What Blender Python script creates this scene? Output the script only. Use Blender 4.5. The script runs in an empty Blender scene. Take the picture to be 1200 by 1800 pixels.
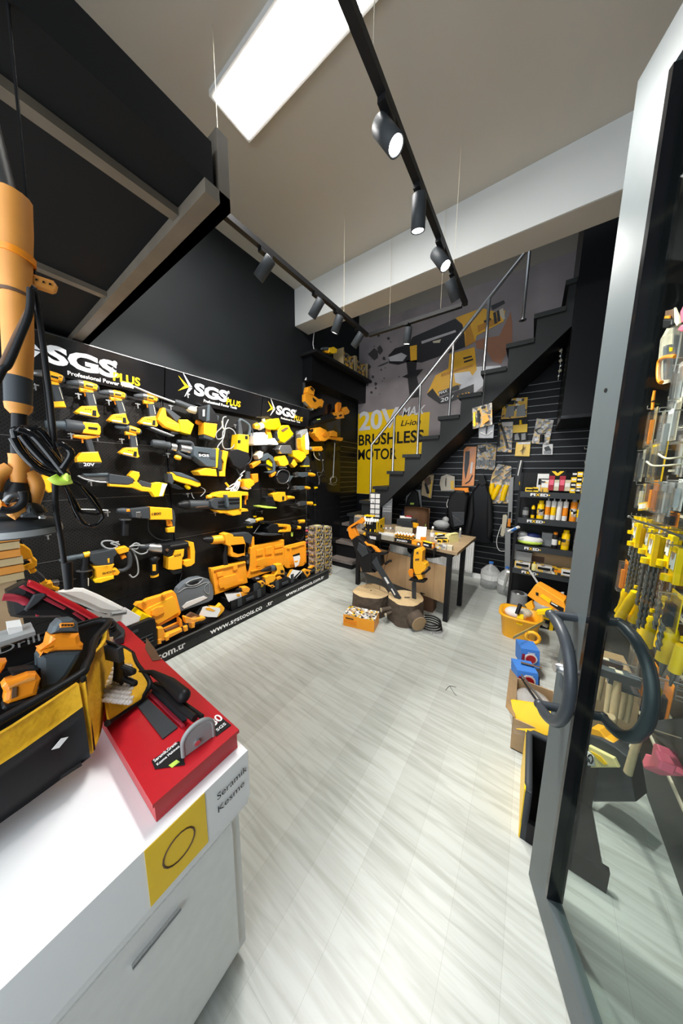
import bpy, math, random
from mathutils import Vector, Matrix
from mathutils.geometry import tessellate_polygon
C = bpy.context.scene.collection
SC = bpy.context.scene
R = random.Random(7)
# ---------------- camera ----------------
F = 472.0; CH = 1.6
VY = Vector((335, -66, 472)).normalized(); VX = Vector((680, 75, -472)).normalized()
VZ = VX.cross(VY).normalized()
if VZ.y > 0: VZ = -VZ
VX = (VX - VY * VX.dot(VY)).normalized()
CAMP = Vector((0, 0, CH))
def ray(u, v):
    d = Vector((u - 600, v - 900, F)); return Vector((d.dot(VX), d.dot(VY), d.dot(VZ)))
def fl(u, v, z=0.0):
    r = ray(u, v); return CAMP + r * ((z - CH) / r.z)
def aX(u, v, x): r = ray(u, v); return CAMP + r * (x / r.x)
def aY(u, v, y): r = ray(u, v); return CAMP + r * (y / r.y)
def aD(u, v, d): return CAMP + ray(u, v) * (d / F)
cd = bpy.data.cameras.new('camera'); cam = bpy.data.objects.new('camera', cd); C.objects.link(cam)
cd.sensor_fit = 'HORIZONTAL'; cd.sensor_width = 36; cd.lens = 36 * F / 1200; cd.clip_start = 0.02; cd.clip_end = 60
# camera axes in world: right = image x, up = -image y, back = -forward
rt = Vector((VX.x, VY.x, VZ.x)); dn = Vector((VX.y, VY.y, VZ.y)); fw = Vector((VX.z, VY.z, VZ.z))
cam.matrix_world = Matrix(((rt.x, -dn.x, -fw.x, 0), (rt.y, -dn.y, -fw.y, 0), (rt.z, -dn.z, -fw.z, CH), (0, 0, 0, 1)))
SC.camera = cam
# ---------------- world, view ----------------
w = bpy.data.worlds.new('world'); SC.world = w; w.use_nodes = True
w.node_tree.nodes['Background'].inputs[0].default_value = (0.80, 0.90, 1.0, 1)
w.node_tree.nodes['Background'].inputs[1].default_value = 0.75
SC.view_settings.view_transform = 'Standard'; SC.view_settings.look = 'None'
SC.view_settings.exposure = 0.0; SC.view_settings.gamma = 1.0
SC.view_settings.use_curve_mapping = False
def area(name, loc, size, sizey, energy, rot, col=(1, .97, .93)):
    l = bpy.data.lights.new(name, 'AREA'); l.shape = 'RECTANGLE'; l.size = size; l.size_y = sizey; l.energy = energy; l.color = col
    o = bpy.data.objects.new(name, l); C.objects.link(o); o.location = loc; o.rotation_euler = rot; return o
# added fill lamps for shop front daylight behind camera and an invented ceiling panel
area('shopfront_fill', (-1.0, -0.9, 1.9), 3.0, 2.2, 75, (math.radians(90), 0, 0), (.86, .94, 1.0))
area('ceiling_fill_light', (-1.3, 1.35, 3.93), 1.2, 0.3, 65, (0, 0, 0), (1, .98, .95))
SPOT_E = 105
# ---------------- materials ----------------
MT = {}
def mat(key, col, rough=.5, metal=0, noise=.06, nscale=30, bump=0, emit=0, trans=0, alpha=1, coat=0, ior=1.45):
    m = bpy.data.materials.new(key); m.use_nodes = True; nt = m.node_tree; b = nt.nodes['Principled BSDF']
    b.inputs['Roughness'].default_value = rough; b.inputs['Metallic'].default_value = metal; b.inputs['IOR'].default_value = ior
    tc = nt.nodes.new('ShaderNodeTexCoord'); nz = nt.nodes.new('ShaderNodeTexNoise'); nz.inputs['Scale'].default_value = nscale
    nt.links.new(tc.outputs['Object'], nz.inputs['Vector'])
    mx = nt.nodes.new('ShaderNodeMix'); mx.data_type = 'RGBA'
    mx.inputs[6].default_value = tuple(c * (1 - noise) for c in col) + (1,); mx.inputs[7].default_value = tuple(min(1, c * (1 + noise)) for c in col) + (1,)
    nt.links.new(nz.outputs[0], mx.inputs[0]); nt.links.new(mx.outputs[2], b.inputs['Base Color'])
    if bump:
        bp = nt.nodes.new('ShaderNodeBump'); bp.inputs['Strength'].default_value = bump; bp.inputs['Distance'].default_value = .01
        nt.links.new(nz.outputs[0], bp.inputs['Height']); nt.links.new(bp.outputs[0], b.inputs['Normal'])
    if emit: b.inputs['Emission Color'].default_value = tuple(col) + (1,); b.inputs['Emission Strength'].default_value = emit
    if trans: b.inputs['Transmission Weight'].default_value = trans
    if alpha < 1: b.inputs['Alpha'].default_value = alpha
    if coat: b.inputs['Coat Weight'].default_value = coat
    MT[key] = m; return m
mat('Y', (.98, .45, .016), .36); mat('YL', (1, .60, .012), .38); mat('YB', (1.0, .62, .0), .36); mat('O', (.86, .27, .01), .4); mat('OB', (.66, .27, .05), .5, noise=.1)
mat('K', (.012, .012, .013), .45); mat('KG', (.008, .008, .009), .12); mat('G', (.045, .05, .055), .5); mat('GB', (.07, .088, .10), .42); mat('GL', (.3, .31, .31), .5)
mat('S', (.62, .63, .64), .28, .9); mat('SD', (.2, .2, .2), .38, .8); mat('W', (.82, .82, .8), .5); mat('WT', (.9, .9, .9), .5, noise=.01)
mat('CR', (.62, .56, .42), .6); mat('R', (.5, .012, .02), .3); mat('RD', (.36, .02, .04), .6); mat('PK', (.8, .14, .22), .5); mat('B', (.02, .09, .4), .4); mat('BL', (.05, .2, .6), .5)
mat('CB', (.42, .29, .16), .8, noise=.12); mat('BK', (.10, .075, .055), .9, noise=.45, nscale=22, bump=1); mat('WC', (.62, .46, .25), .8, noise=.2, nscale=60)
mat('CL', (.93, .95, .97), .12, trans=.9, alpha=.45, ior=1.2); mat('CS', (.75, .76, .75), .25, trans=.4, alpha=.55); mat('GN', (.25, .5, .08), .5); mat('TN', (.5, .38, .2), .6)
mat('WALL', (.0125, .0155, .0175), .6, noise=.25, nscale=2.5); mat('BLK', (.006, .0065, .008), .35); mat('STR', (.022, .025, .026), .5); mat('BM', (.55, .52, .46), .7, nscale=3, noise=.04)
mat('FR', (.085, .105, .11), .42); mat('OR', (1.0, .38, .02), .35); mat('BN', (.12, .06, .03), .6); mat('PL', (.95, .93, .95), .08, trans=.85, alpha=.24)
mat('LIME', (.55, .75, .1), .5); mat('TAPE', (.75, .68, .3), .5); mat('NAVY', (.02, .03, .12), .4); mat('TRD', (.20, .17, .15), .6, noise=.3, nscale=18)
mat('DECK', (.006, .006, .006), .85); mat('PLG', (.7, .68, .6), .2, trans=.5, alpha=.5)
mat('LED', (1, .98, .94), emit=14); mat('SKIN', (.35, .16, .09), .6)
for k_ in ('K', 'BLK', 'WALL', 'STR', 'DECK', 'G', 'NAVY', 'GB'): MT[k_].node_tree.nodes['Principled BSDF'].inputs['Specular IOR Level'].default_value = .22
# floor planks
def planks(name, cols, pl, pw, rot, rough, grain=1.0):
    m = bpy.data.materials.new(name); m.use_nodes = True; nt = m.node_tree; b = nt.nodes['Principled BSDF']; L = nt.links.new
    tc = nt.nodes.new('ShaderNodeTexCoord'); mp = nt.nodes.new('ShaderNodeMapping'); mp.inputs['Rotation'].default_value = (0, 0, rot); L(tc.outputs['Object'], mp.inputs[0])
    br = nt.nodes.new('ShaderNodeTexBrick'); br.offset = .37; br.inputs['Scale'].default_value = 1; br.inputs['Brick Width'].default_value = pl; br.inputs['Row Height'].default_value = pw
    br.inputs['Mortar Size'].default_value = .0009; br.inputs['Color1'].default_value = cols[0] + (1,); br.inputs['Color2'].default_value = cols[1] + (1,); br.inputs['Mortar'].default_value = cols[2] + (1,)
    L(mp.outputs[0], br.inputs['Vector'])
    m2 = nt.nodes.new('ShaderNodeMapping'); m2.inputs['Rotation'].default_value = (0, 0, rot); m2.inputs['Scale'].default_value = (1.6, 22, 1); L(tc.outputs['Object'], m2.inputs[0])
    nz = nt.nodes.new('ShaderNodeTexNoise'); nz.inputs['Scale'].default_value = 1.5; nz.inputs['Detail'].default_value = 8; nz.inputs['Distortion'].default_value = .9; L(m2.outputs[0], nz.inputs['Vector'])
    cr = nt.nodes.new('ShaderNodeValToRGB'); cr.color_ramp.elements[0].position = .3; cr.color_ramp.elements[0].color = (.68, .67, .64, 1); cr.color_ramp.elements[1].position = .6; cr.color_ramp.elements[1].color = (1, 1, 1, 1); L(nz.outputs[0], cr.inputs[0])
    mx = nt.nodes.new('ShaderNodeMix'); mx.data_type = 'RGBA'; mx.blend_type = 'MULTIPLY'; mx.inputs[0].default_value = grain; L(br.outputs[0], mx.inputs[6]); L(cr.outputs[0], mx.inputs[7]); L(mx.outputs[2], b.inputs['Base Color'])
    b.inputs['Roughness'].default_value = rough; MT[name] = m
planks('FLOOR', ((.545, .575, .54), (.485, .51, .475), (.43, .445, .41)), 1.15, .165, math.radians(90), .34, .8)
planks('PLY', ((.55, .37, .2), (.46, .3, .155), (.4, .25, .13)), .55, .075, 0, .5, .6)
planks('TOP', ((.40, .29, .17), (.33, .235, .135), (.25, .17, .1)), .6, .12, 0, .45, .8)
planks('CRATE', ((.40, .24, .1), (.33, .19, .08), (.12, .07, .03)), 2, .03, 0, .7, .5)
def pegmat():
    m = mat('PEG', (.014, .0135, .013), .4, noise=.3, nscale=9); nt = m.node_tree; b = nt.nodes['Principled BSDF']; L = nt.links.new
    src = b.inputs['Base Color'].links[0].from_socket
    tc = nt.nodes.new('ShaderNodeTexCoord'); sp = nt.nodes.new('ShaderNodeSeparateXYZ'); L(tc.outputs['Object'], sp.inputs[0])
    def mth(op, a, bb=None, c=None):
        n = nt.nodes.new('ShaderNodeMath'); n.operation = op
        for i, s in enumerate((a, bb)):
            if s is None: continue
            if isinstance(s, (int, float)): n.inputs[i].default_value = s
            else: L(s, n.inputs[i])
        return n.outputs[0]
    # staggered rows of punched holes, 25 mm pitch
    zr = mth('DIVIDE', sp.outputs[2], .0125); row = mth('FLOOR', zr); par = mth('MULTIPLY', mth('FRACT', mth('MULTIPLY', row, .5)), 1.0)
    yy = mth('FRACT', mth('ADD', mth('DIVIDE', sp.outputs[1], .025), par)); zz = mth('FRACT', zr)
    dy = mth('MULTIPLY', mth('SUBTRACT', yy, .5), 2.0); dz = mth('SUBTRACT', zz, .5)
    d = mth('SQRT', mth('ADD', mth('POWER', dy, 2), mth('POWER', dz, 2))); hole = mth('LESS_THAN', d, .3)
    mx = nt.nodes.new('ShaderNodeMix'); mx.data_type = 'RGBA'; L(hole, mx.inputs[0]); L(src, mx.inputs[6]); mx.inputs[7].default_value = (.002, .002, .002, 1); L(mx.outputs[2], b.inputs['Base Color'])
pegmat()
MT['PEG'].node_tree.nodes['Principled BSDF'].inputs['Specular IOR Level'].default_value = .25
# printed packaging: blocks of ink on card (procedural cells)
def printmat(key, cols, scale=22):
    m = bpy.data.materials.new(key); m.use_nodes = True; nt = m.node_tree; b = nt.nodes['Principled BSDF']; L = nt.links.new
    tc = nt.nodes.new('ShaderNodeTexCoord'); vo = nt.nodes.new('ShaderNodeTexVoronoi'); vo.distance = 'CHEBYCHEV'; vo.inputs['Scale'].default_value = scale; L(tc.outputs['Object'], vo.inputs['Vector'])
    sp = nt.nodes.new('ShaderNodeSeparateColor'); L(vo.outputs['Color'], sp.inputs[0])
    cr = nt.nodes.new('ShaderNodeValToRGB'); cr.color_ramp.interpolation = 'CONSTANT'
    e = cr.color_ramp.elements
    while len(e) < len(cols): e.new(.5)
    for i, c in enumerate(cols): e[i].position = i / len(cols); e[i].color = c + (1,)
    L(sp.outputs[0], cr.inputs[0]); L(cr.outputs[0], b.inputs['Base Color']); b.inputs['Roughness'].default_value = .3; MT[key] = m
printmat('P1', ((.02, .02, .02), (.75, .4, .03), (.3, .27, .22), (.6, .55, .45), (.1, .09, .08), (.7, .45, .05)), 30)
printmat('P2', ((.6, .6, .58), (.03, .03, .03), (.8, .5, .02), (.45, .3, .2), (.9, .9, .88)), 45)
printmat('P3', ((.75, .42, .02), (.85, .5, .02), (.04, .04, .04), (.7, .4, .02), (.8, .78, .7)), 28)
printmat('P4', ((.7, .7, .68), (.35, .33, .3), (.75, .5, .1), (.2, .19, .18), (.55, .5, .4)), 35)
printmat('P5', ((.22, .19, .17), (.06, .055, .05), (.40, .35, .29), (.55, .38, .10), (.30, .25, .22), (.5, .47, .42)), 34)
# ---------------- mesh helpers ----------------
class M:
    def __init__(s): s.v = []; s.f = []; s.sm = []
    def add(s, vs, fs, smooth=False):
        n = len(s.v); s.v += [Vector(v) for v in vs]
        for f in fs: s.f.append([n + i for i in f]); s.sm.append(smooth)
        return s
    def box(s, c, d, rz=0, rx=0, ry=0):
        m = Matrix.Rotation(rz, 3, 'Z') @ Matrix.Rotation(ry, 3, 'Y') @ Matrix.Rotation(rx, 3, 'X'); c = Vector(c)
        vs = [c + m @ Vector((x * d[0] / 2, y * d[1] / 2, z * d[2] / 2)) for x in (-1, 1) for y in (-1, 1) for z in (-1, 1)]
        return s.add(vs, [(0, 1, 3, 2), (4, 6, 7, 5), (0, 4, 5, 1), (2, 3, 7, 6), (0, 2, 6, 4), (1, 5, 7, 3)])
    def bb(s, a, b):
        return s.box([(a[i] + b[i]) / 2 for i in range(3)], [abs(a[i] - b[i]) for i in range(3)])
    def hexa(s, b4, t4):
        return s.add(list(b4) + list(t4), [(3, 2, 1, 0), (4, 5, 6, 7), (0, 1, 5, 4), (1, 2, 6, 5), (2, 3, 7, 6), (3, 0, 4, 7)])
    def obox(s, o, a, b, c):
        o, a, b, c = Vector(o), Vector(a), Vector(b), Vector(c); return s.hexa([o, o + a, o + a + b, o + b], [o + c, o + a + c, o + a + b + c, o + b + c])
    def tube(s, pts, r, seg=10, cap=True, up=None):
        pts = [Vector(p) for p in pts]; n = len(pts); rs = r if isinstance(r, (list, tuple)) else [r] * n
        rings = []; pu = None
        for i in range(n):
            t = pts[min(i + 1, n - 1)] - pts[max(i - 1, 0)]
            if t.length < 1e-9: t = Vector((0, 0, 1))
            t.normalize()
            if pu is None: pu = t.orthogonal().normalized()
            else:
                pu = pu - t * pu.dot(t)
                pu = pu.normalized() if pu.length > 1e-6 else t.orthogonal().normalized()
            q = t.cross(pu)
            rings.append([pts[i] + (pu * math.cos(2 * math.pi * k / seg) + q * math.sin(2 * math.pi * k / seg)) * rs[i] for k in range(seg)])
        vs = [v for rg in rings for v in rg]
        fs = [(i * seg + k, i * seg + (k + 1) % seg, (i + 1) * seg + (k + 1) % seg, (i + 1) * seg + k) for i in range(n - 1) for k in range(seg)]
        s.add(vs, fs, True)
        if cap:
            s.add(rings[0], [tuple(range(seg))[::-1]]); s.add(rings[-1], [tuple(range(seg))])
        return s
    def lathe(s, p, ax, prof, seg=20):
        p = Vector(p); ax = Vector(ax).normalized(); return s.tube2([p + ax * h for h, r in prof], [r for h, r in prof], ax, seg)
    def tube2(s, pts, rs, ax, seg):
        u = ax.orthogonal().normalized(); q = ax.cross(u); n = len(pts)
        vs = [p + (u * math.cos(2 * math.pi * k / seg) + q * math.sin(2 * math.pi * k / seg)) * r for p, r in zip(pts, rs) for k in range(seg)]
        fs = [(i * seg + k, i * seg + (k + 1) % seg, (i + 1) * seg + (k + 1) % seg, (i + 1) * seg + k) for i in range(n - 1) for k in range(seg)]
        s.add(vs, fs, True); s.add(vs[:seg], [tuple(range(seg))[::-1]]); s.add(vs[-seg:], [tuple(range(seg))]); return s
    def ell(s, c, rx, ry, rz, seg=14, rg=8, rot=None):
        c = Vector(c); vs = []; m = rot or Matrix.Identity(3)
        for i in range(rg + 1):
            a = math.pi * i / rg
            for k in range(seg):
                b = 2 * math.pi * k / seg; vs.append(c + m @ Vector((rx * math.sin(a) * math.cos(b), ry * math.sin(a) * math.sin(b), rz * math.cos(a))))
        fs = [(i * seg + k, i * seg + (k + 1) % seg, (i + 1) * seg + (k + 1) % seg, (i + 1) * seg + k) for i in range(rg) for k in range(seg)]
        return s.add(vs, fs, True)
    def prism(s, pts3, n, t0, t1, bev=0.0):
        """polygon (3D points in one plane), extruded along n from t0 to t1, front edge bevelled"""
        n = Vector(n).normalized(); pts = [Vector(p) for p in pts3]
        N = Vector((0, 0, 0))
        for i in range(len(pts)): N += (pts[i] - pts[0]).cross(pts[(i + 1) % len(pts)] - pts[0])
        if N.dot(n) < 0: pts.reverse()
        k = len(pts); sg = 1 if t1 > t0 else -1
        def inset(b):
            out = []
            for i in range(k):
                a = (pts[i] - pts[i - 1]); c = (pts[(i + 1) % k] - pts[i])
                if a.length < 1e-7 or c.length < 1e-7: out.append(pts[i].copy()); continue
                na = n.cross(a.normalized()); nc = n.cross(c.normalized()); h = na + nc
                if h.length < .3: out.append(pts[i].copy()); continue
                h.normalize(); q = b / max(.45, h.dot(na)); out.append(pts[i] + h * min(q, 1.6 * b))
            return out
        layers = [(0, t0)]
        if bev: layers = [(bev * .7, t0), (0, t0 + sg * bev * .7), (0, t1 - sg * bev), (bev * .35, t1 - sg * bev * .3), (bev, t1)]
        else: layers = [(0, t0), (0, t1)]
        vs = []
        for b, t in layers: vs += [p + n * t for p in (inset(b) if b else pts)]
        L = len(layers); fs = []
        for j in range(L - 1):
            for i in range(k): fs.append((j * k + i, j * k + (i + 1) % k, (j + 1) * k + (i + 1) % k, (j + 1) * k + i))
        m0 = len(vs); s.add(vs, fs)
        front = vs[-k:]; back = vs[:k]
        for poly, fl_ in ((front, 0), (back, 1)):
            tr = tessellate_polygon([poly]); s.add(poly, [tuple(t) if not fl_ else tuple(reversed(t)) for t in tr])
        return s
    def sheet(s, grid, thick=.0):
        """grid of points -> surface (two-sided thin cloth with thickness)"""
        a = len(grid); b = len(grid[0]); vs = [Vector(p) for r in grid for p in r]
        fs = [(i * b + j, i * b + j + 1, (i + 1) * b + j + 1, (i + 1) * b + j) for i in range(a - 1) for j in range(b - 1)]
        if thick:
            nn = []
            for i in range(a):
                for j in range(b):
                    du = vs[min(i + 1, a - 1) * b + j] - vs[max(i - 1, 0) * b + j]; dv = vs[i * b + min(j + 1, b - 1)] - vs[i * b + max(j - 1, 0)]
                    q = du.cross(dv); nn.append(q.normalized() * thick if q.length > 1e-9 else Vector((0, 0, thick)))
            m = len(vs); vs2 = vs + [v - q for v, q in zip(vs, nn)]; f2 = fs + [tuple(reversed([x + m for x in f])) for f in fs]
            bd = [i * b for i in range(a)] ; ring = [j for j in range(b)] + [i * b + b - 1 for i in range(1, a)] + [(a - 1) * b + j for j in range(b - 2, -1, -1)] + [i * b for i in range(a - 2, 0, -1)]
            f2 += [(ring[i], ring[(i + 1) % len(ring)], ring[(i + 1) % len(ring)] + m, ring[i] + m) for i in range(len(ring))]
            return s.add(vs2, f2, True)
        return s.add(vs, fs, True)
    def build(s, name, mt, parent=None, label=None, flip=False):
        me = bpy.data.meshes.new(name); off = Vector(parent['_o']) if parent is not None and '_o' in parent else Vector((0, 0, 0))
        loc = Vector((0, 0, 0))
        if parent is None and s.v:
            lo = Vector([min(v[i] for v in s.v) for i in range(3)]); hi = Vector([max(v[i] for v in s.v) for i in range(3)]); loc = Vector(((lo.x + hi.x) / 2, (lo.y + hi.y) / 2, lo.z)); off = loc
        me.from_pydata([tuple(v - off) for v in s.v], [], s.f); me.update()
        me.materials.append(MT[mt]); me.polygons.foreach_set('use_smooth', s.sm); me.validate()
        o = bpy.data.objects.new(name, me); C.objects.link(o); o.location = loc; OFF[o.name] = off
        o['_o'] = tuple(off)
        if parent is not None: o.parent = parent
        if label: o['label'] = label
        ALL.append(o); return o
OFF = {}; ALL = []
def cat(o, label, category, group=None):
    o['label'] = label; o['category'] = category
    if group: o['group'] = group
    return o
def T(name, label, category, at=(0, 0, 0), group=None):
    o = bpy.data.objects.new(name, None); C.objects.link(o); o.empty_display_size = .05; o.location = at; o['_o'] = tuple(at); ALL.append(o)
    return cat(o, label, category, group)
def ST(name, m, mt, parent=None):
    o = m.build(name, mt, parent)
    if parent is None: o['kind'] = 'structure'
    return o
# pixel frames (x0, y0, zoom) for tracing outlines off the photograph onto real planes
FRM = [0, 0, 1]
def fr(x, y, k): FRM[:] = [x, y, k]
def px(s): return [(FRM[0] + float(a.split(',')[0]) / FRM[2], FRM[1] + float(a.split(',')[1]) / FRM[2]) for a in s.split()]
class PL:
    def __init__(s, o, n, e1): s.o = Vector(o); s.n = Vector(n).normalized(); s.e1 = Vector(e1).normalized(); s.e2 = s.n.cross(s.e1)
    def at(s, u, v, d=0.0):
        r = ray(u, v); o = s.o + s.n * d; return CAMP + r * ((o - CAMP).dot(s.n) / r.dot(s.n))
    def pts(s, st, d=0.0): return [s.at(u, v, d) for u, v in px(st)]
    def sc(s, u, v, d=0.0):   # metres per frame unit
        p = s.at(u, v, d); q = p - CAMP; return (q.x * fw.x + q.y * fw.y + q.z * fw.z) / F / FRM[2]
    # prism
    def P(s, m, st, d0, d1, bev=.003): return m.prism(s.pts(st, d1), s.n, d0 - d1, 0, bev)
    def Rd(s, m, st, d, seg=14):  # rod of varying radius 'x,y,r ...' (r in frame units)
        P_, rs = [], []
        for a in st.split():
            x, y, r = [float(q) for q in a.split(',')]; u = FRM[0] + x / FRM[2]; v = FRM[1] + y / FRM[2]
            P_.append(s.at(u, v, d)); rs.append(r * s.sc(u, v, d))
        return m.tube(P_, rs, seg)
    def Tb(s, m, st, d, r=.004, seg=8, wob=0.0):
        return m.tube(smooth([s.at(u, v, d + wob * math.sin(i * 1.7)) for i, (u, v) in enumerate(px(st))]), r, seg)
def smooth(P_, n=6):
    if len(P_) < 3: return P_
    out = []
    for i in range(len(P_) - 1):
        p0 = P_[max(i - 1, 0)]; p1 = P_[i]; p2 = P_[i + 1]; p3 = P_[min(i + 2, len(P_) - 1)]
        for k in range(n):
            t = k / n; out.append(.5 * ((2 * p1) + (-p0 + p2) * t + (2 * p0 - 5 * p1 + 4 * p2 - p3) * t * t + (-p0 + 3 * p1 - 3 * p2 + p3) * t ** 3))
    out.append(P_[-1]); return out
def text(parent, s, O, U, V, h, width=None, mt='WT', name='lettering', depth=.0015, bold=.0, shear=0, label=None):
    """flat raised lettering: origin O (bottom left), right direction U, up direction V, cap height h, fitted to width"""
    cu = bpy.data.curves.new('t', 'FONT'); cu.body = s; cu.size = 1; cu.extrude = 0; cu.offset = bold; cu.shear = shear; cu.resolution_u = 3
    o = bpy.data.objects.new('t', cu); C.objects.link(o); bpy.context.view_layer.update()
    me = bpy.data.meshes.new_from_object(o.evaluated_get(bpy.context.evaluated_depsgraph_get()))
    C.objects.unlink(o); bpy.data.objects.remove(o); bpy.data.curves.remove(cu)
    if not me.vertices: return None
    xs = [v.co.x for v in me.vertices]; ys = [v.co.y for v in me.vertices]; x0, x1 = min(xs), max(xs)
    sy = h / .70; sx = (width / (x1 - x0)) if width else sy
    U = Vector(U).normalized(); V = Vector(V).normalized(); N = U.cross(V); O = Vector(O)
    m = M(); vs = [O + U * ((v.co.x - x0) * sx) + V * (v.co.y * sy) + N * depth for v in me.vertices]
    fs = [tuple(p.vertices) for p in me.polygons]
    m.add(vs, fs); bpy.data.meshes.remove(me)
    return m.build(name, mt, parent, label)
# ================= the room =================
XL, YB, XR = -2.8, 4.5, .62
ST('floor', M().bb((XL - .1, -1.6, -.05), (XR + .1, YB + .1, 0)), 'FLOOR')
ST('wall_left', M().bb((XL - .1, -1.6, 0), (XL, YB + .1, 5.4)), 'WALL')
ST('wall_right', M().bb((XR, -1.6, 0), (XR + .1, YB + .1, 5.4)), 'BLK')
mat('UPW', (.30, .275, .235), .7, nscale=3)
wb = ST('wall_back', M().bb((XL, YB, 0), (XR, YB + .1, 5.4)), 'BLK')
ST('trim_1', M().bb((XL + .001, YB - .006, 4.0), (XR, YB, 5.4)), 'UPW')
ST('ceiling', M().bb((XL, -1.6, 4.0), (XR, 3.13, 4.06)), 'BM')
ST('ceiling_stairwell', M().bb((XL, 3.13, 5.4), (XR, YB, 5.46)), 'BM')['kind'] = 'structure'
mat('BMW', (.74, .76, .75), .6, nscale=3, noise=.03)
bm_ = ST('trim_2', M().bb((XL, 2.87, 3.55), (XR, 3.13, 3.999)), 'BM'); ST('face_board', M().bb((XL, 2.862, 3.552), (XR, 2.87, 3.999)), 'BMW', bm_)
ST('baseboard_back', M().bb((-2.2, YB - .03, 0), (XR, YB - .012, .07)), 'W')
ST('baseboard_left', M().bb((XL, 3.12, 0), (XL + .015, 3.6, .06)), 'W')
# slatwall panels with aluminium strips
def slatwall(name, label, a, b, axis):
    t = T(name, label, 'slatwall', a)
    if axis == 'x': M().bb((a[0], YB - .012, a[2]), (b[0], YB, b[2])).build('panel', 'BLK', t)
    else: M().bb((XL, a[1], a[2]), (XL + .012, b[1], b[2])).build('panel', 'BLK', t)
    m = M(); z = a[2] + .08
    while z < b[2] - .02:
        if axis == 'x': m.bb((a[0], YB - .016, z), (b[0], YB - .012, z + .007))
        else: m.bb((XL + .012, a[1], z), (XL + .016, b[1], z + .007))
        z += .09
    m.build('groove_strip', 'SD', t); return t
slatwall('slatwall_panel', 'black slatwall with thin metal strips under the stairs', (-2.2, YB, .07), (XR, YB, 2.85), 'x')
slatwall('slatwall_panel', 'narrow black slatwall left of the yellow banner', (XL, 3.92, .72), (XL, YB - .02, 2.2), 'y')
t = T('gloss_panel', 'tall glossy black wall panel right of the tool boards', 'panel', (XL, 3.0, .05)); M().bb((XL, 3.02, .05), (XL + .03, 3.9, 2.87)).build('panel', 'KG', t)
M().bb((XL, 3.0, .05), (XL + .035, 3.02, 2.87)).build('edge_strip', 'SD', t)
# ---- loft over the entrance
t = T('loft_platform', 'black loft deck on a steel angle frame over the entrance', 'loft', (-1.9, -.3, 2.52))
mat('FRM', (.11, .092, .07), .5, noise=.3, nscale=8)
M().bb((XL, -1.5, 2.54), (-.95, .60, 2.66)).build('deck', 'DECK', t)
M().bb((XL, .57, 2.50), (-.95, .66, 2.54)).bb((XL, .62, 2.50), (-.95, .66, 2.72)).build('edge_beam', 'FRM', t)
for x in (-1.95, -1.15): M().bb((x - .02, -1.5, 2.515), (x + .02, .57, 2.54)).build('cross_beam', 'FRM', t)
# ---- corner box with top shelf
t = T('box_shelf', 'black boxed ledge high in the left corner carrying boxes', 'shelf', (XL, 3.7, 2.86))
M().bb((XL + .001, 3.0, 2.87), (-2.62, YB - .01, 3.2)).build('box_body', 'BLK', t)
M().bb((XL + .001, 2.95, 3.2), (-2.5, YB - .01, 3.235)).build('top_plate', 'K', t)
# bulkhead on the right
t = T('bulkhead', 'black boxed bulkhead at the top of the right wall', 'bulkhead', (.4, 4, 2.17)); M().bb((.19, 3.6, 2.17), (XR - .002, YB - .013, 5.3)).build('casing', 'BLK', t)
M().bb((.185, 3.592, 2.16), (XR - .002, 3.6, 2.19)).build('edge_trim', 'KG', t)
# ---- staircase
t = T('staircase', 'dark painted staircase climbing right across the banner wall', 'staircase', (-1.6, 4.1, 0))
YS = 3.75
for (x0, x1, y0, z0, z1) in ((XL + .002, -2.3, 3.6, 0, .13), (XL + .002, -2.36, 3.78, .13, .40), (XL + .017, -2.52, 3.98, .40, .69)):
    st = M().bb((x0, y0 + .02, z0), (x1 - .02, YB - .014, z1 - .045)).build('step', 'K', t)
    M().bb((x0, y0, z1 - .045), (x1, YB - .014, z1)).build('tread', 'TRD', st)
n = 11
for i in range(-2, n):
    x = -1.787 + .236 * (i - 1); z = 1.632 + .236 * (i - 1); yb = YB - .018
    st = M().bb((x + .03, YS + .02, z - .236), (x + .05, yb, z - .045)).build('step', 'STR', t)
    M().bb((x, YS - .03, z - .045), (x + .26, yb, z)).build('tread', 'STR', st)
x0 = -1.787 - .236 * 3; z0 = 1.632 - .236 * 3; pts = []
for i in range(-2, n):
    x = -1.787 + .236 * (i - 1); z = 1.632 + .236 * (i - 1); pts += [(x + .03, YS, z - .236 - .02), (x + .03, YS, z - .04)]
xe = pts[-1][0] + .2; ze = pts[-1][2]
pts += [(xe, YS, ze), (xe, YS, ze - .26)]; pts += [(pts[0][0] + .04, YS, pts[0][2] - .12)]
M().prism(pts, (0, -1, 0), 0, -.03).build('stringer', 'STR', t)
pl = [(pts[0][0], YS + .03, pts[0][2] - .02), (xe, YS + .03, ze - .2), (xe, YS + .03, ze - .26), (pts[0][0] + .02, YS + .03, pts[0][2] - .14)]
M().prism(pl, (0, -1, 0), 0, -(YB - .02 - YS - .03)).build('soffit', 'K', t)
# ---- railing
t = T('stair_railing', 'polished steel handrail with upright posts on the stairs', 'railing', (-2.1, 3.8, 1.18)); rp = [(-2.1, 3.8, 2.04), (-1.37, 3.8, 2.80), (-.62, 3.8, 3.60), (.1, 3.8, 4.37)]
M().tube([(-2.1, 3.8, 1.99)] + rp, .021, 14).build('handrail', 'S', t)
for x, z0 in ((-2.1, 1.16), (-1.728, 1.632), (-1.361, 1.868), (-.96, 2.34), (-.59, 2.812), (-.24, 3.284)):
    q = M().tube([(x, 3.8, z0), (x, 3.8, 2.04 + (x + 2.1) * 1.045)], .017, 12); q.lathe((x, 3.8, z0), (0, 0, 1), [(0, .035), (.008, .035)]); q.build('post', 'S', t)
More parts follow.
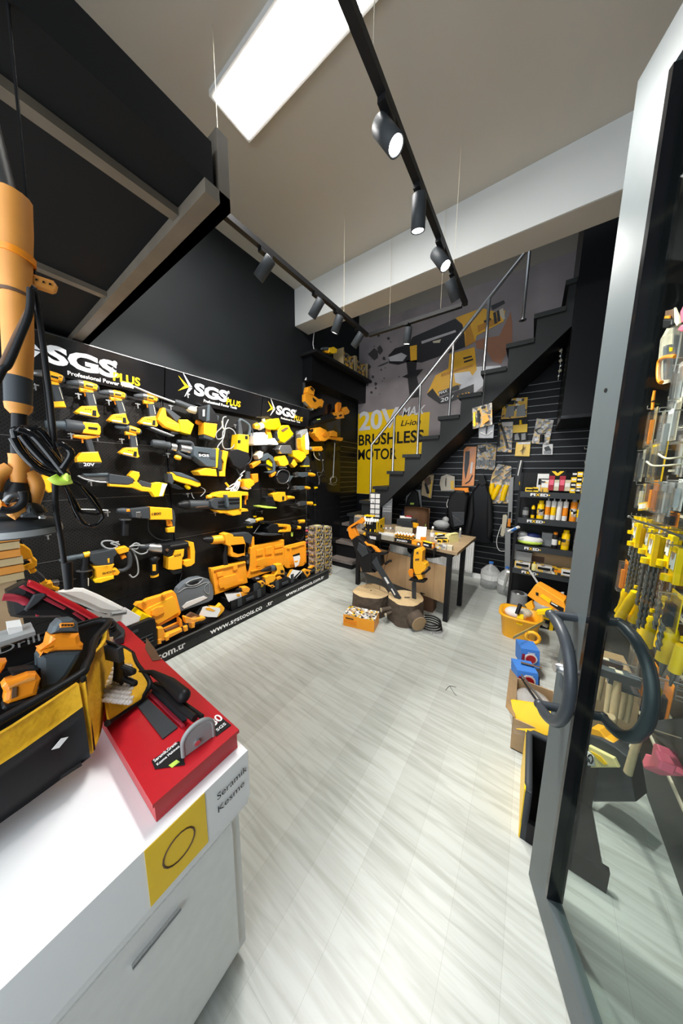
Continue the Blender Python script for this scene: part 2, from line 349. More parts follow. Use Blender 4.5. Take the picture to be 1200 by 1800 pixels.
# ---- glass door, swung in
dn_ = Vector((.342, -.94, 0)); nl = Vector((-.94, -.342, 0)); L0 = Vector((.154, 1.15, .01)); DH = 2.62; DW = .92
def dbox(m, a, b, z0, z1, t0=-.022, t1=.022):
    o = L0 + dn_ * a + nl * t0; o.z = z0; return m.obox(o, dn_ * (b - a), nl * (t1 - t0), Vector((0, 0, z1 - z0)))
d_ = bpy.data.objects.new('door_1', None); C.objects.link(d_); d_.location = L0; d_['_o'] = tuple(L0); d_['kind'] = 'structure'; ALL.append(d_)
dbox(M(), 0, .115, .01, DH).build('stile', 'FR', d_); dbox(M(), DW - .1, DW, .01, DH).build('stile', 'FR', d_)
dbox(M(), .115, DW - .1, .01, .13).build('rail', 'FR', d_); dbox(M(), .115, DW - .1, DH - .11, DH).build('rail', 'FR', d_)
m = M(); dbox(m, .115, .128, .13, DH - .11, -.024, .024); dbox(m, DW - .113, DW - .1, .13, DH - .11, -.024, .024); m.build('gasket', 'KG', d_)
mat('GLASS', (.93, .97, .95), .02, trans=1, ior=1.0, noise=0); MT['GLASS'].node_tree.nodes['Principled BSDF'].inputs['Specular IOR Level'].default_value = .5
def glassmat():
    m = MT['GLASS']; nt = m.node_tree; nt.nodes.clear(); o = nt.nodes.new('ShaderNodeOutputMaterial'); tr = nt.nodes.new('ShaderNodeBsdfTransparent'); gl = nt.nodes.new('ShaderNodeBsdfGlossy'); fr_ = nt.nodes.new('ShaderNodeFresnel'); mx = nt.nodes.new('ShaderNodeMixShader')
    tr.inputs[0].default_value = (.88, .93, .91, 1); gl.inputs['Roughness'].default_value = .02; fr_.inputs[0].default_value = 1.35
    mx.inputs[0].default_value = .035; nt.links.new(tr.outputs[0], mx.inputs[1]); nt.links.new(gl.outputs[0], mx.inputs[2]); nt.links.new(mx.outputs[0], o.inputs[0])
glassmat()
dbox(M(), .12, DW - .105, .125, DH - .105, -.003, .003).build('glass_pane', 'GLASS', d_)
mat('HND', (.035, .042, .05), .38)
for sd in (1, -1):     # D-shaped pull handles on both faces
    c0 = L0 + dn_ * .062 + nl * (.022 * sd); E = []
    for k in range(19):
        a = math.pi * k / 18; E.append(c0 + nl * (.068 * sd) + dn_ * (.15 * math.sin(a) ** .8) + Vector((0, 0, .975 + .165 * math.cos(a))))
    hm = M().tube(E, [.012] + [.0155] * 17 + [.012], 14)
    for k in (0, 18): hm.tube([c0 + Vector((0, 0, E[k].z - .01)), E[k]], .0135, 12); hm.ell(E[k], .0155, .0155, .0155)
    hm.build('pull_handle', 'HND', d_)
c0 = L0 + dn_ * .05 + nl * .022 + Vector((0, 0, .95)); lk = M().lathe(c0, nl, [(0, .026), (.006, .026), (.007, .016), (.034, .015)]); lk.build('lock_cylinder', 'S', d_)
dbox(M(), .03, .085, .88, 1.05, .022, .025).build('lock_plate', 'GB', d_)
c0 = L0 + dn_ * .05 + nl * .0225 + Vector((0, 0, 1.83)); M().lathe(c0, nl, [(0, .006), (.001, .006)], 10).build('screw_hole', 'K', d_)
# ---- track lights
def track(name, label, a, b):
    t = T(name, label, 'track light rail', a, 'suspended lighting track'); a = Vector(a); b = Vector(b); d = (b - a).normalized(); s_ = d.cross(Vector((0, 0, 1)))
    M().obox(a - s_ * .018, b - a, s_ * .036, Vector((0, 0, .035))).build('rail', 'K', t)
    q = M(); 
    for f in (.25, .8): p = a + (b - a) * f; q.tube([p + Vector((0, 0, .035)), (p.x, p.y, 4.0 if p.y < 2.85 else 3.55)], .0016, 6)
    q.build('suspension_wire', 'CR', t)
TZ = 3.1
track('light_track', 'black suspended lighting track on the left, nearest the tool wall', (-1.64, .5, TZ), (-1.64, 2.81, TZ))
track('light_track', 'black suspended lighting track across the back', (-1.62, 2.82, TZ), (-.66, 2.82, TZ))
track('light_track', 'black suspended lighting track on the right, by the handrail', (-.63, .5, TZ), (-.63, 2.82, TZ))
def spot(label, p, aim, E=None, g='track spotlights', ang=75):
    """cylinder lamp head hanging below the track at p, aimed at a point"""
    p = Vector(p); t = T('track_spotlight', label, 'spotlight', p, g); hub = p - Vector((0, 0, .09)); d = (Vector(aim) - hub).normalized()
    M().box(p - Vector((0, 0, .012)), (.035, .10, .022)).build('adapter', 'K', t)
    M().tube([p - Vector((0, 0, .02)), hub], .007, 8).build('stem', 'K', t)
    a = hub - d * .06
    hd = M().lathe(a, d, [(0, .034), (.004, .038), (.148, .038), (.15, .034), (.143, .033)], 24).build('lamp_head', 'G', t)
    M().lathe(a + d * .144, d, [(0, .031), (.0015, .031)], 20).build('lens', 'LED', hd)
    l = bpy.data.lights.new('track_lamp', 'SPOT'); l.energy = E or SPOT_E; l.spot_size = math.radians(ang); l.spot_blend = .6; l.shadow_soft_size = .03; l.color = (1, .97, .92)
    o = bpy.data.objects.new('track_lamp', l); C.objects.link(o); o.location = a + d * .165; o.rotation_euler = d.to_track_quat('-Z', 'Y').to_euler()
zt = TZ
spot('black cylinder spotlight at the near end of the left track, the largest one', (-1.64, 1.40, zt), (-2.72, 1.05, 1.9))
spot('black cylinder spotlight, second along the left track', (-1.64, 1.95, zt), (-2.72, 1.75, 1.7))
spot('black cylinder spotlight, third along the left track', (-1.64, 2.25, zt), (-2.62, 2.3, 1.2))
spot('black cylinder spotlight near the back corner of the left track', (-1.64, 2.62, zt), (-2.72, 2.55, 1.75), E=70)
spot('black cylinder spotlight on the back track facing the banner', (-1.17, 2.82, zt), (-1.55, 3.3, .9))
spot('black cylinder spotlight on the right track, upper of the two', (-.63, 2.0, zt), (.45, 1.7, 1.35), E=130)
spot('black cylinder spotlight on the right track, lower of the two', (-.63, 2.35, zt), (-.05, 3.6, 1.25), E=95)
spot('added black cylinder spotlight of the left track over the entrance', (-1.64, .85, zt), (-2.72, .5, 1.5))  # extra head added on the unseen track end for more light
spot('added black cylinder spotlight of the right track over the entrance', (-.63, 1.2, zt), (.5, 1.15, 1.3), E=140)  # extra head added out of view, brightened for the near goods wall
spot('added black cylinder spotlight of the right track pointing down at the floor', (-.63, 1.6, zt), (-.9, 2.3, 0), E=75)  # extra unseen head added to light the floor
cl = T('added_ceiling_light', 'added flat rectangular LED panel on the ceiling', 'added ceiling light', (-1.3, 1.35, 3.95)); M().bb((-1.9, 1.2, 3.965), (-.7, 1.5, 4.0)).build('housing', 'W', cl); M().bb((-1.88, 1.22, 3.96), (-.72, 1.48, 3.965)).build('diffuser', 'LED', cl)  # ceiling panel invented to add light to the room
# ---- banner on the back wall (a printed sheet)
BY = YB - .022
BN_ = PL((0, BY, 0), (0, -1, 0), (1, 0, 0)); PLM = BN_
def bp(s, d0, d1, mt, name, par, bev=0): return BN_.P(M(), s, d0, d1, bev).build(name, mt, par)
mat('BG', (.27, .235, .24), .45, noise=.45, nscale=2.2)
t = T('printed_banner', 'large printed banner with a yellow drill on the back wall', 'banner', (-2, BY, 1.2))
sh = [(XL + .02, BY, 1.2), (-2.05, BY, 1.2), (.2, BY, 3.45), (.2, BY, 4.2), (XL + .02, BY, 4.2)]
M().prism(sh, (0, -1, 0), -.002, 0).build('sheet', 'BG', t)
mat('YP', (.95, .60, .0), .4, noise=.03)
# yellow block with stepped right edge
z1 = aY(626, 728, BY).z; xr = aY(753, 765, BY).x; zl = aY(745, 742, BY).z
M().prism([(XL + .025, BY, 1.205), (-2.06, BY, 1.205), (xr, BY, 1.205 + (xr + 2.06)), (xr, BY, z1 - .12), (XL + .025, BY, z1 - .12)], (0, -1, 0), 0, .001).build('yellow_field', 'YP', t)
a = aY(624, 728, BY); b = aY(700, 735, BY)
M().bb((XL + .025, BY - .0012, z1 - .12), (b.x, BY, z1)).build('yellow_field', 'YP', t)
a = aY(702, 749, BY); b = aY(745, 740, BY)
M().prism([aY(704, 735, BY), aY(746, 733, BY), aY(743, 749, BY), aY(700, 751, BY)], (0, -1, 0), 0, .002).build('yellow_field', 'YP', t)
mat('CHR', (.72, .72, .74), .35, noise=.15, nscale=8)
def btxt(s, p, q, h, mt, bold=.02, shear=0, nm='lettering'):
    A = aY(p[0], p[1], BY - .004); B = aY(q[0], q[1], BY - .004)
    text(t, s, A, (1, 0, 0), (0, 0, 1), h, B.x - A.x, mt, nm, .001, bold, shear)
zz = lambda v0, v1, u: aY(u, v0, BY).z - aY(u, v1, BY).z
btxt('20V', (631, 756), (700, 756), zz(723, 754, 640), 'CHR', .03)
btxt('MAX', (706, 732), (747, 730), zz(716, 731, 720), 'CHR', .02, .25)
btxt('Li-ion', (704, 749), (739, 748), zz(738, 748, 720), 'K', .015, .25)
btxt('BRUSHLESS', (630, 783), (744, 776), zz(762, 781, 660), 'K', .02)
btxt('MOTOR', (629, 808), (697, 803), zz(789, 807, 650), 'K', .02)
# printed hammer drill picture
fr(600, 450, 4)
mat('DY', (.90, .45, .03), .4, noise=.25, nscale=4); mat('DK', (.02, .018, .02), .4); mat('DG', (.5, .48, .5), .5, noise=.4, nscale=3); mat('DST', (.05, .045, .045), .8)
B = lambda s, mt, k=1, nm='printed_picture': BN_.P(M(), s, .001 * k, .001 * (k + 1), 0).build(nm, mt, t)
B('330,700 375,650 470,620 500,570 800,440 870,500 870,640 760,680 560,750 480,740 400,765 335,755', 'DK', 2)
B('480,635 530,625 530,730 485,738', 'DY', 4)
B('800,435 985,365 1110,400 1150,380 1140,460 950,560 940,600 870,640 865,560 850,480', 'DY', 4)
B('760,690 935,640 950,800 900,870 650,1000 600,970 660,840 750,790', 'DY', 4)
B('600,970 640,930 690,1000 830,940 930,900 930,960 760,1030 690,1040 610,985', 'DK', 5)
B('455,735 530,730 525,800 575,795 530,850 560,990 480,1000 465,860 425,850 465,830', 'DK', 2)
B('250,775 330,740 330,752 270,778', 'SD', 2)
B('1110,560 1190,390 1200,470 1200,600 1120,760 1060,740 1020,660 950,650 940,600 1000,580', 'SKIN', 5)
B('860,860 930,780 1120,770 1120,800 930,970 800,1000', 'CHR', 1)
B('1050,350 1140,310 1150,330 1060,380', 'DK', 6); B('1090,390 1135,365 1150,440 1140,450', 'CR', 6)
for x, y, q in ((230, 690, 34), (330, 580, 10), (300, 720, 12), (190, 780, 14), (270, 660, 22), (220, 850, 9), (180, 900, 12), (240, 900, 10), (260, 560, 9), (210, 960, 9), (340, 700, 8), (280, 800, 6), (240, 930, 7), (300, 860, 5)):
    B(' '.join('%.0f,%.0f' % (x + q * (1 + .35 * math.sin(k * 2.7 + x)) * math.cos(k * .785), y + 1.2 * q * (1 + .3 * math.cos(k * 3.1 + y)) * math.sin(k * .785)) for k in range(8)), 'DST', 1, 'printed_dust')
B('678,955 820,905 830,935 690,985', 'DK', 7)
mat('DY2', (.55, .25, .02), .4, noise=.2, nscale=5)
B('870,480 900,470 940,600 870,640', 'DY2', 6); B('700,830 920,760 925,775 700,850', 'DY2', 6); B('860,740 925,720 925,732 862,752', 'DK', 7); B('855,715 915,700 917,710 858,727', 'DK', 7); B('955,490 1100,430 1105,470 960,535', 'DY2', 6)
B('1065,400 1085,392 1095,470 1075,478', 'DK', 7); B('1090,388 1108,380 1118,455 1098,464', 'DK', 7); B('1000,455 1050,435 1052,450 1002,470', 'DK', 7)
B('790,825 900,810 925,850 850,905 800,890', 'CHR', 6); B('330,712 420,680 460,700 430,740 340,740', 'DG', 3); B('560,600 800,520 805,535 565,618', 'DG', 3); B('640,600 700,585 690,610 645,612', 'CR', 3)
for k in range(26): x = 150 + (k * 97) % 330; y = 480 + (k * 61) % 520; q = 3 + k % 4; B('%d,%d %d,%d %d,%d %d,%d' % (x, y, x + q, y + 1, x + q + 1, y + q, x, y + q + 2), 'DST', 1, 'printed_dust')
fr(0, 0, 1); 
def blet(s, p, q, h, mt): 
    A = aY(p[0], p[1], BY - .012); B_ = aY(q[0], q[1], BY - .012); text(t, s, A, (B_ - A), (0, 0, 1), h, (B_ - A).length, mt, 'lettering', .0, .02)
blet('MAX', (771, 694), (786, 689), .045, 'WT'); blet('20V', (774, 707), (797, 701), .055, 'WT'); blet('4.0Ah', (803, 699), (826, 693), .04, 'Y')
# ================= tool display wall =================
BX = -2.745
LW = PL((BX, 0, 0), (1, 0, 0), (0, 1, 0))
YD = [-.55, .12, 1.13, 2.16, 2.985]
HL = ['lettered sign header over the bay hidden by the orange sander', 'black header sign nearest the camera with the largest white letters', 'black header sign of the middle bay', 'black header sign farthest from the camera with the smallest letters']
for i in range(4):
    y0, y1 = YD[i] + .004, YD[i + 1] - .004
    t = T('display_board', ['black pegboard bay at the entrance under the loft', 'black pegboard bay nearest the camera below the largest header sign', 'black pegboard bay in the middle below the second header sign', 'black pegboard bay farthest from the camera beside the glossy panel'][i], 'pegboard', (BX, y0, .1))
    for j in range(5):
        z0 = .10 + j * .43; M().bb((XL + .004, y0, z0 + .0015), (BX, y1, z0 + .4285)).build('perforated_panel', 'PEG', t)
    for y in (y0, y1 - .012): M().bb((XL + .004, y, .1), (BX + .003, y + .012, 2.24)).build('upright', 'K', t)
    M().bb((BX, y0, 1.386), (BX + .003, y1, 1.39)).bb((BX, y0, .956), (BX + .003, y1, .96)).bb((BX, y0, 1.816), (BX + .003, y1, 1.82)).build('joint_strip', 'SD', t)
    if i:
        h = T('header_sign', HL[i], 'sign', (BX, y0, 2.24)); dz = [0, 0, 0, -.012][i]
        A = [Vector((BX - .02, y0, 2.235)), Vector((BX + .045, y0, 2.235)), Vector((BX + .10, y0, 2.475)), Vector((BX - .02, y0, 2.475))]; D_ = Vector((0, y1 - y0, 0))
        M().hexa(A, [a + D_ for a in A]).build('panel', 'KG', h)
        M().obox(A[2] - Vector((.004, 0, 0)), D_, (.005, 0, 0), (0, 0, .005)).build('edge_strip', 'SD', h)
        up = (A[2] - A[1]).normalized(); O = A[1] + up * .0; n_ = Vector((up.z, 0, -up.x)); U = Vector((0, 1, 0))
        W_ = y1 - y0; s = [0, 1.0, .95, .92][i]; ox = [0, .30, .24, .26][i] * W_; hh = .105 * s
        base = O + up * [0, .075, .09, .09][i] + U * ox + n_ * .001
        text(h, 'SGS', base, U, up, hh, .36 * s * (1.05 if i == 1 else 1), 'WT', bold=.045)
        text(h, 'PLUS', base + U * .35 * s + up * -.022 * s, U, up, hh * .56, .175 * s, 'YL', bold=.03)
        text(h, 'Professional Power Tools', base + U * .10 * s - up * .053 * s, U, up, .026 * s, .38 * s, 'WT', bold=.015)
        text(h, '®', base + U * .35 * s + up * .085 * s, U, up, .03 * s, .028 * s, 'WT')
        q = lambda pts, mt: M().prism([base + U * (a * s) + up * (b * s) for a, b in pts], n_, 0, .001).build('emblem', mt, h)
        q([(-.11, .17), (-.018, .058), (-.05, .058), (-.10, .145)], 'WT'); q([(-.09, -.045), (-.018, .05), (-.05, .05), (-.08, -.02)], 'WT')
        q([(-.15, .13), (-.05, .054), (-.09, .054)], 'YL'); q([(-.15, -.005), (-.05, .052), (-.095, .05)], 'YL')
        for a, b in ((.352, .06), (.37, .045), (.352, .03)): q([(a - .012, b), (a, b + .008), (a, b - .008)], 'WT')
# plinth with lettering
t = T('display_plinth', 'long black base platform with white web address lettering below the tools', 'plinth', (-2.6, 1.4, 0))
M().bb((XL + .004, -.6, .0), (-2.43, 3.1, .09)).build('base_box', 'K', t)
ys = [-.6, .1, 1.12, 2.1, 3.1]
for i in range(4):
    M().bb((-2.43, ys[i] + .001, .015), (-2.40, ys[i + 1] - .001, .142)).build('front_board', 'KG', t)
M().bb((XL + .004, -.6, .09), (-2.395, 3.1, .15)).build('top_board', 'K', t)
M().bb((-2.40, -.6, .138), (-2.393, 3.1, .152)).build('edge_strip', 'SD', t)
PF = PL((-2.3995, 0, 0), (1, 0, 0), (0, 1, 0))
def plet(s, a, b, h=.062):
    A = PF.at(*a); B = PF.at(*b); A.z = B.z = .045; text(t, s, A, (0, 1, 0), (0, 0, 1), h, B.y - A.y, 'WT', 'lettering', .001, .02)
plet('com.tr', (276, 1158), (326, 1134)); plet('www.sgstools.co', (369, 1112), (460, 1067), .055); plet('.tr', (468, 1064), (479, 1058), .05); plet('www.sgstools.com.tr', (502, 1047), (569, 1016), .05)

AFF = None
_px0 = px
def px(s):
    P_ = _px0(s)
    if AFF is None: return P_
    a, b, c, d, e, f = AFF
    return [(a * x + b * y + c, d * x + e * y + f) for x, y in P_]
def setaff(src, dst):
    """affine taking three reference points onto three photo points"""
    global AFF
    if src is None: AFF = None; return
    (x0, y0), (x1, y1), (x2, y2) = src; m = Matrix(((x0, y0, 1), (x1, y1, 1), (x2, y2, 1))).inverted()
    r = m @ Vector([p[0] for p in dst]); q = m @ Vector([p[1] for p in dst]); AFF = (r.x, r.y, r.z, q.x, q.y, q.z)
def _Rd(s, m, st, d, seg=14):
    P_, rs = [], []
    k = FRM[2] if AFF is None else FRM[2] / math.sqrt(abs(AFF[0] * AFF[4] - AFF[1] * AFF[3]))
    for a in st.split():
        x, y, r = a.split(','); (u, v), = px(x + ',' + y); p = s.at(u, v, d); q = p - CAMP
        P_.append(p); rs.append(float(r) * q.dot(fw) / F / k * getattr(s, 'rs', 1))
    return m.tube(P_, rs, seg)
PL.Rd = _Rd
def tool(name, label, ct, parts, group=None, pl=LW, d=.075):
    """parts: (part name, material, kind, outline, thickness/radius, depth); '>' makes a sub-part of the part before"""
    t = None; last = None
    for p in parts:
        nm, mt, k, st = p[:4]; th = p[4] if len(p) > 4 else .05; dc = p[5] if len(p) > 5 else d
        m = M()
        if k == 'P': pl.P(m, st, dc - th / 2, dc + th / 2, p[6] if len(p) > 6 else min(.005, th * .2))
        elif k == 'R': pl.Rd(m, st, dc)
        elif k == 'T': pl.Tb(m, st, dc, th if len(p) > 4 else .004)
        if t is None:
            lo = [min(v[i] for v in m.v) for i in range(3)]; hi = [max(v[i] for v in m.v) for i in range(3)]
            t = T(name, label, ct, ((lo[0] + hi[0]) / 2, (lo[1] + hi[1]) / 2, lo[2]), group)
        sub = nm.startswith('>'); o = m.build(nm.lstrip('>'), mt, last if sub and last else t)
        if not sub: last = o
    return t
def hook(u, v, ln=.10, pl=LW):
    p = pl.at(u, v, ln); t = T('peg_hook', 'chrome peg hook with a small white price tag end on the black tool board', 'hook', p, 'peg hooks on the tool boards')
    q = p - pl.n * ln; M().tube([q, p, p + Vector((0, 0, .02))], .0025, 6).build('wire', 'S', t)
    M().obox(p + Vector((.001, -.017, .008)), (0, .034, 0), (.003, 0, 0), (0, 0, .008)).obox(p + Vector((.001, -.004, -.022)), (0, .008, 0), (.003, 0, 0), (0, 0, .03)).build('tag_holder', 'S', t)
fr(0, 0, 1)
for u, v in ((78, 838), (62, 680), (138, 696), (191, 707), (242, 713), (214, 775), (125, 766), (171, 770), (295, 800), (160, 849), (189, 903), (84, 943), (413, 749), (330, 870), (378, 903), (330, 695), (460, 900), (497, 940), (300, 716), (30, 770), (545, 828)): hook(u, v)
# ---- cordless drills drawn once in reference coordinates and fitted at their places
REF = [(620, 260), (1060, 345), (930, 740)]
def drill(label, dst, chuck='G', body='Y', batt=True, long=0, gear='SD', grp='cordless drills on the tool boards', nm='cordless_drill'):
    fr(0, 0, 1); setaff(REF, dst)
    pr = [('motor_body', body, 'R', '840,290,48 870,290,54 960,315,56 1030,335,50 1062,347,30'),
          ('>end_cap', 'G', 'R', '1030,335,47 1060,345,42 1075,348,20'), ('>label_plate', 'K', 'P', '890,288 990,312 985,334 885,310', .006, .075 + .050), ('>vent', 'K', 'P', '990,350 1040,362 1038,368 988,356', .006, .075 + .048), ('>vent', 'K', 'P', '1000,300 1040,310 1038,318 998,308', .006, .075 + .048),
          ('gear_collar', gear, 'R', '775,272,46 800,275,50 845,285,52'),
          ('chuck', chuck, 'R', '605,258,8 620,260,24 690,266,38 740,268,42 780,272,42'),
          ('belt_guard', body, 'P', '800,330 990,375 1000,400 960,410 880,395 815,385', .035),
          ('grip', 'G', 'P', '880,390 1000,395 1030,480 1050,600 930,600 905,480', .036), ('>grip_trim', 'CR', 'P', '985,420 995,425 1035,560 1025,562', .004, .095),
          ('trigger', 'O', 'P', '868,398 895,400 892,455 876,450', .02)]
    if batt: pr += [('battery', body, 'P', '735,670 830,592 1040,588 1062,680 1092,735 1060,758 900,728 800,705', .06), ('>battery_clip', 'K', 'P', '985,650 1035,655 1038,735 980,725', .008, .105), ('>battery_label', 'W', 'P', '805,672 960,700 960,718 805,690', .004, .106), ('>battery_slot', 'K', 'P', '880,630 900,632 898,640 878,638', .006, .106), ('>battery_slot', 'K', 'P', '915,634 935,636 933,644 913,642', .006, .106), ('>battery_slot', 'K', 'P', '950,638 970,640 968,648 948,646', .006, .106), ('base_cushion', 'K', 'P', '790,698 1062,752 1048,775 800,728', .062)]
    else: pr += [('grip_foot', body, 'P', '895,585 1045,580 1070,650 905,650', .045)]
    o = tool(nm, label, 'drill', pr, grp); setaff(None, None); return o
drill('yellow drill without a battery at the top left of the tool wall', [(55, 655), (112, 668), (100, 730)], 'SD', batt=False)
drill('yellow cordless drill second from the left in the top row', [(117.5, 672.5), (172.5, 683), (156, 732)])
drill('yellow cordless drill third from the left in the top row', [(174, 690), (221, 697), (211, 745)])
drill('yellow cordless drill fourth in the top row below the long chisel', [(236, 696), (277, 703), (263, 749)])
drill('yellow impact driver with a short dark nose below the third drill', [(203, 750), (247, 760), (229, 803)], 'GB', gear='G', nm='impact_driver')
# large impact wrench
fr(40, 640, 8)
tool('impact_wrench', 'big yellow and black impact wrench, second row from the top', 'impact wrench', [
    ('motor_body', 'Y', 'P', '850,810 1060,830 1095,880 1100,960 1085,1000 850,970', .075), ('>end_cap', 'K', 'P', '1062,860 1112,880 1112,950 1085,960', .06), ('>label_plate', 'K', 'P', '925,880 1055,895 1050,925 925,910', .006, .124),
    ('hammer_case', 'G', 'R', '600,860,80 640,865,88 780,885,88 855,890,80'), ('nose', 'GB', 'R', '320,845,52 410,850,52 480,850,48 600,860,60'),
    ('lamp_guard', 'O', 'P', '720,990 1085,1010 1080,1030 900,1060 720,1030', .05), ('grip', 'G', 'P', '880,1050 970,1045 1010,1190 1040,1290 960,1290 930,1200', .038), ('trigger', 'O', 'P', '835,1040 860,1045 855,1110 835,1105', .022)], d=.085)
fr(0, 750, 4)
tool('battery_pack', 'yellow and black battery pack reading 20V on the impact wrench foot', 'battery', [('shell', 'Y', 'P', '540,220 575,180 690,175 718,250 545,250', .08), ('base', 'K', 'P', '545,252 716,252 710,296 560,292', .085)], d=.085)
p = LW.at(147, 819, .13); text(ALL[-1], '20V', p, (0, 1, 0), (0, 0, 1), .022, .06, 'WT', bold=.02)
# the same kind of battery, hanging left behind the sander
fr(0, 780, 8)
tool('battery_pack', 'large yellow 4.0Ah battery low behind the orange sander head', 'battery', [('shell', 'Y', 'P', '400,190 480,210 600,320 420,340', .08), ('base', 'K', 'P', '420,345 600,325 640,400 440,430', .085)], d=.1)
tool('battery_tool', 'yellow battery foot of a tool right behind the sander handle', 'power tool', [('battery', 'Y', 'P', '560,440 640,425 700,440 720,560 745,620 740,680 690,690 640,640 560,600', .07), ('battery_ribs', 'O', 'P', '690,420 715,420 740,600 715,610', .08), ('grip', 'O', 'P', '480,450 570,450 570,540 480,520', .04)])
# chisel of the long breaker and long breaker (second bay, top)
fr(180, 660, 8)
tool('demolition_breaker', 'large black and yellow demolition breaker with a long flat chisel, top of the middle bay', 'breaker hammer', [
    ('chisel', 'S', 'R', '430,150,8 450,160,14 700,265,15 1015,380,17'), ('>chisel_blade', 'CR', 'P', '265,85 385,105 450,150 430,180 320,160 262,130', .012),
    ('nose', 'G', 'R', '1015,365,30 1080,390,42 1200,440,45 1300,470,45')], d=.10)
fr(310, 690, 8); bt = ALL[-1]
def more(t, parts, d=.1, pl=LW):
    last = None
    for p in parts:
        nm, mt, k, st = p[:4]; th = p[4] if len(p) > 4 else .05; dc = p[5] if len(p) > 5 else d; m = M()
        if k == 'P': pl.P(m, st, dc - th / 2, dc + th / 2, min(.005, th * .2))
        elif k == 'R': pl.Rd(m, st, dc)
        else: pl.Tb(m, st, dc, th)
        sub = nm.startswith('>'); o = m.build(nm.lstrip('>'), mt, last if sub else t)
        if not sub: last = o
br = [o for o in ALL if o.name.startswith('demolition_breaker')][-1]
more(br, [('barrel', 'CR', 'R', '150,210,40 180,225,52 290,255,56 305,260,50'), ('housing', 'K', 'P', '300,200 480,180 580,330 590,420 440,430 310,370', .11), ('loop_handle', 'GB', 'P', '440,170 475,170 470,400 420,410', .12), ('>decal', 'W', 'P', '372,240 400,240 398,335 370,335', .003, .158),
          ('motor_body', 'Y', 'P', '390,420 575,440 565,560 540,640 385,585', .11), ('motor_cap', 'G', 'P', '385,588 540,640 500,675 385,640', .10), ('vent_panel', 'GB', 'P', '470,260 600,330 590,400 470,370', .10), ('side_knob', 'O', 'R', '275,410,26 300,420,36 345,430,30')])
# cable on a hook
tool('grey_cable', 'grey power cord tied with a yellow strap between the breaker and the marble cutter', 'cord', [('coil', 'GL', 'T', '700,340 655,360 640,480 560,570 570,650 640,640 660,540 740,500 820,560 830,680 780,780 680,790 645,720 660,600', .006), ('tail', 'GL', 'T', '730,380 690,470 660,640 580,760 600,800', .006), ('strap', 'CR', 'T', '640,400 655,500 680,520', .009)], d=.1)
# polisher standing upright
tool('upright_polisher', 'yellow and grey upright polisher with a black guard, right in the middle bay', 'polisher', [
    ('handle', 'GB', 'T', '885,580 880,480 885,400 910,385 1010,450 1030,520 1015,600', .016), ('>grip', 'G', 'P', '870,400 905,390 935,560 930,600 875,590', .05),
    ('motor_body', 'YL', 'P', '870,585 1020,595 1015,850 850,800', .12), ('>label_plate', 'K', 'P', '965,605 1005,610 1005,660 965,655', .003, .162), ('>badge', 'K', 'P', '865,665 905,670 900,715 862,710', .003, .162),
    ('guard', 'K', 'P', '760,810 860,795 1010,850 1040,930 1000,1000 960,1040 900,1080 800,1020 745,900', .13), ('guard_rim', 'GB', 'T', '760,850 790,1000 850,1080 900,1180', .008), ('power_cord', 'G', 'T', '1020,470 1075,560 1060,760 1060,900 1030,980 960,1040 980,1150', .006)], d=.1)
# reciprocating saw / jigsaw, first-bay right
fr(180, 660, 8)
tool('jigsaw', 'yellow cordless jigsaw with a steel sole plate, right end of the top row', 'jigsaw', [
    ('body', 'Y', 'P', '800,560 850,450 890,460 905,570 1080,680 1110,790 1060,790 890,720 780,620', .07), ('>side_cover', 'Y', 'P', '900,650 1060,680 1060,750 900,710', .075), ('>label', 'K', 'P', '920,675 1010,695 1008,712 920,692', .003, .115),
    ('handle', 'G', 'P', '850,440 960,480 1110,590 1080,610 1050,650 1070,680 900,500', .05), ('battery', 'YL', 'P', '1080,620 1200,620 1290,690 1240,830 1160,810 1110,790', .09), ('>battery_label', 'W', 'P', '1210,690 1280,700 1230,810 1190,800', .004, .122),
    ('sole_plate', 'S', 'P', '660,730 720,730 1020,845 1000,860 820,800', .09), ('blade_guard', 'K', 'P', '960,790 1100,800 1060,830 960,830', .05)], d=.085)
# big breaker (bay two)
fr(310, 690, 8)
tool('demolition_breaker', 'large grey and yellow demolition breaker with a D handle, second row of the middle bay', 'breaker hammer', [
    ('housing', 'GB', 'P', '245,755 560,790 560,1050 430,1040 245,890', .13), ('>brand_plate', 'K', 'P', '310,830 465,855 460,900 310,880', .003, .166), ('>vent_ribs', 'G', 'P', '470,900 545,910 545,945 470,930', .004, .166),
    ('side_handle', 'G', 'T', '10,690 110,695 215,715 230,800 220,900 180,915 60,870 10,830', .017), ('rear_column', 'YL', 'P', '560,780 600,790 580,1060 520,1060', .10), ('motor_cover', 'Y', 'P', '300,1110 420,1060 560,1080 575,1180 340,1165', .14),
    ('rear_handle', 'Y', 'P', '655,810 735,830 700,1010 690,1100 690,1180 600,1180 575,1110 650,1110 670,980 640,930', .06), ('grip', 'G', 'P', '600,800 650,830 640,1100 585,1080', .04), ('foot_band', 'K', 'P', '575,1090 605,1095 605,1180 575,1178', .10)], d=.1)
fr(180, 660, 8); br = [o for o in ALL if o.name.startswith('demolition_breaker') and o.type == 'EMPTY'][-1]
more(br, [('barrel', 'G', 'R', '690,950,40 720,955,55 870,975,58 880,980,52 940,990,56'), ('steel_collar', 'S', 'R', '955,1000,52 1030,1015,54'), ('barrel_end', 'S', 'R', '1090,1020,50 1240,1050,56 1340,1060,60'), ('side_knob', 'Y', 'R', '1015,1140,20 1040,1150,34 1095,1165,30')])
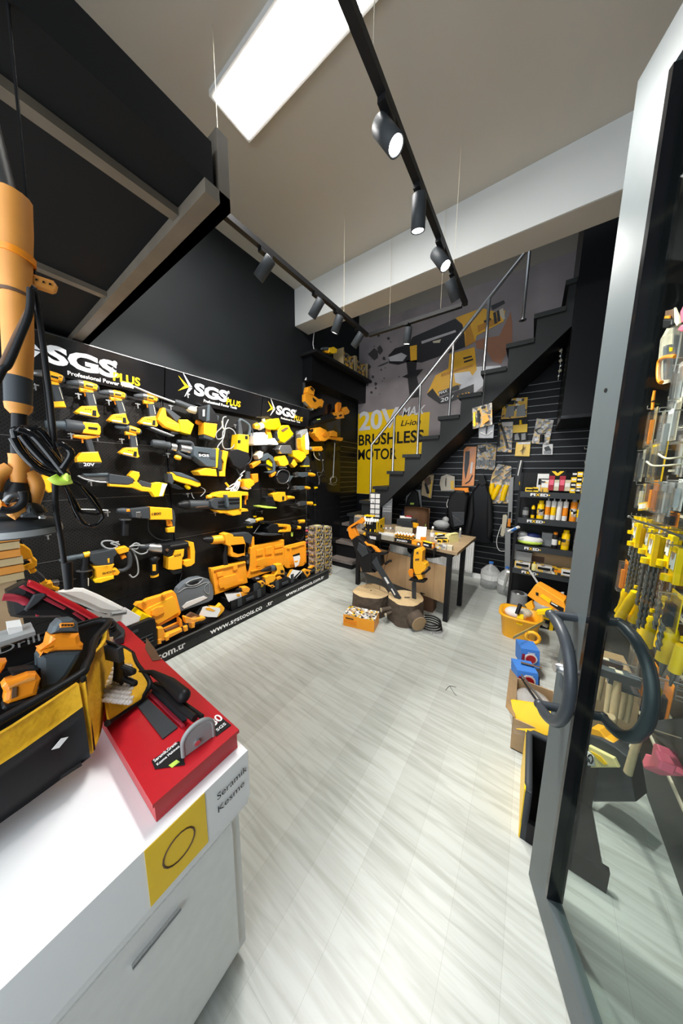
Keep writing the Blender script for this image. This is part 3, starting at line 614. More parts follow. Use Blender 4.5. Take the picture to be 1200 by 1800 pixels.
# pruning saw
fr(0, 750, 4)
tool('pruning_saw', 'small yellow cordless chainsaw pointing left, third row from the top', 'chainsaw', [
    ('guide_bar', 'SD', 'P', '545,345 600,335 770,330 770,395 690,392 600,375', .008), ('>chain', 'S', 'T', '545,345 600,370 690,388 770,392', .006), ('bar_cover', 'GB', 'P', '580,330 760,325 780,345 600,348', .03),
    ('gear_cover', 'G', 'P', '768,330 900,350 940,365 940,395 900,408 768,398', .07), ('body', 'Y', 'P', '768,400 900,408 960,380 1000,420 1060,430 1065,460 1000,455 940,432 770,420', .06), ('top_guard', 'Y', 'P', '905,345 935,310 980,320 985,345 960,395 930,365', .06), ('trigger_grip', 'G', 'P', '985,375 1070,400 1065,430 960,410', .04),
    ('battery', 'YL', 'P', '1070,400 1120,390 1175,400 1150,490 1090,495 1060,455', .07), ('>battery_base', 'W', 'P', '1140,400 1178,405 1140,490 1118,490', .075)], d=.085)
# rotary hammers
tool('rotary_hammer', 'yellow and grey rotary hammer reading 1800, drill bit pointing left', 'rotary hammer', [
    ('drill_bit', 'S', 'R', '560,580,3 700,585,4 760,590,6'), ('side_grip', 'K', 'R', '880,650,18 880,700,20 878,765,20'), ('>grip_ring', 'SD', 'R', '882,648,36 882,656,34'),
    ('chuck', 'G', 'R', '820,590,14 860,592,22 920,598,24'), ('gearbox', 'G', 'P', '915,580 1050,565 1055,650 930,640', .075), ('>collar', 'O', 'P', '890,580 920,580 920,600 890,600', .06), ('>mode_dial', 'SD', 'P', '955,600 990,598 1000,625 985,645 955,640', .09),
    ('motor_body', 'Y', 'P', '1055,565 1210,575 1215,655 1060,655', .085), ('rear_handle', 'G', 'P', '1200,572 1225,590 1235,640 1230,740 1215,740 1215,680 1195,640', .04), ('trigger', 'O', 'P', '1175,655 1210,650 1215,700 1180,700', .03), ('handle_foot', 'Y', 'P', '1175,715 1230,700 1228,745 1180,745', .045), ('cord_end', 'K', 'T', '1045,650 1045,730 1090,780 1150,800 1195,795', .005)], d=.09)
p = LW.at(267, 906, .135); text([o for o in ALL if o.name.startswith('rotary_hammer')][-1], '1800', p, (0, 1, 0), (0, 0, 1), .022, .07, 'K', bold=.02)
fr(90, 900, 8)
tool('rotary_hammer', 'dark rotary hammer with a yellow motor hanging below its grey gearbox, bottom left', 'rotary hammer', [
    ('chuck', 'GB', 'R', '115,690,22 160,675,34 200,665,40 340,640,42 350,635,36 450,620,40'), ('collar', 'Y', 'R', '455,610,44 545,590,42'), ('side_grip', 'K', 'R', '490,640,46 480,740,40 475,810,50 470,890,48 480,1090,48'), ('>grip_ring', 'SD', 'R', '475,815,95 475,825,90'), ('>grip_label', 'CR', 'P', '515,930 530,930 530,1040 518,1040', .004, .13),
    ('gearbox', 'G', 'P', '555,590 850,530 900,520 930,590 880,640 880,720 780,760 620,750 555,690', .09), ('>mode_dial', 'K', 'R', '800,680,48 810,675,48'), ('>dial_mark', 'Y', 'P', '790,660 820,650 820,710 800,720', .004, .16),
    ('top_handle', 'Y', 'P', '890,520 1060,485 1100,520 1090,560 960,600 930,580', .06), ('trigger', 'O', 'P', '975,620 1040,590 1065,640 1000,670', .03), ('rear_handle', 'G', 'T', '1075,560 1100,640 1095,760 1020,820 940,830', .018),
    ('motor_body', 'Y', 'P', '590,770 890,735 860,800 870,900 640,940 625,820', .10), ('motor_skirt', 'YL', 'P', '605,970 640,935 880,895 885,940 700,1000 620,1000', .11), ('pivot', 'Y', 'P', '860,820 930,800 970,850 940,890 870,900', .07), ('>pivot_hole', 'K', 'R', '930,855,24 940,855,24'), ('vent', 'K', 'P', '680,1000 870,945 860,1010 720,1050', .08),
    ('power_cord', 'GL', 'T', '1100,500 1180,440 1240,460 1200,520 1100,500 1160,560 1210,700 1220,860 1150,920 1100,880', .006)], d=.09)
tool('grey_cable', 'grey cord loops hanging above the lower rotary hammer', 'cord', [('coil', 'GL', 'T', '960,460 850,410 740,410 710,450 760,500 850,520 930,480 840,440 950,420', .006), ('tail', 'GL', 'T', '1100,490 1200,470 1330,480 1350,560 1250,590 1130,520', .006)], d=.1)
fr(230, 900, 8)
tool('rotary_hammer', 'yellow rotary hammer with steel front collar and black side grip, bottom middle', 'rotary hammer', [
    ('chuck', 'G', 'R', '120,490,30 200,490,36 240,490,44'), ('steel_collar', 'S', 'R', '240,490,46 290,500,62 340,510,62 440,515,70'), ('side_grip', 'K', 'R', '335,620,20 335,650,66 330,690,44 330,880,46'), ('>grip_window', 'Y', 'P', '305,740 352,740 352,830 305,830', .004, .14), ('>grip_cap', 'Y', 'R', '330,880,50 335,905,50'),
    ('gearbox', 'K', 'P', '445,460 810,420 820,490 760,510 740,520 600,540 580,620 490,620 445,570', .10), ('>rib', 'SD', 'P', '560,470 800,432 802,446 560,486', .004, .155), ('>dial', 'BN', 'P', '490,530 515,515 540,530 520,560 495,550', .01, .15),
    ('motor_body', 'Y', 'P', '530,640 600,620 620,540 752,522 745,620 725,650 720,795 600,820 525,810', .11), ('motor_cap', 'K', 'P', '540,825 720,800 715,860 600,885', .10), ('rear_handle', 'Y', 'P', '790,412 885,430 905,560 900,720 850,760 780,775 740,740 745,690 840,665 835,560 830,490 815,480', .06), ('>pivot_screw', 'K', 'R', '785,740,14 790,740,14'), ('cord', 'K', 'T', '720,860 690,960 680,1010', .005)], d=.09)
fr(310, 810, 8)
tool('rotary_hammer', 'tall orange rotary hammer on the lowest row, above the open orange case', 'rotary hammer', [
    ('chuck', 'K', 'R', '370,1105,18 400,1105,34 490,1110,50'), ('gear_sleeve', 'OR', 'R', '495,1115,58 560,1110,62 645,1100,62'), ('neck', 'K', 'R', '650,1090,44 690,1085,48'),
    ('gearbox', 'OR', 'P', '675,1040 740,1015 800,1040 810,1070 940,1070 975,1170 960,1300 870,1320 790,1290 780,1220 700,1180', .11), ('motor_cover', 'G', 'P', '780,1030 1020,1010 1075,1060 1050,1180 960,1140 930,1060 810,1060', .09), ('side_grip', 'K', 'R', '700,1150,20 695,1240,24 680,1330,30 690,1460,36')], d=.10)
fr(340, 960, 8); br = [o for o in ALL if o.name.startswith('rotary_hammer') and o.type == 'EMPTY'][-1]
more(br, [('lower_motor', 'OR', 'P', '520,-20 730,-40 725,140 700,135 620,160 540,150 520,120', .11), ('motor_foot', 'K', 'P', '540,155 620,165 725,140 780,150 770,200 640,200', .09), ('rear_handle', 'OR', 'P', '800,-120 855,-130 860,0 840,130 800,120 820,20', .05)])
fr(0, 0, 1)
more(br, [('lever', 'K', 'P', '432,970 440,975 444,1005 437,1010', .02, .12), ('hinge', 'SD', 'R', '433,975,3 435,990,3', .01, .12)])

def tag_text(nm, idx, st, u, v, h, w_, mt, dd):
    o = [x for x in ALL if x.name.split('.')[0] == nm and x.type == 'EMPTY'][idx]; P_ = LW.at(u, v, dd); text(o, st, P_, (0, 1, 0), (0, 0, 1), h, w_, mt, 'lettering', .001, .02)
tag_text('demolition_breaker', 1, 'SGS', 349, 802, .022, .10, 'WT', .169)
tag_text('rotary_hammer', 1, 'SGS', 180, 1010, .014, .08, 'K', .142)
tag_text('rotary_hammer', 2, 'SGS', 306, 979, .018, .06, 'K', .147)
# ---- rest of the tool wall
fr(310, 810, 8)
tool('angle_grinder', 'yellow and grey straight grinder slanting down, below the pruning saw', 'grinder', [
    ('body', 'Y', 'P', '-90,160 -10,170 60,200 220,270 340,310 345,350 300,372 200,340 40,300 -60,260', .07), ('>top_shell', 'GB', 'P', '-60,150 60,165 250,240 330,290 320,305 200,262 0,205', .08), ('head', 'G', 'P', '-120,180 -60,180 -30,290 -60,340 -110,300', .08), ('side_knob', 'YB', 'R', '130,340,26 160,370,34 185,390,24'), ('guard', 'K', 'P', '-100,320 0,330 120,400 40,410 -60,380', .06), ('power_cord', 'GL', 'T', '345,370 400,410 390,450 340,500', .004), ('tail', 'GL', 'T', '210,450 230,510 250,530', .003)], d=.085)
tool('demolition_hammer', 'big yellow demolition hammer with a thick black nose pointing left', 'breaker hammer', [
    ('nose', 'K', 'R', '20,620,30 60,620,46 110,620,66 150,620,64 180,620,58'), ('barrel', 'G', 'R', '170,615,62 250,618,64 460,620,62 480,620,50'), ('>red_line', 'BN', 'P', '270,650 450,632 450,640 275,660', .003, .165),
    ('housing', 'G', 'P', '480,570 540,525 900,520 905,665 720,690 540,680 490,640', .13), ('>rib', 'K', 'P', '740,530 890,530 890,548 740,552', .004, .17), ('>rib', 'K', 'P', '750,580 890,575 890,595 750,600', .004, .17), ('>rib', 'K', 'P', '590,570 680,565 680,590 590,592', .004, .17), ('>rib', 'K', 'P', '590,620 680,620 680,645 590,645', .004, .17),
    ('top_shell', 'Y', 'P', '525,500 580,455 700,430 920,430 1010,440 1015,490 930,490 900,515 600,520', .12), ('bottom_shell', 'Y', 'P', '540,690 740,690 900,665 1000,675 1015,710 915,720 910,755 800,775 720,740 620,740', .11), ('rear_frame', 'YL', 'P', '895,480 920,480 920,680 895,680', .14), ('rear_grip', 'K', 'P', '925,460 960,460 960,660 925,660', .06), ('rear_handle', 'O', 'P', '965,480 1010,480 1005,540 980,560 985,620 960,610', .06), ('side_grip', 'GB', 'P', '690,480 720,480 745,620 735,665 710,640', .05, .18), ('front_knob', 'Y', 'R', '425,505,24 460,508,32 510,512,30')], d=.1)
tool('palm_router', 'orange palm router hanging right of the cord bundle', 'router', [('motor_cap', 'G', 'R', '1000,150,36 995,250,40'), ('body', 'Y', 'P', '945,265 1040,250 1090,280 1100,330 1020,400 960,360', .10), ('base', 'CR', 'P', '965,365 1040,360 1060,390 1010,410 975,395', .09), ('side_housing', 'O', 'P', '1060,190 1150,180 1155,290 1100,320 1070,260', .07)], d=.09)
tool('loose_cable', 'pale grey cord bundle tied with a yellow band in the middle bay', 'cord', [('coil', 'W', 'T', '960,140 900,200 890,280 780,340 700,400 780,380 880,300 820,410 760,420 860,330 890,300 860,400 800,430 840,300 930,200', .006), ('band', 'Y', 'T', '865,260 890,280 915,290', .01), ('plug', 'Y', 'R', '690,310,14 735,365,16')], d=.1)
tool('loose_cable', 'thin dark cord hanging down to a small yellow plug between two bays', 'cord', [('cord', 'K', 'T', '1115,640 1120,700 1112,770', .004), ('plug', 'YB', 'P', '1092,775 1130,775 1128,795 1094,795', .02)], d=.06)
fr(430, 710, 8)
tool('paint_sprayer', 'yellow paint sprayer with a white tank under the smallest header sign', 'paint sprayer', [
    ('tank', 'WT', 'P', '130,450 300,430 325,440 325,575 140,580 128,560', .13), ('>tank_lid', 'W', 'P', '160,400 280,400 300,432 150,445', .10), ('nozzle', 'Y', 'R', '125,315,30 170,310,46 190,320,36'), ('air_cap', 'CR', 'R', '190,320,50 250,310,46'), ('trigger', 'K', 'P', '245,300 290,290 290,400 255,395', .05),
    ('motor_body', 'YB', 'P', '285,260 350,215 480,200 510,300 440,360 350,360 300,330', .12), ('>motor_hook', 'CR', 'P', '255,215 285,205 290,250 265,255', .03), ('grip', 'Y', 'P', '305,350 360,350 390,480 330,495', .05), ('battery', 'WT', 'P', '330,500 420,480 475,560 465,578 330,570', .10)], d=.1)
tool('jigsaw', 'yellow corded jigsaw standing on edge right of the paint sprayer', 'jigsaw', [('body', 'YB', 'P', '465,400 490,335 540,300 620,300 650,370 690,420 640,480 560,545 500,520 470,470', .11), ('>handle_opening', 'BN', 'P', '510,370 590,325 620,340 540,395', .006, .16), ('shoe', 'S', 'P', '600,490 680,440 690,455 570,560 520,555', .08), ('rear_shell', 'G', 'P', '455,410 470,370 490,520 470,500', .10)], d=.1)
tool('angle_drill', 'white and yellow angled spray tool with a long grip in the far bay', 'angle drill', [('head', 'GL', 'P', '780,420 830,365 880,350 890,400 820,440 800,480', .08), ('neck', 'Y', 'P', '790,490 830,440 885,410 900,560 905,700 860,720 840,680 800,620', .09), ('>white_shell', 'WT', 'P', '850,440 890,400 910,560 905,650 860,640', .10), ('motor', 'YL', 'P', '680,660 760,650 840,680 870,740 800,820 760,790 690,740', .11), ('lower_grip', 'G', 'P', '850,760 890,730 912,780 915,870 840,870', .06), ('battery', 'YL', 'P', '830,865 915,865 912,885 832,885', .08)], d=.1)
tool('plastic_sleeve', 'clear plastic sleeve hanging left of the angled spray tool', 'bag', [('sleeve', 'PL', 'P', '730,380 765,370 770,500 760,650 730,660 725,500', .02)], d=.07)
tool('circular_saw', 'circular saw with a yellow blade in the far bay', 'circular saw', [('blade', 'YB', 'R', '362,850,0.5 362,850,1'), ('guard', 'GB', 'P', '180,790 230,740 330,690 400,740 440,860 430,950 370,980 300,960 400,940 400,820 340,760 280,800 220,800', .06), ('blade_disc', 'SD', 'P', '300,790 350,765 395,800 410,880 390,940 330,950 300,900', .006), ('>blade_center', 'YB', 'P', '305,800 350,775 390,810 405,880 385,925 335,930 308,890', .004, .108), ('motor', 'CR', 'P', '175,720 220,660 265,680 250,750 200,780', .09), ('handle', 'K', 'P', '130,850 300,840 440,910 430,925 280,870 130,880', .05), ('trigger_body', 'O', 'P', '100,850 150,820 220,780 230,830 160,880 120,905', .06)], d=.1)
tool('trim_router', 'silver and yellow trim router above the coiled black saw', 'router', [('top_cap', 'S', 'P', '480,640 510,580 640,580 670,640 660,700 520,700', .09), ('body', 'Y', 'P', '490,740 570,725 615,810 620,850 560,880 500,870 470,800', .10), ('battery', 'Y', 'P', '650,840 700,780 745,850 700,895', .07), ('battery_base', 'K', 'P', '600,730 690,760 650,840 620,830', .08), ('hose', 'K', 'T', '400,640 430,590 500,570 600,560 650,550', .006), ('spindle', 'SD', 'R', '440,880,14 490,850,18'), ('steel_base', 'GL', 'P', '520,880 580,870 600,900 520,905', .06)], d=.11)
tool('mini_circular_saw', 'black cut-off saw with a round clear guard in the far bay', 'circular saw', [('round_guard', 'K', 'P', '440,1010 470,940 540,915 620,940 640,1010 620,1080 560,1130 490,1125 450,1080', .06), ('>guard_ring', 'SD', 'T', '450,1010 480,950 540,925 610,950 630,1010 600,1090 540,1120 480,1100 452,1040', .006, .155), ('>hub', 'SD', 'R', '540,1020,14 545,1022,24'), ('wing', 'GB', 'P', '620,1010 690,1010 640,1090 580,1115 600,1060', .05), ('yellow_knob', 'O', 'P', '370,1000 430,950 450,960 420,1010 380,1030', .05), ('cord', 'SD', 'T', '600,1120 620,1160 600,1200', .004)], d=.11)
for a, lb, s in (((700, 955), 'short grey and yellow grinder at the right edge of the far bay, upper of three', 1.0), ((690, 1150), 'short grey and yellow grinder in the far bay, middle of three', .8)):
    x, y = a; q = lambda st: ' '.join('%f,%f%s' % (x + float(c.split(',')[0]) * s, y + float(c.split(',')[1]) * s, (',' + str(float(c.split(',')[2]) * s)) if c.count(',') == 2 else '') for c in st.split())
    tool('small_grinder', lb, 'grinder', [('head', 'SD', 'P', q('0,20 60,0 70,60 30,80'), .05), ('body', 'GB', 'P', q('55,10 190,5 195,60 120,80 60,60'), .07), ('handle', 'Y', 'R', q('190,30,22 240,40,30 280,45,20')), ('disc', 'SD', 'P', q('20,60 60,66 50,76 15,72'), .08)], d=.085)
fr(430, 820, 8)
tool('small_grinder', 'short black and yellow grinder on a rack of hooks, lowest of three', 'grinder', [('head', 'SD', 'P', '745,530 790,500 800,550 760,560', .05), ('body', 'G', 'P', '790,495 870,490 880,545 800,555', .07), ('handle', 'Y', 'R', '870,515,22 940,520,28'), ('rack_wire', 'SD', 'T', '640,565 720,575 820,595 880,560', .003)], d=.1)
tool('rotary_polisher', 'yellow rotary polisher with a lime pad and a bow handle', 'polisher', [('pad', 'LIME', 'P', '218,560 300,555 455,575 450,590 330,592 230,578', .14), ('backing', 'K', 'P', '300,470 420,480 440,555 300,552', .11), ('gear_head', 'K', 'P', '295,440 340,415 400,430 410,480 300,480', .08), ('body', 'Y', 'P', '385,390 480,360 570,360 590,480 500,500 420,480', .09), ('>switch', 'K', 'P', '528,420 556,420 556,470 530,472', .004, .15), ('tail', 'Y', 'R', '585,440,30 640,435,26 690,440,18'), ('bow_handle', 'K', 'T', '320,320 400,330 450,380 470,480 450,500', .012), ('cord', 'K', 'T', '690,450 720,490 680,530 560,540', .006)], d=.1)
tool('angle_grinder', 'yellow and silver angle grinder above the orange case lid, far bay', 'grinder', [('gear_head', 'GL', 'P', '60,770 120,735 160,745 150,790 90,800', .08), ('body', 'Y', 'R', '150,765,30 200,745,32 250,735,26'), ('>side_cap', 'YB', 'P', '50,845 112,840 112,865 52,866', .04), ('disc', 'G', 'P', '50,800 120,790 120,812 60,818', .10), ('black_disc', 'K', 'P', '210,770 380,775 370,798 220,800', .12), ('yellow_knob', 'YB', 'R', '245,790,14 272,788,16'), ('cord', 'GL', 'T', '215,820 170,880 130,940', .003)], d=.09)
tool('disc_sander', 'black and yellow disc sander with a wide black pad, low in the far bay', 'sander', [('pad', 'G', 'P', '215,960 300,940 480,945 530,955 400,975 250,972', .16), ('head', 'K', 'P', '310,870 370,820 460,810 480,880 470,930 340,940', .10), ('body', 'Y', 'P', '465,810 640,820 655,860 650,915 560,925 470,925 520,890 600,890 600,850 480,850', .09), ('rear_grip', 'K', 'R', '655,850,36 720,850,30'), ('>end_ring', 'Y', 'R', '720,855,26 775,862,24'), ('cord', 'K', 'T', '770,880 820,900 830,980 780,1040 720,1010', .006)], d=.1)
tool('cable_plug', 'small yellow plug hanging below the disc sander grip', 'plug', [('plug', 'LIME', 'P', '660,925 682,925 678,985 662,985', .02), ('cord', 'K', 'T', '670,925 690,900 720,900', .003)], d=.08)
tool('multi_tool', 'small yellow multi tool near the stacked boxes', 'multi tool', [('head', 'K', 'P', '680,780 740,760 770,790 700,810', .06), ('body', 'Y', 'R', '760,775,26 830,770,26'), ('tail', 'K', 'R', '835,765,24 905,760,20'), ('cord', 'K', 'T', '740,800 700,830 720,850', .004)], d=.09)
tool('loose_cable', 'black cord with a yellow tag near the stacked boxes at the far bay edge', 'cord', [('cord', 'K', 'T', '985,440 990,560 985,700 990,750', .004), ('tag', 'YB', 'P', '978,530 1008,530 1004,550 980,550', .02)], d=.05)
tool('cable_plug', 'yellow plug at the far edge beside the heat gun cord', 'plug', [('plug', 'YB', 'P', '985,285 1025,285 1030,305 990,315', .02), ('cord', 'K', 'T', '990,300 985,360 985,420', .003)], d=.05)
# on the glossy panel
GP = PL((XL + .03, 0, 0), (1, 0, 0), (0, 1, 0))
fr(430, 710, 8)
tool('leaf_blower', 'round orange blower on the glossy panel', 'blower', [('fan_housing', 'OR', 'R', '1100,430,0.5 1100,430,1'), ('housing', 'OR', 'P', '1000,340 1060,325 1150,370 1185,420 1190,490 1130,525 1060,520 1030,480 1000,450 985,410', .12), ('>intake', 'O', 'P', '1110,410 1150,410 1160,450 1120,465 1095,440', .01, .165), ('>knob', 'O', 'R', '1010,410,20 1025,410,26'), ('nozzle', 'K', 'R', '910,375,14 960,375,24 1000,375,28')], pl=GP, d=.1)
tool('heat_gun', 'yellow heat gun with a loop handle on the glossy panel', 'heat gun', [('nozzle', 'GL', 'R', '905,625,20 955,630,30'), ('body', 'Y', 'P', '950,600 1085,595 1105,640 1080,665 960,660', .07), ('>label', 'O', 'P', '975,625 1045,625 1045,645 975,642', .003, .117), ('loop_handle', 'CR', 'T', '970,665 975,720 1010,770 1070,795 1100,790 1060,740 1040,680', .007), ('grip', 'K', 'P', '1060,670 1110,675 1090,800 1070,800', .04), ('hanging_cord', 'SD', 'T', '1090,800 1100,900 1085,960 1020,970 1050,1060 1040,1120', .005)], pl=GP, d=.08)
fr(520, 560, 7.5)
tool('brad_nailer', 'orange nailer hung slanting high on the glossy panel', 'nailer', [('body', 'OR', 'P', '165,900 200,890 250,940 240,1010 190,1000 150,970', .08), ('grip', 'OR', 'P', '150,975 240,1015 300,1060 340,1060 370,1090 350,1170 320,1150 270,1190 200,1180 120,1090 120,1000', .06), ('>window', 'K', 'P', '190,905 210,905 240,940 230,950 200,930', .006, .12), ('>window', 'K', 'P', '225,1040 270,1080 250,1100 225,1070', .006, .105), ('magazine', 'CR', 'P', '118,1095 140,1090 240,1195 225,1210', .05), ('rail', 'YL', 'P', '140,1090 160,1085 260,1180 242,1195', .05)], pl=GP, d=.07)
fr(520, 680, 7.5)
tool('leaf_vacuum', 'orange blower with a long black tube slanting down to the left on the glossy panel', 'blower', [('tube', 'K', 'R', '215,490,30 260,470,40 400,420,50 500,395,48'), ('>tube_badge', 'LIME', 'P', '275,425 320,418 325,430 280,437', .003, .20), ('housing', 'OR', 'P', '495,355 550,330 620,320 640,410 560,425 515,415', .11), ('>intake', 'K', 'P', '560,380 600,360 610,380 580,395', .006, .155), ('top_handle', 'O', 'P', '545,230 570,200 600,210 600,270 580,320 545,335', .05), ('battery', 'OR', 'P', '620,290 670,260 710,320 700,350 650,370', .08)], pl=GP, d=.1)
tool('paint_mixer', 'orange paint mixer with a long steel whisk rod hanging down the glossy panel', 'mixer', [('motor', 'OR', 'P', '460,590 500,575 545,600 545,660 460,650', .09), ('arm', 'OR', 'P', '440,655 620,670 620,700 600,715 440,685', .05), ('chuck', 'K', 'R', '510,690,20 512,740,14'), ('rod', 'S', 'R', '512,740,6 490,1200,6'), ('top_knob', 'K', 'R', '508,560,8 508,585,8')], pl=GP, d=.1)
fr(300, 750, 4)
tool('whisk_head', 'steel whisk cage at the end of the mixer rod', 'whisk', [('ring', 'S', 'T', '1120,400 1130,360 1160,355 1165,385 1140,400', .004), ('bottom_ring', 'S', 'T', '1110,400 1140,412 1165,405', .004), ('blade', 'S', 'T', '1140,345 1120,370 1135,408', .004)], pl=GP, d=.1)
tool('loose_cable', 'loose steel grey cord ends dangling below the heat gun', 'cord', [('cord', 'SD', 'T', '1030,320 1060,330 1040,360 1045,400 1035,410', .004), ('second_end', 'SD', 'T', '1065,240 1070,290 1080,320', .004)], pl=GP, d=.006)
# ---- things on the plinth
fr(340, 960, 8)
CP = PL((-2.66, 0, 0), (1, 0, 0), (0, 1, 0))
def caselid(label, outline, ribs, mt='OR', hinge=True, d=.04):
    t = tool('open_tool_case', label, 'tool case', [('shell', mt, 'P', outline, .05, .03), ], pl=CP, d=d)
    for k, r in enumerate(ribs): more(t, [('moulded_rib', mt, 'P', r, .014, .062)], pl=CP)
    return t
caselid('open orange tool case lid on the platform, right of the grey plastic case', '240,315 300,310 400,290 730,205 765,515 300,690 290,640', ['275,335 735,225 740,240 278,352', '265,350 285,345 320,670 305,675', '330,380 420,360 430,420 340,440', '360,450 600,395 640,440 640,480 700,480 700,520 440,610 430,580 380,600 355,540', '560,280 620,265 625,330 565,345'])
fr(430, 930, 8)
caselid('largest open orange case lid, at the start of the far bay', '80,270 140,240 555,150 562,500 500,560 300,620 60,700 40,680 75,520', ['170,440 300,400 410,400 410,480 290,530 170,520', '170,300 260,275 260,360 170,380', '290,265 380,240 385,350 295,365', '420,235 540,205 540,250 425,275', '420,300 540,270 540,330 425,350', '90,590 520,480 520,500 95,610', '180,540 420,485 420,500 185,560'])
t = caselid('smaller upright orange case lid at the far end of the platform', '565,260 600,240 860,175 870,470 820,520 600,555 560,530', ['600,270 840,205 845,220 605,285', '640,270 660,262 665,500 645,510', '845,225 862,222 862,460 845,470', '690,245 760,225 760,250 700,265'])
# black trays full of tools
def tray(label, y0, y1, x0=-2.66, x1=-2.45, h=.11, z=.15):
    t = T('tool_case', label, 'tool case', ((x0 + x1) / 2, (y0 + y1) / 2, z))
    M().bb((x0, y0, z), (x1, y1, z + .012)).build('floor_panel', 'K', t); w_ = .01
    for a, b, nm in (((x0, y0, z), (x0 + w_, y1, z + h), 'side_wall'), ((x1 - w_, y0, z), (x1, y1, z + h), 'side_wall'), ((x0, y0, z), (x1, y0 + w_, z + h), 'side_wall'), ((x0, y1 - w_, z), (x1, y1, z + h), 'side_wall')): M().bb(a, b).build(nm, 'K', t)
    for f in (.22, .78): y = y0 + (y1 - y0) * f; M().bb((x1, y - .025, z + .02), (x1 + .008, y + .025, z + h + .004)).build('latch', 'G', t)
    M().bb((x1, (y0 + y1) / 2 - .05, z + .045), (x1 + .014, (y0 + y1) / 2 + .05, z + .075)).build('handle', 'G', t)
    return t
tray('black open tool case tray in front of the middle orange lid', 1.50, 1.95)
tray('black open tool case tray below the largest orange lid', 2.02, 2.48, h=.13)
tray('low black open case tray near the far end of the platform', 2.55, 2.98, h=.09)
tp = T('display_card', 'dark plate with a yellow mark standing in the middle black case', 'plate', (-2.45, 1.86, .2)); M().bb((-2.475, 1.80, .17), (-2.468, 1.96, .345)).build('plate', 'G', tp); M().bb((-2.4675, 1.90, .27), (-2.466, 1.93, .32)).build('yellow_mark', 'YB', tp)
TP = PL((-2.55, 0, 0), (1, 0, 0), (0, 1, 0))
fr(430, 930, 8)
tool('cordless_drill', 'black chucked drill lying across the tray below the largest orange lid', 'drill', [('chuck', 'K', 'R', '225,590,10 260,580,24 330,560,40 450,540,44'), ('>collar', 'GB', 'R', '350,555,42 400,548,46'), ('body', 'Y', 'P', '440,510 520,490 560,560 560,640 460,640 420,660 460,590', .08), ('>switch_box', 'K', 'P', '505,580 540,575 555,610 515,620', .006, .09), ('grip', 'G', 'P', '540,570 600,620 570,680 520,640', .05)], pl=TP, d=.04)
tool('cordless_grinder', 'yellow tool head lying in the tray below the largest orange lid', 'grinder', [('body', 'Y', 'P', '290,680 340,650 430,645 440,700 380,770 300,790', .07), ('>opening', 'K', 'P', '330,700 380,690 370,720 330,730', .006, .08), ('second_body', 'OR', 'P', '450,690 500,660 540,700 520,770 460,770', .07), ('collar', 'SD', 'R', '545,700,30 590,690,34')], pl=TP, d=.05)
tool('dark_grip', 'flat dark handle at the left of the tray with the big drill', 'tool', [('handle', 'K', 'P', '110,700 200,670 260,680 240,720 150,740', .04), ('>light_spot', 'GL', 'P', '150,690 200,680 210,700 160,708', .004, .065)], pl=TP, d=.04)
for lb, st, dd in (('yellow plastic part at the left front of the largest tray', '200,750 260,730 300,770 250,790', .08), ('yellow battery adapter at the front of the largest tray', '340,800 400,785 430,810 390,830', .09), ('orange twin hook part in the low tray at the platform end', '820,590 860,560 940,580 920,640 880,680 850,640', .09), ('orange curved handle part on the low tray at the platform end', '910,550 950,515 1030,520 1040,550 990,570 960,560', .07)):
    tool('case_fitting', lb, 'plastic part', [('body', 'OR', 'P', st, .04), ('>slot', 'K', 'P', ' '.join('%f,%f' % (sum(float(c.split(',')[0]) for c in st.split()) / len(st.split()) * .6 + .4 * float(c.split(',')[0]), sum(float(c.split(',')[1]) for c in st.split()) / len(st.split()) * .6 + .4 * float(c.split(',')[1])) for c in st.split()), .004, dd + .021)], pl=TP, d=dd)
def leaflet(label, st, pic, pl, d, bar=None):
    t = tool('leaflet', label, 'leaflet', [('sheet', 'WT', 'P', st, .004, d, 0), ('>picture', 'Y', 'P', pic, .002, d + .003, 0)] + ([('>dark_band', 'K', 'P', bar, .002, d + .003, 0)] if bar else []), pl=pl, d=d); return t
leaflet('white leaflet standing in the small orange case at the far end', '680,380 770,360 780,400 760,500 710,540', '700,450 750,440 745,460 705,470', TP, .0, '675,365 770,335 778,362 680,388')
leaflet('white instruction leaflet in the low tray at the far end', '600,660 670,570 800,590 810,600 720,690 650,700', '590,660 640,570 680,560 650,610 610,680', TP, .1, '690,680 780,590 790,600 705,700')
fr(340, 960, 8)
leaflet('white leaflet on the middle black tray beside the plate with a yellow mark', '440,660 660,650 690,740 560,800 490,780', '600,680 650,670 660,700 620,710', TP, .08, '440,655 630,635 640,650 445,670')
tool('cordless_screwdriver', 'orange tool with a dark chuck inside the middle black tray', 'drill', [('chuck', 'K', 'R', '600,620,20 680,610,34'), ('body', 'OR', 'P', '690,590 770,575 800,600 780,650 720,660 690,630', .07), ('battery', 'OR', 'P', '660,660 700,640 780,680 770,720 700,740', .06)], pl=TP, d=.05)
# battery adaptor strip with leaflet
leaflet('white leaflet with a yellow drill picture in front of the grey plastic case', '80,970 130,860 180,845 370,870 380,900 330,1000 200,995', '165,870 230,865 310,910 280,920 180,895', TP, .14, '20,960 100,850 130,855 60,980')
tool('bit_tray', 'yellow bit and parts tray under the leaflet with a yellow drill picture', 'parts tray', [('tray', 'Y', 'P', '0,1010 60,985 160,1000 175,1020 140,1050 0,1080', .05), ('side_tray', 'Y', 'P', '240,850 340,860 390,810 440,870 430,910 350,1000 330,990 380,890', .05)], pl=TP, d=.10)
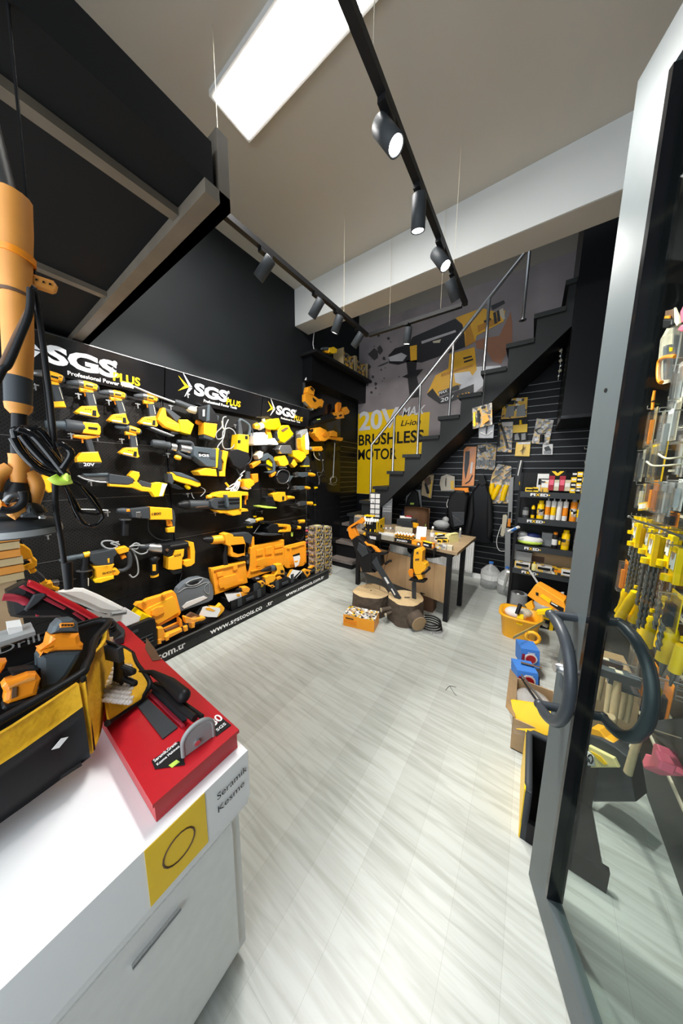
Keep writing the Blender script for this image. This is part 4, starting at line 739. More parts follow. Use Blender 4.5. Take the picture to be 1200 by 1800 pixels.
# grey translucent case
fr(220, 1010, 6)
mat('GCL', (.22, .25, .28), .25, trans=.3, alpha=.8)
tool('plastic_case', 'grey translucent rounded plastic case standing against the boards', 'plastic case', [('shell', 'GCL', 'P', '540,200 560,150 620,90 700,45 800,28 880,50 920,110 935,200 925,260 880,290 700,350 590,390 560,330', .07, .05), ('>handle_opening', 'K', 'P', '675,95 740,70 780,65 770,90 720,112 685,110', .006, .09), ('>handle_rim', 'GL', 'T', '640,95 700,60 800,35 815,55 770,95 710,115 660,112 640,95', .005, .09), ('>label_sheet', 'W', 'P', '600,340 650,290 830,225 870,245 790,285 620,360', .004, .088), ('>rib', 'GL', 'T', '560,190 640,140 740,130 830,90 890,80', .003, .088), ('>rib', 'GL', 'T', '835,130 880,95 885,200 840,180 835,130', .003, .088)], pl=CP, d=.05)
# open small orange case near camera
tool('tool_case', 'open orange plastic tool case on the platform next to the yellow welding unit', 'tool case', [
    ('lid', 'OR', 'P', '105,330 130,300 200,290 235,265 400,215 440,195 510,175 540,210 590,400 575,430 340,560 320,480 180,370', .05, .06), ('>lid_panel', 'Y', 'P', '190,380 500,230 530,260 570,400 345,530', .02, .085), ('>moulded_rib', 'OR', 'P', '275,380 330,345 400,335 420,400 330,445 280,430', .015, .10), ('>lid_latch', 'OR', 'P', '195,285 230,268 245,295 210,310', .03, .10), ('>lid_latch', 'OR', 'P', '395,215 430,198 440,225 410,240', .03, .10),
    ('inner_wall', 'O', 'P', '405,570 560,500 600,550 440,620', .02, .10), ('floor_panel', 'BN', 'P', '420,590 560,530 580,545 450,615', .02, .13), ('front_wall', 'OR', 'P', '340,570 400,560 430,640 600,570 605,600 470,670 400,700 345,700', .05, .16), ('>latch', 'OR', 'P', '420,660 465,640 465,690 435,705', .03, .19), ('>latch', 'OR', 'P', '620,555 660,540 665,590 630,605', .03, .19), ('>corner', 'OR', 'P', '345,690 385,675 385,730 345,740', .04, .17), ('side_post', 'OR', 'P', '570,450 600,480 610,550 580,560', .06, .12)], pl=TP, d=.0)
tool('parts_organiser', 'orange parts tray full of bits beside the open orange case', 'parts tray', [('tray', 'OR', 'P', '625,450 640,445 720,470 845,450 850,465 740,505 735,550 700,570 690,510 640,515', .05, .16), ('>bits', 'BN', 'P', '640,445 700,400 780,430 800,450 720,470', .03, .14), ('>bag_of_bits', 'PL', 'P', '650,500 700,460 760,440 750,480 690,530', .02, .19), ('side_latch', 'OR', 'P', '700,510 735,505 735,560 705,565', .03, .18)], pl=TP, d=.1)
# welder / inverter
t = tool('welding_inverter', 'yellow box machine with a black control front, on the platform next to the red case', 'welding machine', [
    ('side_shell', 'YB', 'P', '35,565 120,480 180,400 300,460 310,470 240,470 60,560', .16, .08), ('front_panel', 'K', 'P', '35,580 70,545 270,465 315,470 330,540 340,740 270,790 130,760', .06, .17), ('>display', 'G', 'P', '75,600 135,575 140,600 85,625', .004, .204), ('>knob', 'LIME', 'R', '242,550,9 244,551,12'), ('>knob', 'SD', 'R', '290,535,14 293,537,17'),
    ('>vent', 'G', 'P', '150,680 290,620 292,630 155,690', .004, .204), ('>vent', 'G', 'P', '165,715 295,655 297,665 170,725', .004, .204), ('>vent', 'G', 'P', '185,745 300,690 302,700 190,755', .004, .204)], pl=TP, d=.1)
# stacked little boxes
n = 0
for col, (x, y, z0, k) in enumerate(((-2.50, 2.93, .15, 7), (-2.53, 3.165, 0.0, 8))):
    for j in range(k):
        x1 = x + R.uniform(-.01, .01); y1 = y + R.uniform(-.008, .008); z = z0 + j * .098
        t = T('tool_box_carton', ('printed carton in the front stack beside the tool platform end, ' if col == 0 else 'printed carton in the rear stack behind the tool platform end, ') + ('lowest' if j == 0 else 'topmost' if j == k - 1 else '%s from the bottom' % ['', 'second', 'third', 'fourth', 'fifth', 'sixth', 'seventh'][j]), 'carton', (x1, y1, z), 'stacked cartons at the end of the tool platform')
        M().box((x1, y1, z + .0485), (.15, .17, .096)).build('carton', 'P5', t)
        M().box((x1, y1 + .02, z + .0965), (.05, .17 - .05, .001)).build('tape', 'TAPE', t); M().box((x1 + .0755, y1, z + .055), (.001, .12, .05)).build('printed_label', 'P1', t); M().box((x1, y1 - .0855, z + .055), (.1, .001, .05)).build('printed_label', 'P1', t)
fr(430, 820, 8)
t = tool('hanging_strip', 'narrow strip of small packets hanging beside the stacked cartons', 'hanging strip', [('strip', 'K', 'T', '870,840 875,960 880,1100 885,1300', .004)], d=.05)
for k in range(11): more(t, [('packet', ('CR', 'PK', 'SD', 'O')[k % 4], 'P', '%d,%d %d,%d %d,%d %d,%d' % (858, 850 + k * 42, 888, 846 + k * 42, 890, 870 + k * 42, 860, 876 + k * 42), .01)], d=.06)
tool('orange_packet', 'small orange knob packet hanging beside the upper stacked cartons', 'hanging packet', [('knob', 'O', 'P', '905,910 945,900 970,930 940,955 910,945', .03), ('stem', 'K', 'T', '940,840 938,880 935,905', .003)], d=.14)
# shelf things in the high corner
fr(520, 560, 7.5)
UP = PL((-2.55, 0, 0), (1, 0, 0), (0, 1, 0))
zb = 3.235
for (y0, y1, lb) in ((3.62, 3.98, 'wooden framed crate of boxed goods on the high corner ledge, left one'), (4.0, 4.38, 'wooden framed crate of boxed goods on the high corner ledge, right one')):
    t = T('crate', lb, 'crate', (-2.62, y0, zb)); M().bb((-2.72, y0, zb), (-2.53, y1, zb + .015)).build('floor_board', 'CRATE', t)
    for y in (y0, y1 - .02): M().bb((-2.72, y, zb), (-2.53, y + .02, zb + .26)).build('side_board', 'TN', t)
    for k in range(4): M().box((-2.62, y0 + .06 + k * .075, zb + .12), (.15, .06, .2), rx=.12).build('boxed_item', 'P1', t)
t = tool('impact_drill', 'yellow drill lying on the high corner ledge', 'drill', [('chuck', 'GB', 'R', '335,400,14 400,402,24 440,408,24'), ('body', 'YL', 'P', '440,385 500,372 545,400 540,450 490,462 440,440', .07), ('grip', 'Y', 'P', '370,425 440,415 440,458 395,450', .04)], pl=UP, d=.0)
tool('cable', 'white cable running up the wall above the high corner ledge', 'cable', [('cable', 'W', 'T', '240,180 230,260 225,340 238,405', .006)], pl=LW, d=.0)
tool('junction_cable', 'tangled white and black cable end on the wall left of the corner ledge', 'cable', [('cable', 'K', 'T', '210,420 170,470 165,560 160,740', .012), ('connector', 'W', 'P', '125,810 150,750 170,745 180,800 150,815', .02)], pl=LW, d=.01)
# ================= desk and what stands on it =================
DZ = .8
TRUE_LEVEL = False
def base2(a, b, z):
    lv = z if TRUE_LEVEL else (DZ if z > DZ - .1 else 0.0); up = Vector((0, 0, z - lv)); return fl(a[0], a[1], lv) + up, fl(b[0], b[1], lv) + up
def cb(m, a, b, depth, h, z=0.0, lean=0):
    """box whose front bottom edge runs between two photo points on the level z"""
    A, B = base2(a, b, z); e = B - A; p = Vector((-e.y, e.x, 0)).normalized()
    if p.dot(A - CAMP) < 0: p = -p
    m.obox(A, e, p * depth, Vector((0, 0, h)) + p * lean); return A, B, p
t = T('desk', 'wooden topped desk on black square steel legs', 'desk', (-1.3, 3.2, 0))
TOPC = [(-2.12, 3.16), (-.553, 2.86), (-.514, 3.75), (-2.0, 3.95)]
M().hexa([(x, y, DZ - .032) for x, y in TOPC], [(x, y, DZ) for x, y in TOPC]).build('desktop', 'TOP', t)
for x, y in ((-1.93, 3.18), (-.635, 2.91), (-.59, 3.38), (-1.87, 3.68)): M().bb((x - .025, y - .025, 0), (x + .025, y + .025, DZ - .033)).build('leg', 'K', t)
def bar(m, a, b, w_=.02, z0=.72, z1=.767):
    a = Vector((a[0], a[1], z0)); b = Vector((b[0], b[1], z0)); s_ = (b - a).cross(Vector((0, 0, 1))).normalized() * w_; return m.obox(a - s_, b - a, s_ * 2, (0, 0, z1 - z0))
bar(M(), (-1.93, 3.18), (-.635, 2.91)).build('apron_rail', 'K', t); bar(M(), (-1.87, 3.68), (-.59, 3.38)).build('apron_rail', 'K', t); bar(M(), (-.635, 2.91), (-.59, 3.38)).build('apron_rail', 'K', t)
a = Vector((-1.95, 3.215, .2)); b = Vector((-.66, 2.945, .18)); M().hexa([a, b, b + Vector((.004, .018, 0)), a + Vector((.004, .018, 0))], [Vector((p.x, p.y, .6)) for p in (a, b, b + Vector((.004, .018, 0)), a + Vector((.004, .018, 0)))]).build('front_panel', 'PLY', t)
a = Vector((-1.96, 3.23, .2)); M().obox(a, (.03, .42, 0), (.018, 0, 0), (0, 0, .5)).build('side_panel', 'PLY', t)
# radiator
t = T('radiator', 'white ribbed radiator on the wall behind the desk', 'radiator', (-1.4, 4.4, .08))
m = M().bb((-2.0, 4.40, .09), (-.62, 4.46, .60)); m.build('body', 'W', t); m = M()
for k in range(46): m.bb((-1.99 + k * .03, 4.385, .12), (-1.972 + k * .03, 4.40, .57))
m.build('fins', 'W', t); M().bb((-2.0, 4.38, .60), (-.62, 4.46, .615)).build('top_grille', 'W', t)
# office chair
t = T('office_chair', 'black office chair pushed behind the desk', 'chair', (-1.2, 4.0, 0))
M().lathe((-1.15, 3.75, .46), (0, 0, 1), [(0, .20), (.02, .25), (.06, .26), (.09, .22), (.1, .1)], 24).build('seat', 'K', t); M().tube([(-1.15, 3.75, .1), (-1.15, 3.75, .46)], .025).build('gas_column', 'SD', t)
for k in range(5): a = k * 1.2566; M().tube([(-1.15, 3.75, .11), (-1.15 + .24 * math.cos(a), 3.75 + .24 * math.sin(a), .07)], .018).ell((-1.15 + .25 * math.cos(a), 3.75 + .25 * math.sin(a), .03), .02, .02, .03).build('leg', 'K', t)
M().sheet([[Vector((-1.62 + .4 * i / 6, 4.1 + .03 * math.cos(i - 3), .62 + .46 * j / 5)) for i in range(7)] for j in range(6)], .04).build('backrest', 'BN', t)
M().tube([(-1.42, 4.08, .7), (-1.3, 3.95, .5), (-1.15, 3.8, .47)], .018).build('back_support', 'K', t)
# backpack and jackets hanging on the slatwall
BW = PL((0, YB - .016, 0), (0, -1, 0), (1, 0, 0))
fr(600, 750, 4)
tool('backpack', 'black backpack with an orange top edge hanging on the slatwall', 'backpack', [('main_bag', 'K', 'P', '760,480 800,445 860,450 890,500 880,560 870,640 850,700 790,725 760,700 745,620 740,540', .16, .09, .03), ('top_band', 'O', 'P', '785,430 890,430 895,460 860,465 800,450', .05, .12), ('front_pocket', 'G', 'P', '775,600 865,600 860,690 790,705', .03, .185), ('>elastic_cord', 'SD', 'T', '780,625 855,680', .003, .203), ('>elastic_cord', 'SD', 'T', '855,630 790,685', .003, .203), ('strap', 'K', 'T', '745,560 735,620 750,700 780,740', .012, .06), ('white_piping', 'W', 'T', '750,510 740,545 745,570', .004, .15)], pl=BW, d=.08)
tool('jacket', 'long black jacket hanging on a hook, right of the backpack', 'jacket', [('body', 'BLK', 'P', '960,400 975,345 1000,345 1030,420 1060,520 1050,640 1060,820 1000,830 880,800 850,740 880,640 890,520 920,450', .10, .07, .03), ('sleeve', 'K', 'P', '1030,440 1058,520 1062,700 1045,790 1020,780 1020,600', .06, .14, .02), ('sleeve', 'K', 'P', '920,460 900,540 880,700 865,760 900,770 930,620', .06, .14, .02), ('collar', 'K', 'P', '955,395 975,345 1000,345 1020,400 985,420', .04, .12), ('hanging_loop', 'SD', 'T', '985,345 990,330 995,345', .003, .06)], pl=BW, d=.08)
tool('drawstring_bag', 'black and grey drawstring bag hanging under the stairs', 'bag', [('back_layer', 'GL', 'P', '455,450 555,445 565,590 540,600 450,560', .03, .03), ('body', 'K', 'P', '500,440 530,460 545,560 540,590 440,580 460,500', .07, .09, .02), ('>badge', 'LIME', 'P', '482,535 510,535 508,548 484,548', .003, .13), ('strap', 'K', 'T', '505,445 540,520 565,600', .006, .11)], pl=BW, d=.06)
tool('dark_jacket', 'dark navy jacket hanging low under the drawstring bag', 'jacket', [('body', 'NAVY', 'P', '430,585 540,590 575,620 570,690 520,700 400,640', .06, .05, .02), ('fold', 'K', 'P', '440,590 520,595 515,680 450,650', .03, .09, .01)], pl=BW, d=.05)
# ---- articles on the desk
def item(name, label, ct, parts, group=None):
    t = None
    for p in parts:
        nm, mt, m = p; 
        if t is None:
            lo = [min(v[i] for v in m.v) for i in range(3)]; hi = [max(v[i] for v in m.v) for i in range(3)]
            t = T(name, label, ct, ((lo[0] + hi[0]) / 2, (lo[1] + hi[1]) / 2, lo[2]), group); last = None
        sub = nm.startswith('>'); o = m.build(nm.lstrip('>'), mt, last if sub else t)
        if not sub: last = o
    return t
def cbm(a, b, d, h, z=DZ, lean=0): m = M(); cb(m, a, b, d, h, z, lean); return m
def face(a, b, z, h, f0, f1, g0, g1, off=.001):
    """thin printed panel on the front of a cb box; fractions along and up"""
    A, B = base2(a, b, z); e = B - A; p = Vector((-e.y, e.x, 0)).normalized()
    if p.dot(A - CAMP) < 0: p = -p
    return M().obox(A + e * f0 + Vector((0, 0, h * g0)) - p * off, e * (f1 - f0), p * off * .9, Vector((0, 0, h * (g1 - g0))))
def ftext(t, s, a, b, z, h0, hh, f0=.15, f1=.85, mt='WT', off=.003):
    A, B = base2(a, b, z); e = B - A; p = Vector((-e.y, e.x, 0)).normalized()
    if p.dot(A - CAMP) < 0: p = -p
    text(t, s, A + e * f0 + Vector((0, 0, h0)) - p * off, e, (0, 0, 1), hh, e.length * (f1 - f0), mt, bold=.03)
a, b = (665, 947), (691, 952)
t = item('cardboard_box', 'white open box filled with small clear bags, front edge of the desk', 'box', [('front_wall', 'W', cbm(a, b, .006, .085)), ('base_and_back', 'CR', cbm(a, b, .18, .06)), ('clear_bags', 'PL', M().ell(fl(678, 945, DZ) + Vector((0, .09, .085)), .07, .06, .035, rot=Matrix.Rotation(.2, 3, 'Z')))])
for k in range(5): M().ell(fl(669 + 4 * k, 944, DZ) + Vector((0, .07 + .01 * (k % 2), .10)), .016, .014, .012).build('small_bag', 'W' if k % 2 else 'SD', t)
a, b = (691, 951), (723, 956)
t = item('display_box', 'black counter display box lettered FIXED with a row of small yellow cans', 'display box', [('tray', 'K', cbm(a, b, .16, .042)), ('back_card', 'CR', cbm((694, 941), (724, 945), .01, .12))]); ftext(t, 'FIXED', a, b, DZ, .010, .02, .2, .78)
A = fl(a[0], a[1], DZ); B = fl(b[0], b[1], DZ)
for r in range(2):
    for k in range(6):
        c = A + (B - A) * ((k + .5) / 6); c.y += .03 + r * .06; q = T('paint_can', 'small yellow and white can in the FIXED display box on the desk', 'can', c + Vector((0, 0, .042)), 'small cans in the FIXED display box')
        M().lathe(c + Vector((0, 0, .042)), (0, 0, 1), [(0, .013), (.045, .013)], 12).build('can_body', 'Y', q); M().lathe(c + Vector((0, 0, .087)), (0, 0, 1), [(0, .0135), (.01, .012), (.014, .006)], 12).build('cap', 'WT', q); M().lathe(c + Vector((0, 0, .055)), (0, 0, 1), [(0, .0134), (.014, .0134)], 12).build('label_band', 'K', q)
for k in range(4): item('flat_case', ['flat black case at the bottom of the pile behind the FIXED cans', 'flat black case, second in the pile behind the FIXED cans', 'flat black case, third in the pile behind the FIXED cans', 'flat black case on top of the pile behind the FIXED cans'][k], 'case', [('case', 'G', cbm((697 - k * .3, 932), (724 - k, 936), .20, .021, DZ + .07 + k * .024)), ('edge_label', 'CR', cbm((701, 932), (720, 935), .001, .008, DZ + .075 + k * .024))], 'flat cases piled behind the cans')
item('support_box', 'low brown box under the pile of flat black cases', 'box', [('box', 'BN', cbm((697, 937), (724, 941), .18, .068)), ('lid', 'K', cbm((697, 937), (724, 941), .18, .003, DZ + .067))])
item('blister_pack', 'white and red packet lying on the pile of flat cases', 'packet', [('card', 'W', cbm((702, 931), (722, 932), .10, .004, DZ + .169)), ('red_item', 'RD', cbm((712, 929), (721, 930), .06, .014, DZ + .174)), ('white_item', 'W', cbm((703, 930), (710, 930), .05, .014, DZ + .174))])
item('plastic_holder', 'yellow plastic holder standing right of the flat case pile', 'holder', [('upright', 'Y', cbm((724, 935), (732, 937), .03, .13)), ('side_plate', 'Y', cbm((724, 932), (727, 932), .10, .08)), ('>slot', 'K', cbm((726, 935.1), (729, 935.8), .002, .04, DZ + .06))])
a, b = (723, 957), (742, 961)
item('note_holder', 'orange holder with a leaning white note pad on the front of the desk', 'note holder', [('holder', 'O', cbm(a, b, .10, .05)), ('front_label', 'Y', cbm((724, 957.4), (738, 960), .002, .03, DZ + .008)), ('side_lip', 'O', cbm((739, 957), (748, 957), .02, .085)), ('pad', 'WT', cbm((730, 954), (747, 956), .012, .15, DZ + .035, .05)), ('black_roller', 'K', M().lathe(fl(736, 959.5, DZ) + Vector((0, -.002, .022)), (0, -1, 0), [(0, .022), (.012, .022)])), ('roller_core', 'W', M().lathe(fl(736, 959.5, DZ) + Vector((0, -.0145, .022)), (0, -1, 0), [(0, .014), (.002, .014)]))])
def bottle(label, u, v, r, h, cap='WT', body='CL', z=DZ, band=None, cat_='bottle'):
    c = fl(u, v, z); t = T('water_bottle', label, cat_, c); M().lathe(c, (0, 0, 1), [(0, r * .9), (.005, r), (h * .3, r), (h * .33, r * .94), (h * .4, r), (h * .62, r), (h * .8, r * .55), (h * .87, r * .38), (h * .9, r * .38)], 18).build('bottle_body', body, t)
    M().lathe(c + Vector((0, 0, h * .89)), (0, 0, 1), [(0, r * .45), (h * .1, r * .45)], 14).build('cap', cap, t)
    if band: M().lathe(c + Vector((0, 0, h * .4)), (0, 0, 1), [(0, r * 1.01), (h * .2, r * 1.01)], 18).build('label', band, t)
    return t
bottle('small clear bottle with a white cap in the middle of the desk', 759, 955, .026, .20, band='W')
bottle('tall clear water bottle standing at the left rear end of the desk', 674, 915, .038, .27, cap='WT', band='BL').location
item('carton', 'small black and yellow carton at the front edge of the desk', 'carton', [('carton', 'K', cbm((741, 960), (756, 964), .05, .055)), ('yellow_band', 'YB', cbm((741, 959.9), (756, 963.9), .052, .008, DZ + .048)), ('label', 'W', face((741, 960), (756, 964), DZ, .055, .2, .8, .3, .6))])
item('carton', 'tiny orange carton beside the black and yellow carton on the desk', 'carton', [('carton', 'O', cbm((756.5, 963), (762, 964), .04, .055)), ('label', 'CR', face((756.5, 963), (762, 964), DZ, .055, .2, .8, .3, .7))])
item('carton', 'pale printed carton at the right end of the desk front', 'carton', [('carton', 'P4', cbm((766, 964), (784, 967), .06, .05)), ('end_flap', 'CR', cbm((784.5, 966.5), (794, 968), .05, .045))])
for k, (u, lb) in enumerate(((767, 'yellow and black carton lying on the pale carton, left one'), (777, 'yellow and black carton lying on the pale carton, right one'))): item('carton', lb, 'carton', [('carton', 'P3', cbm((u, 961), (u + 9, 962.5), .05, .03, DZ + .051)), ('label', 'K', face((u, 961), (u + 9, 962.5), DZ + .051, .03, .2, .8, .2, .8))])
c = fl(764, 966, DZ); item('desk_clip', 'black clip pinching the front edge of the desk', 'clip', [('clip', 'K', M().box(c + Vector((0, 0, -.01)), (.02, .05, .05))), ('lever', 'K', M().box(c + Vector((0, -.02, -.05)), (.012, .012, .06)))])
item('note_pad', 'white note pad lying behind the small bottle', 'note pad', [('pages', 'W', cbm((762, 950), (789, 954), .15, .035)), ('cover', 'CR', cbm((762, 950), (789, 954), .15, .003, DZ + .036))])
item('knife_pack', 'yellow and black packet of cutters on top of the note pad', 'packet', [('card', 'YB', cbm((762, 945), (788, 948), .12, .006, DZ + .04)), ('cutter', 'K', M().tube([fl(768, 943, DZ + .06), fl(790, 939, DZ + .06)], .011)), ('cutter', 'K', M().tube([fl(765, 947, DZ + .058), fl(785, 947, DZ + .058)], .011)), ('label', 'W', cbm((768, 946), (777, 947), .05, .003, DZ + .047)), ('label', 'W', cbm((781, 946), (787, 947), .05, .003, DZ + .047))])
tb = item('paper_bag', 'small crumpled yellow paper bag on the right of the desktop', 'bag', [('bag', 'TAPE', cbm((790, 955), (806, 952), .06, .09, DZ, .015)), ('fold', 'TAPE', cbm((791, 954), (805, 951.5), .05, .01, DZ + .091))])
item('marker_pen', 'white topped grey marker standing near the rear of the desk', 'marker', [('barrel', 'GL', M().lathe(fl(808, 944, DZ), (0, 0, 1), [(0, .012), (.09, .012)])), ('cap', 'W', M().lathe(fl(808, 944, DZ) + Vector((0, 0, .09)), (0, 0, 1), [(0, .011), (.03, .009)]))])
item('plastic_bag', 'grey crumpled plastic bag behind the articles on the desk', 'bag', [('bag', 'GL', M().ell(fl(775, 928, DZ) + Vector((0, 0, .05)), .12, .07, .07, 12, 7)), ('bag_top', 'CS', M().ell(fl(782, 926, DZ) + Vector((0, 0, .11)), .05, .04, .05, 9, 5))])
item('pen', 'green pen standing behind the note holder', 'pen', [('barrel', 'GN', M().tube([fl(745, 948, DZ), fl(745, 948, DZ) + Vector((.01, 0, .19))], .004)), ('tip', 'K', M().tube([fl(745, 948, DZ), fl(745, 948, DZ) + Vector((0, 0, .01))], .0045))])
# left end displays
a, b = (638, 947), (663, 951)
t = item('counter_display', 'yellow and black counter display full of tools with white tags', 'display box', [('tray', 'K', cbm(a, b, .16, .07)), ('side_card', 'YB', cbm((662, 946), (675, 936), .008, .21)), ('back_card', 'K', cbm((642, 938), (668, 940), .01, .23)), ('label', 'W', face(a, b, DZ, .07, .45, .9, .2, .7))])
M().box(fl(670, 941, DZ) + Vector((-.012, -.02, .12)), (.05, .003, .04), rz=.7).build('label', 'K', t)
A = fl(642, 943, DZ); B = fl(662, 945, DZ)
for k in range(6):
    c = A + (B - A) * (k / 5); q = T('hand_tool', 'black tool with a yellow grip and white tag in the counter display', 'hand tool', c + Vector((0, 0, .012)), 'hand tools in the counter display'); M().tube([c + Vector((0, 0, .012)), c + Vector((0, .01, .10))], .008).build('grip', 'YB' if k % 2 == 0 else 'K', q); M().tube([c + Vector((0, .01, .10)), c + Vector((.005, .015, .19))], .008).build('shank', 'K', q); M().box(c + Vector((0, .01, .215)), (.026, .006, .04), rx=-.3).build('tag', 'W', q)
a, b = (637, 925), (654, 928)
t = item('counter_display', 'black stand with a yellow front holding pale packets, far left of the desk', 'display box', [('tray', 'K', cbm(a, b, .14, .13, DZ)), ('yellow_front', 'YB', cbm((637, 925.2), (654, 928.2), .004, .05)), ('backboard', 'K', cbm((646, 915), (662, 917), .02, .30)), ('label', 'W', face(a, b, DZ, .13, .4, .8, .62, .8))])
A = fl(640, 921, DZ + .13); 
for k in range(6): c = A + Vector((.045 * (k % 3), .02 + .05 * (k // 3), 0)); item('packet', 'pale packet standing in the black stand with a yellow front', 'packet', [('packet', 'CR' if k % 2 else 'W', M().box(c + Vector((0, 0, .05)), (.038, .012, .1), rx=-.35)), ('header', 'YB', M().box(c + Vector((0, .02, .105)), (.038, .012, .02), rx=-.35))], 'packets in the black stand')
# card rack with ten white cards
o = Vector((-2.06, 3.72, DZ)); t = T('card_rack', 'tall counter rack with two columns of white square cards on the desk', 'card rack', o)
ex = Vector((.97, .24, 0)); M().obox(o, ex * .17, (-.005, .02, 0), (0, 0, .50)).build('backboard', 'G', t); M().obox(o + Vector((0, -.06, 0)), ex * .17, (-.01, .06, 0), (0, 0, .06)).build('base', 'YB', t)
M().obox(o + ex * .19 + Vector((0, .03, 0)), ex * .15, (-.005, .02, 0), (0, 0, .48)).build('side_board', 'SD', t)
for r in range(5):
    for k in range(2): M().obox(o + ex * (.012 + .08 * k) + Vector((.003, -.012, .085 + r * .082)), ex * .066, (0, .01, 0), (0, 0, .066)).build('card', 'W', t)
for r in range(7): M().obox(o + ex * .195 + Vector((0, .02, .2 + r * .04)), ex * .14, (0, .008, 0), (0, 0, .022)).build('packet_strip', 'GL', t)
o = fl(624, 940, DZ); o = Vector((-1.98, 3.28, DZ)); t = T('bit_jar', 'clear square tub of bits at the left corner of the desk', 'tub', o)
M().box(o + Vector((0, 0, .09)), (.12, .10, .18)).build('tub', 'CS', t); M().box(o + Vector((0, 0, .185)), (.11, .09, .02)).build('bit_tops', 'TN', t)
for k in range(5): M().tube([o + Vector((-.045 + .022 * k, -.052, .02)), o + Vector((-.045 + .022 * k, -.052, .17))], .006).build('bit', 'SD', t)
item('hand_clamp', 'yellow and black clamp lying on the left corner of the desk', 'clamp', [('body', 'K', M().tube([(-1.86, 3.22, DZ + .03), (-1.72, 3.2, DZ + .03)], .025)), ('knob', 'YB', M().ell((-1.78, 3.17, DZ + .05), .02, .02, .02)), ('jaw', 'YB', M().tube([(-1.72, 3.2, DZ + .02), (-1.67, 3.18, DZ + .05)], .01))])
# ================= logs, chainsaws =================
def log(name, label, c, r, h, seed):
    rr = random.Random(seed); n = 40; prof = [1 + .05 * math.sin(3 * k * 2 * math.pi / n + seed) + .03 * math.sin(7 * k * 2 * math.pi / n) + rr.uniform(-.012, .012) for k in range(n)]
    c = Vector(c); t = T(name, label, 'log', c); rows = 7; vs = []
    for j in range(rows):
        for k in range(n): a = 2 * math.pi * k / n; q = r * prof[k] * (1 + .03 * (1 - j / (rows - 1)) + rr.uniform(-.012, .012)); vs.append(c + Vector((q * math.cos(a), q * math.sin(a), h * j / (rows - 1))))
    fs = [(j * n + k, j * n + (k + 1) % n, (j + 1) * n + (k + 1) % n, (j + 1) * n + k) for j in range(rows - 1) for k in range(n)]
    M().add(vs, fs, True).add([vs[k] for k in range(n)], [tuple(range(n))[::-1]]).build('bark', 'BK', t)
    top = [c + Vector((r * .97 * prof[k] * math.cos(2 * math.pi * k / n), r * .97 * prof[k] * math.sin(2 * math.pi * k / n), h + .004)) for k in range(n)]
    m = M(); m.add(top, [tuple(range(n))]); m.add([vs[(rows - 1) * n + k] for k in range(n)] + top, [(k, (k + 1) % n, n + (k + 1) % n, n + k) for k in range(n)]); cp = m.build('cut_face', 'WC', t)
    M().lathe(c + Vector((0, 0, h + .004)), (0, 0, 1), [(0, .011), (.001, .009)]).build('pith', 'BN', cp); return t
log('tree_stump', 'round flat-cut tree stump beside the left desk leg', (-1.42, 2.64, 0), .20, .235, 2)
t = log('tree_stump', 'forked tree stump with a thick cut branch reaching forward', (-1.02, 2.70, 0), .19, .245, 5)
br = M().tube([(-1.02, 2.72, .14), (-.93, 2.64, .115), (-.80, 2.53, .09)], [.12, .105, .078], 20, cap=False); br.build('branch', 'BK', t)
d = Vector((.13, -.11, -.025)).normalized(); M().lathe(Vector((-.80, 2.53, .09)), d, [(0, .078), (.003, .074)], 20).build('branch_cut', 'TRD', t); M().lathe(Vector((-.80, 2.53, .0901)), d, [(0, .08), (.0035, .08), (.0036, .07)], 20).build('pale_bark_ring', 'CB', t)
for i, (x, y, z) in enumerate(((-1.20, 2.47, .14), (-1.14, 2.46, .11))):
    M().tube([(-1.1, 2.6, z), (x, y, z)], .024 - .006 * i, 12, cap=False).build('side_shoot', 'BK', t); M().lathe((x, y, z), (x + 1.1, y - 2.6, 0), [(0, .024 - .006 * i), (.003, .022 - .006 * i)], 14).build('shoot_cut', 'CR', t)
SP = PL((0, 2.66, 0), (0, -1, 0), (1, 0, 0))
fr(520, 860, 6)
t = tool('chainsaw', 'black chainsaw with an orange rear handle, leaning with its bar in the forked stump', 'chainsaw', [
    ('rear_handle', 'O', 'P', '540,410 560,390 640,340 690,300 710,340 700,365 650,360 610,400 650,490 585,535 560,500', .05, .0), ('>grip_opening', 'K', 'P', '575,405 640,365 645,375 590,415', .006, .03), ('upper_frame', 'O', 'P', '650,490 740,580 780,590 830,610 880,665 850,665 790,600 740,600 650,505', .05),
    ('body', 'K', 'P', '585,540 645,495 740,600 790,660 800,860 830,880 700,880 660,760 620,650', .10), ('motor_cover', 'G', 'P', '660,560 735,610 760,680 700,720 640,640', .12), ('front_guard', 'K', 'P', '770,680 880,675 940,670 945,690 890,700 900,800 840,870 790,820', .09), ('front_handle', 'K', 'T', '880,685 945,680', .012), ('rear_foot', 'K', 'T', '940,790 980,760 1005,755', .014),
    ('guide_bar', 'G', 'P', '800,770 850,710 880,790 1110,1150 1060,1178', .012, .045, .001), ('>white_lettering', 'W', 'P', '925,930 945,925 985,990 965,1000', .002, .053, 0), ('>white_lettering', 'W', 'P', '1000,1050 1012,1045 1050,1110 1040,1120', .002, .053, 0), ('chain', 'SD', 'T', '700,860 735,940 745,1010', .004, .01), ('knob', 'Y', 'R', '715,470,12 735,475,16', .0, -.02), ('charger_strap', 'K', 'T', '700,420 740,440 760,500 800,560', .012, -.03), ('thin_rod', 'BN', 'T', '990,590 940,800 880,1055', .003, -.05)], pl=SP, d=.0)
fr(680, 900, 8)
SQ = PL((0, 2.72, 0), (0, -1, 0), (1, 0, 0))
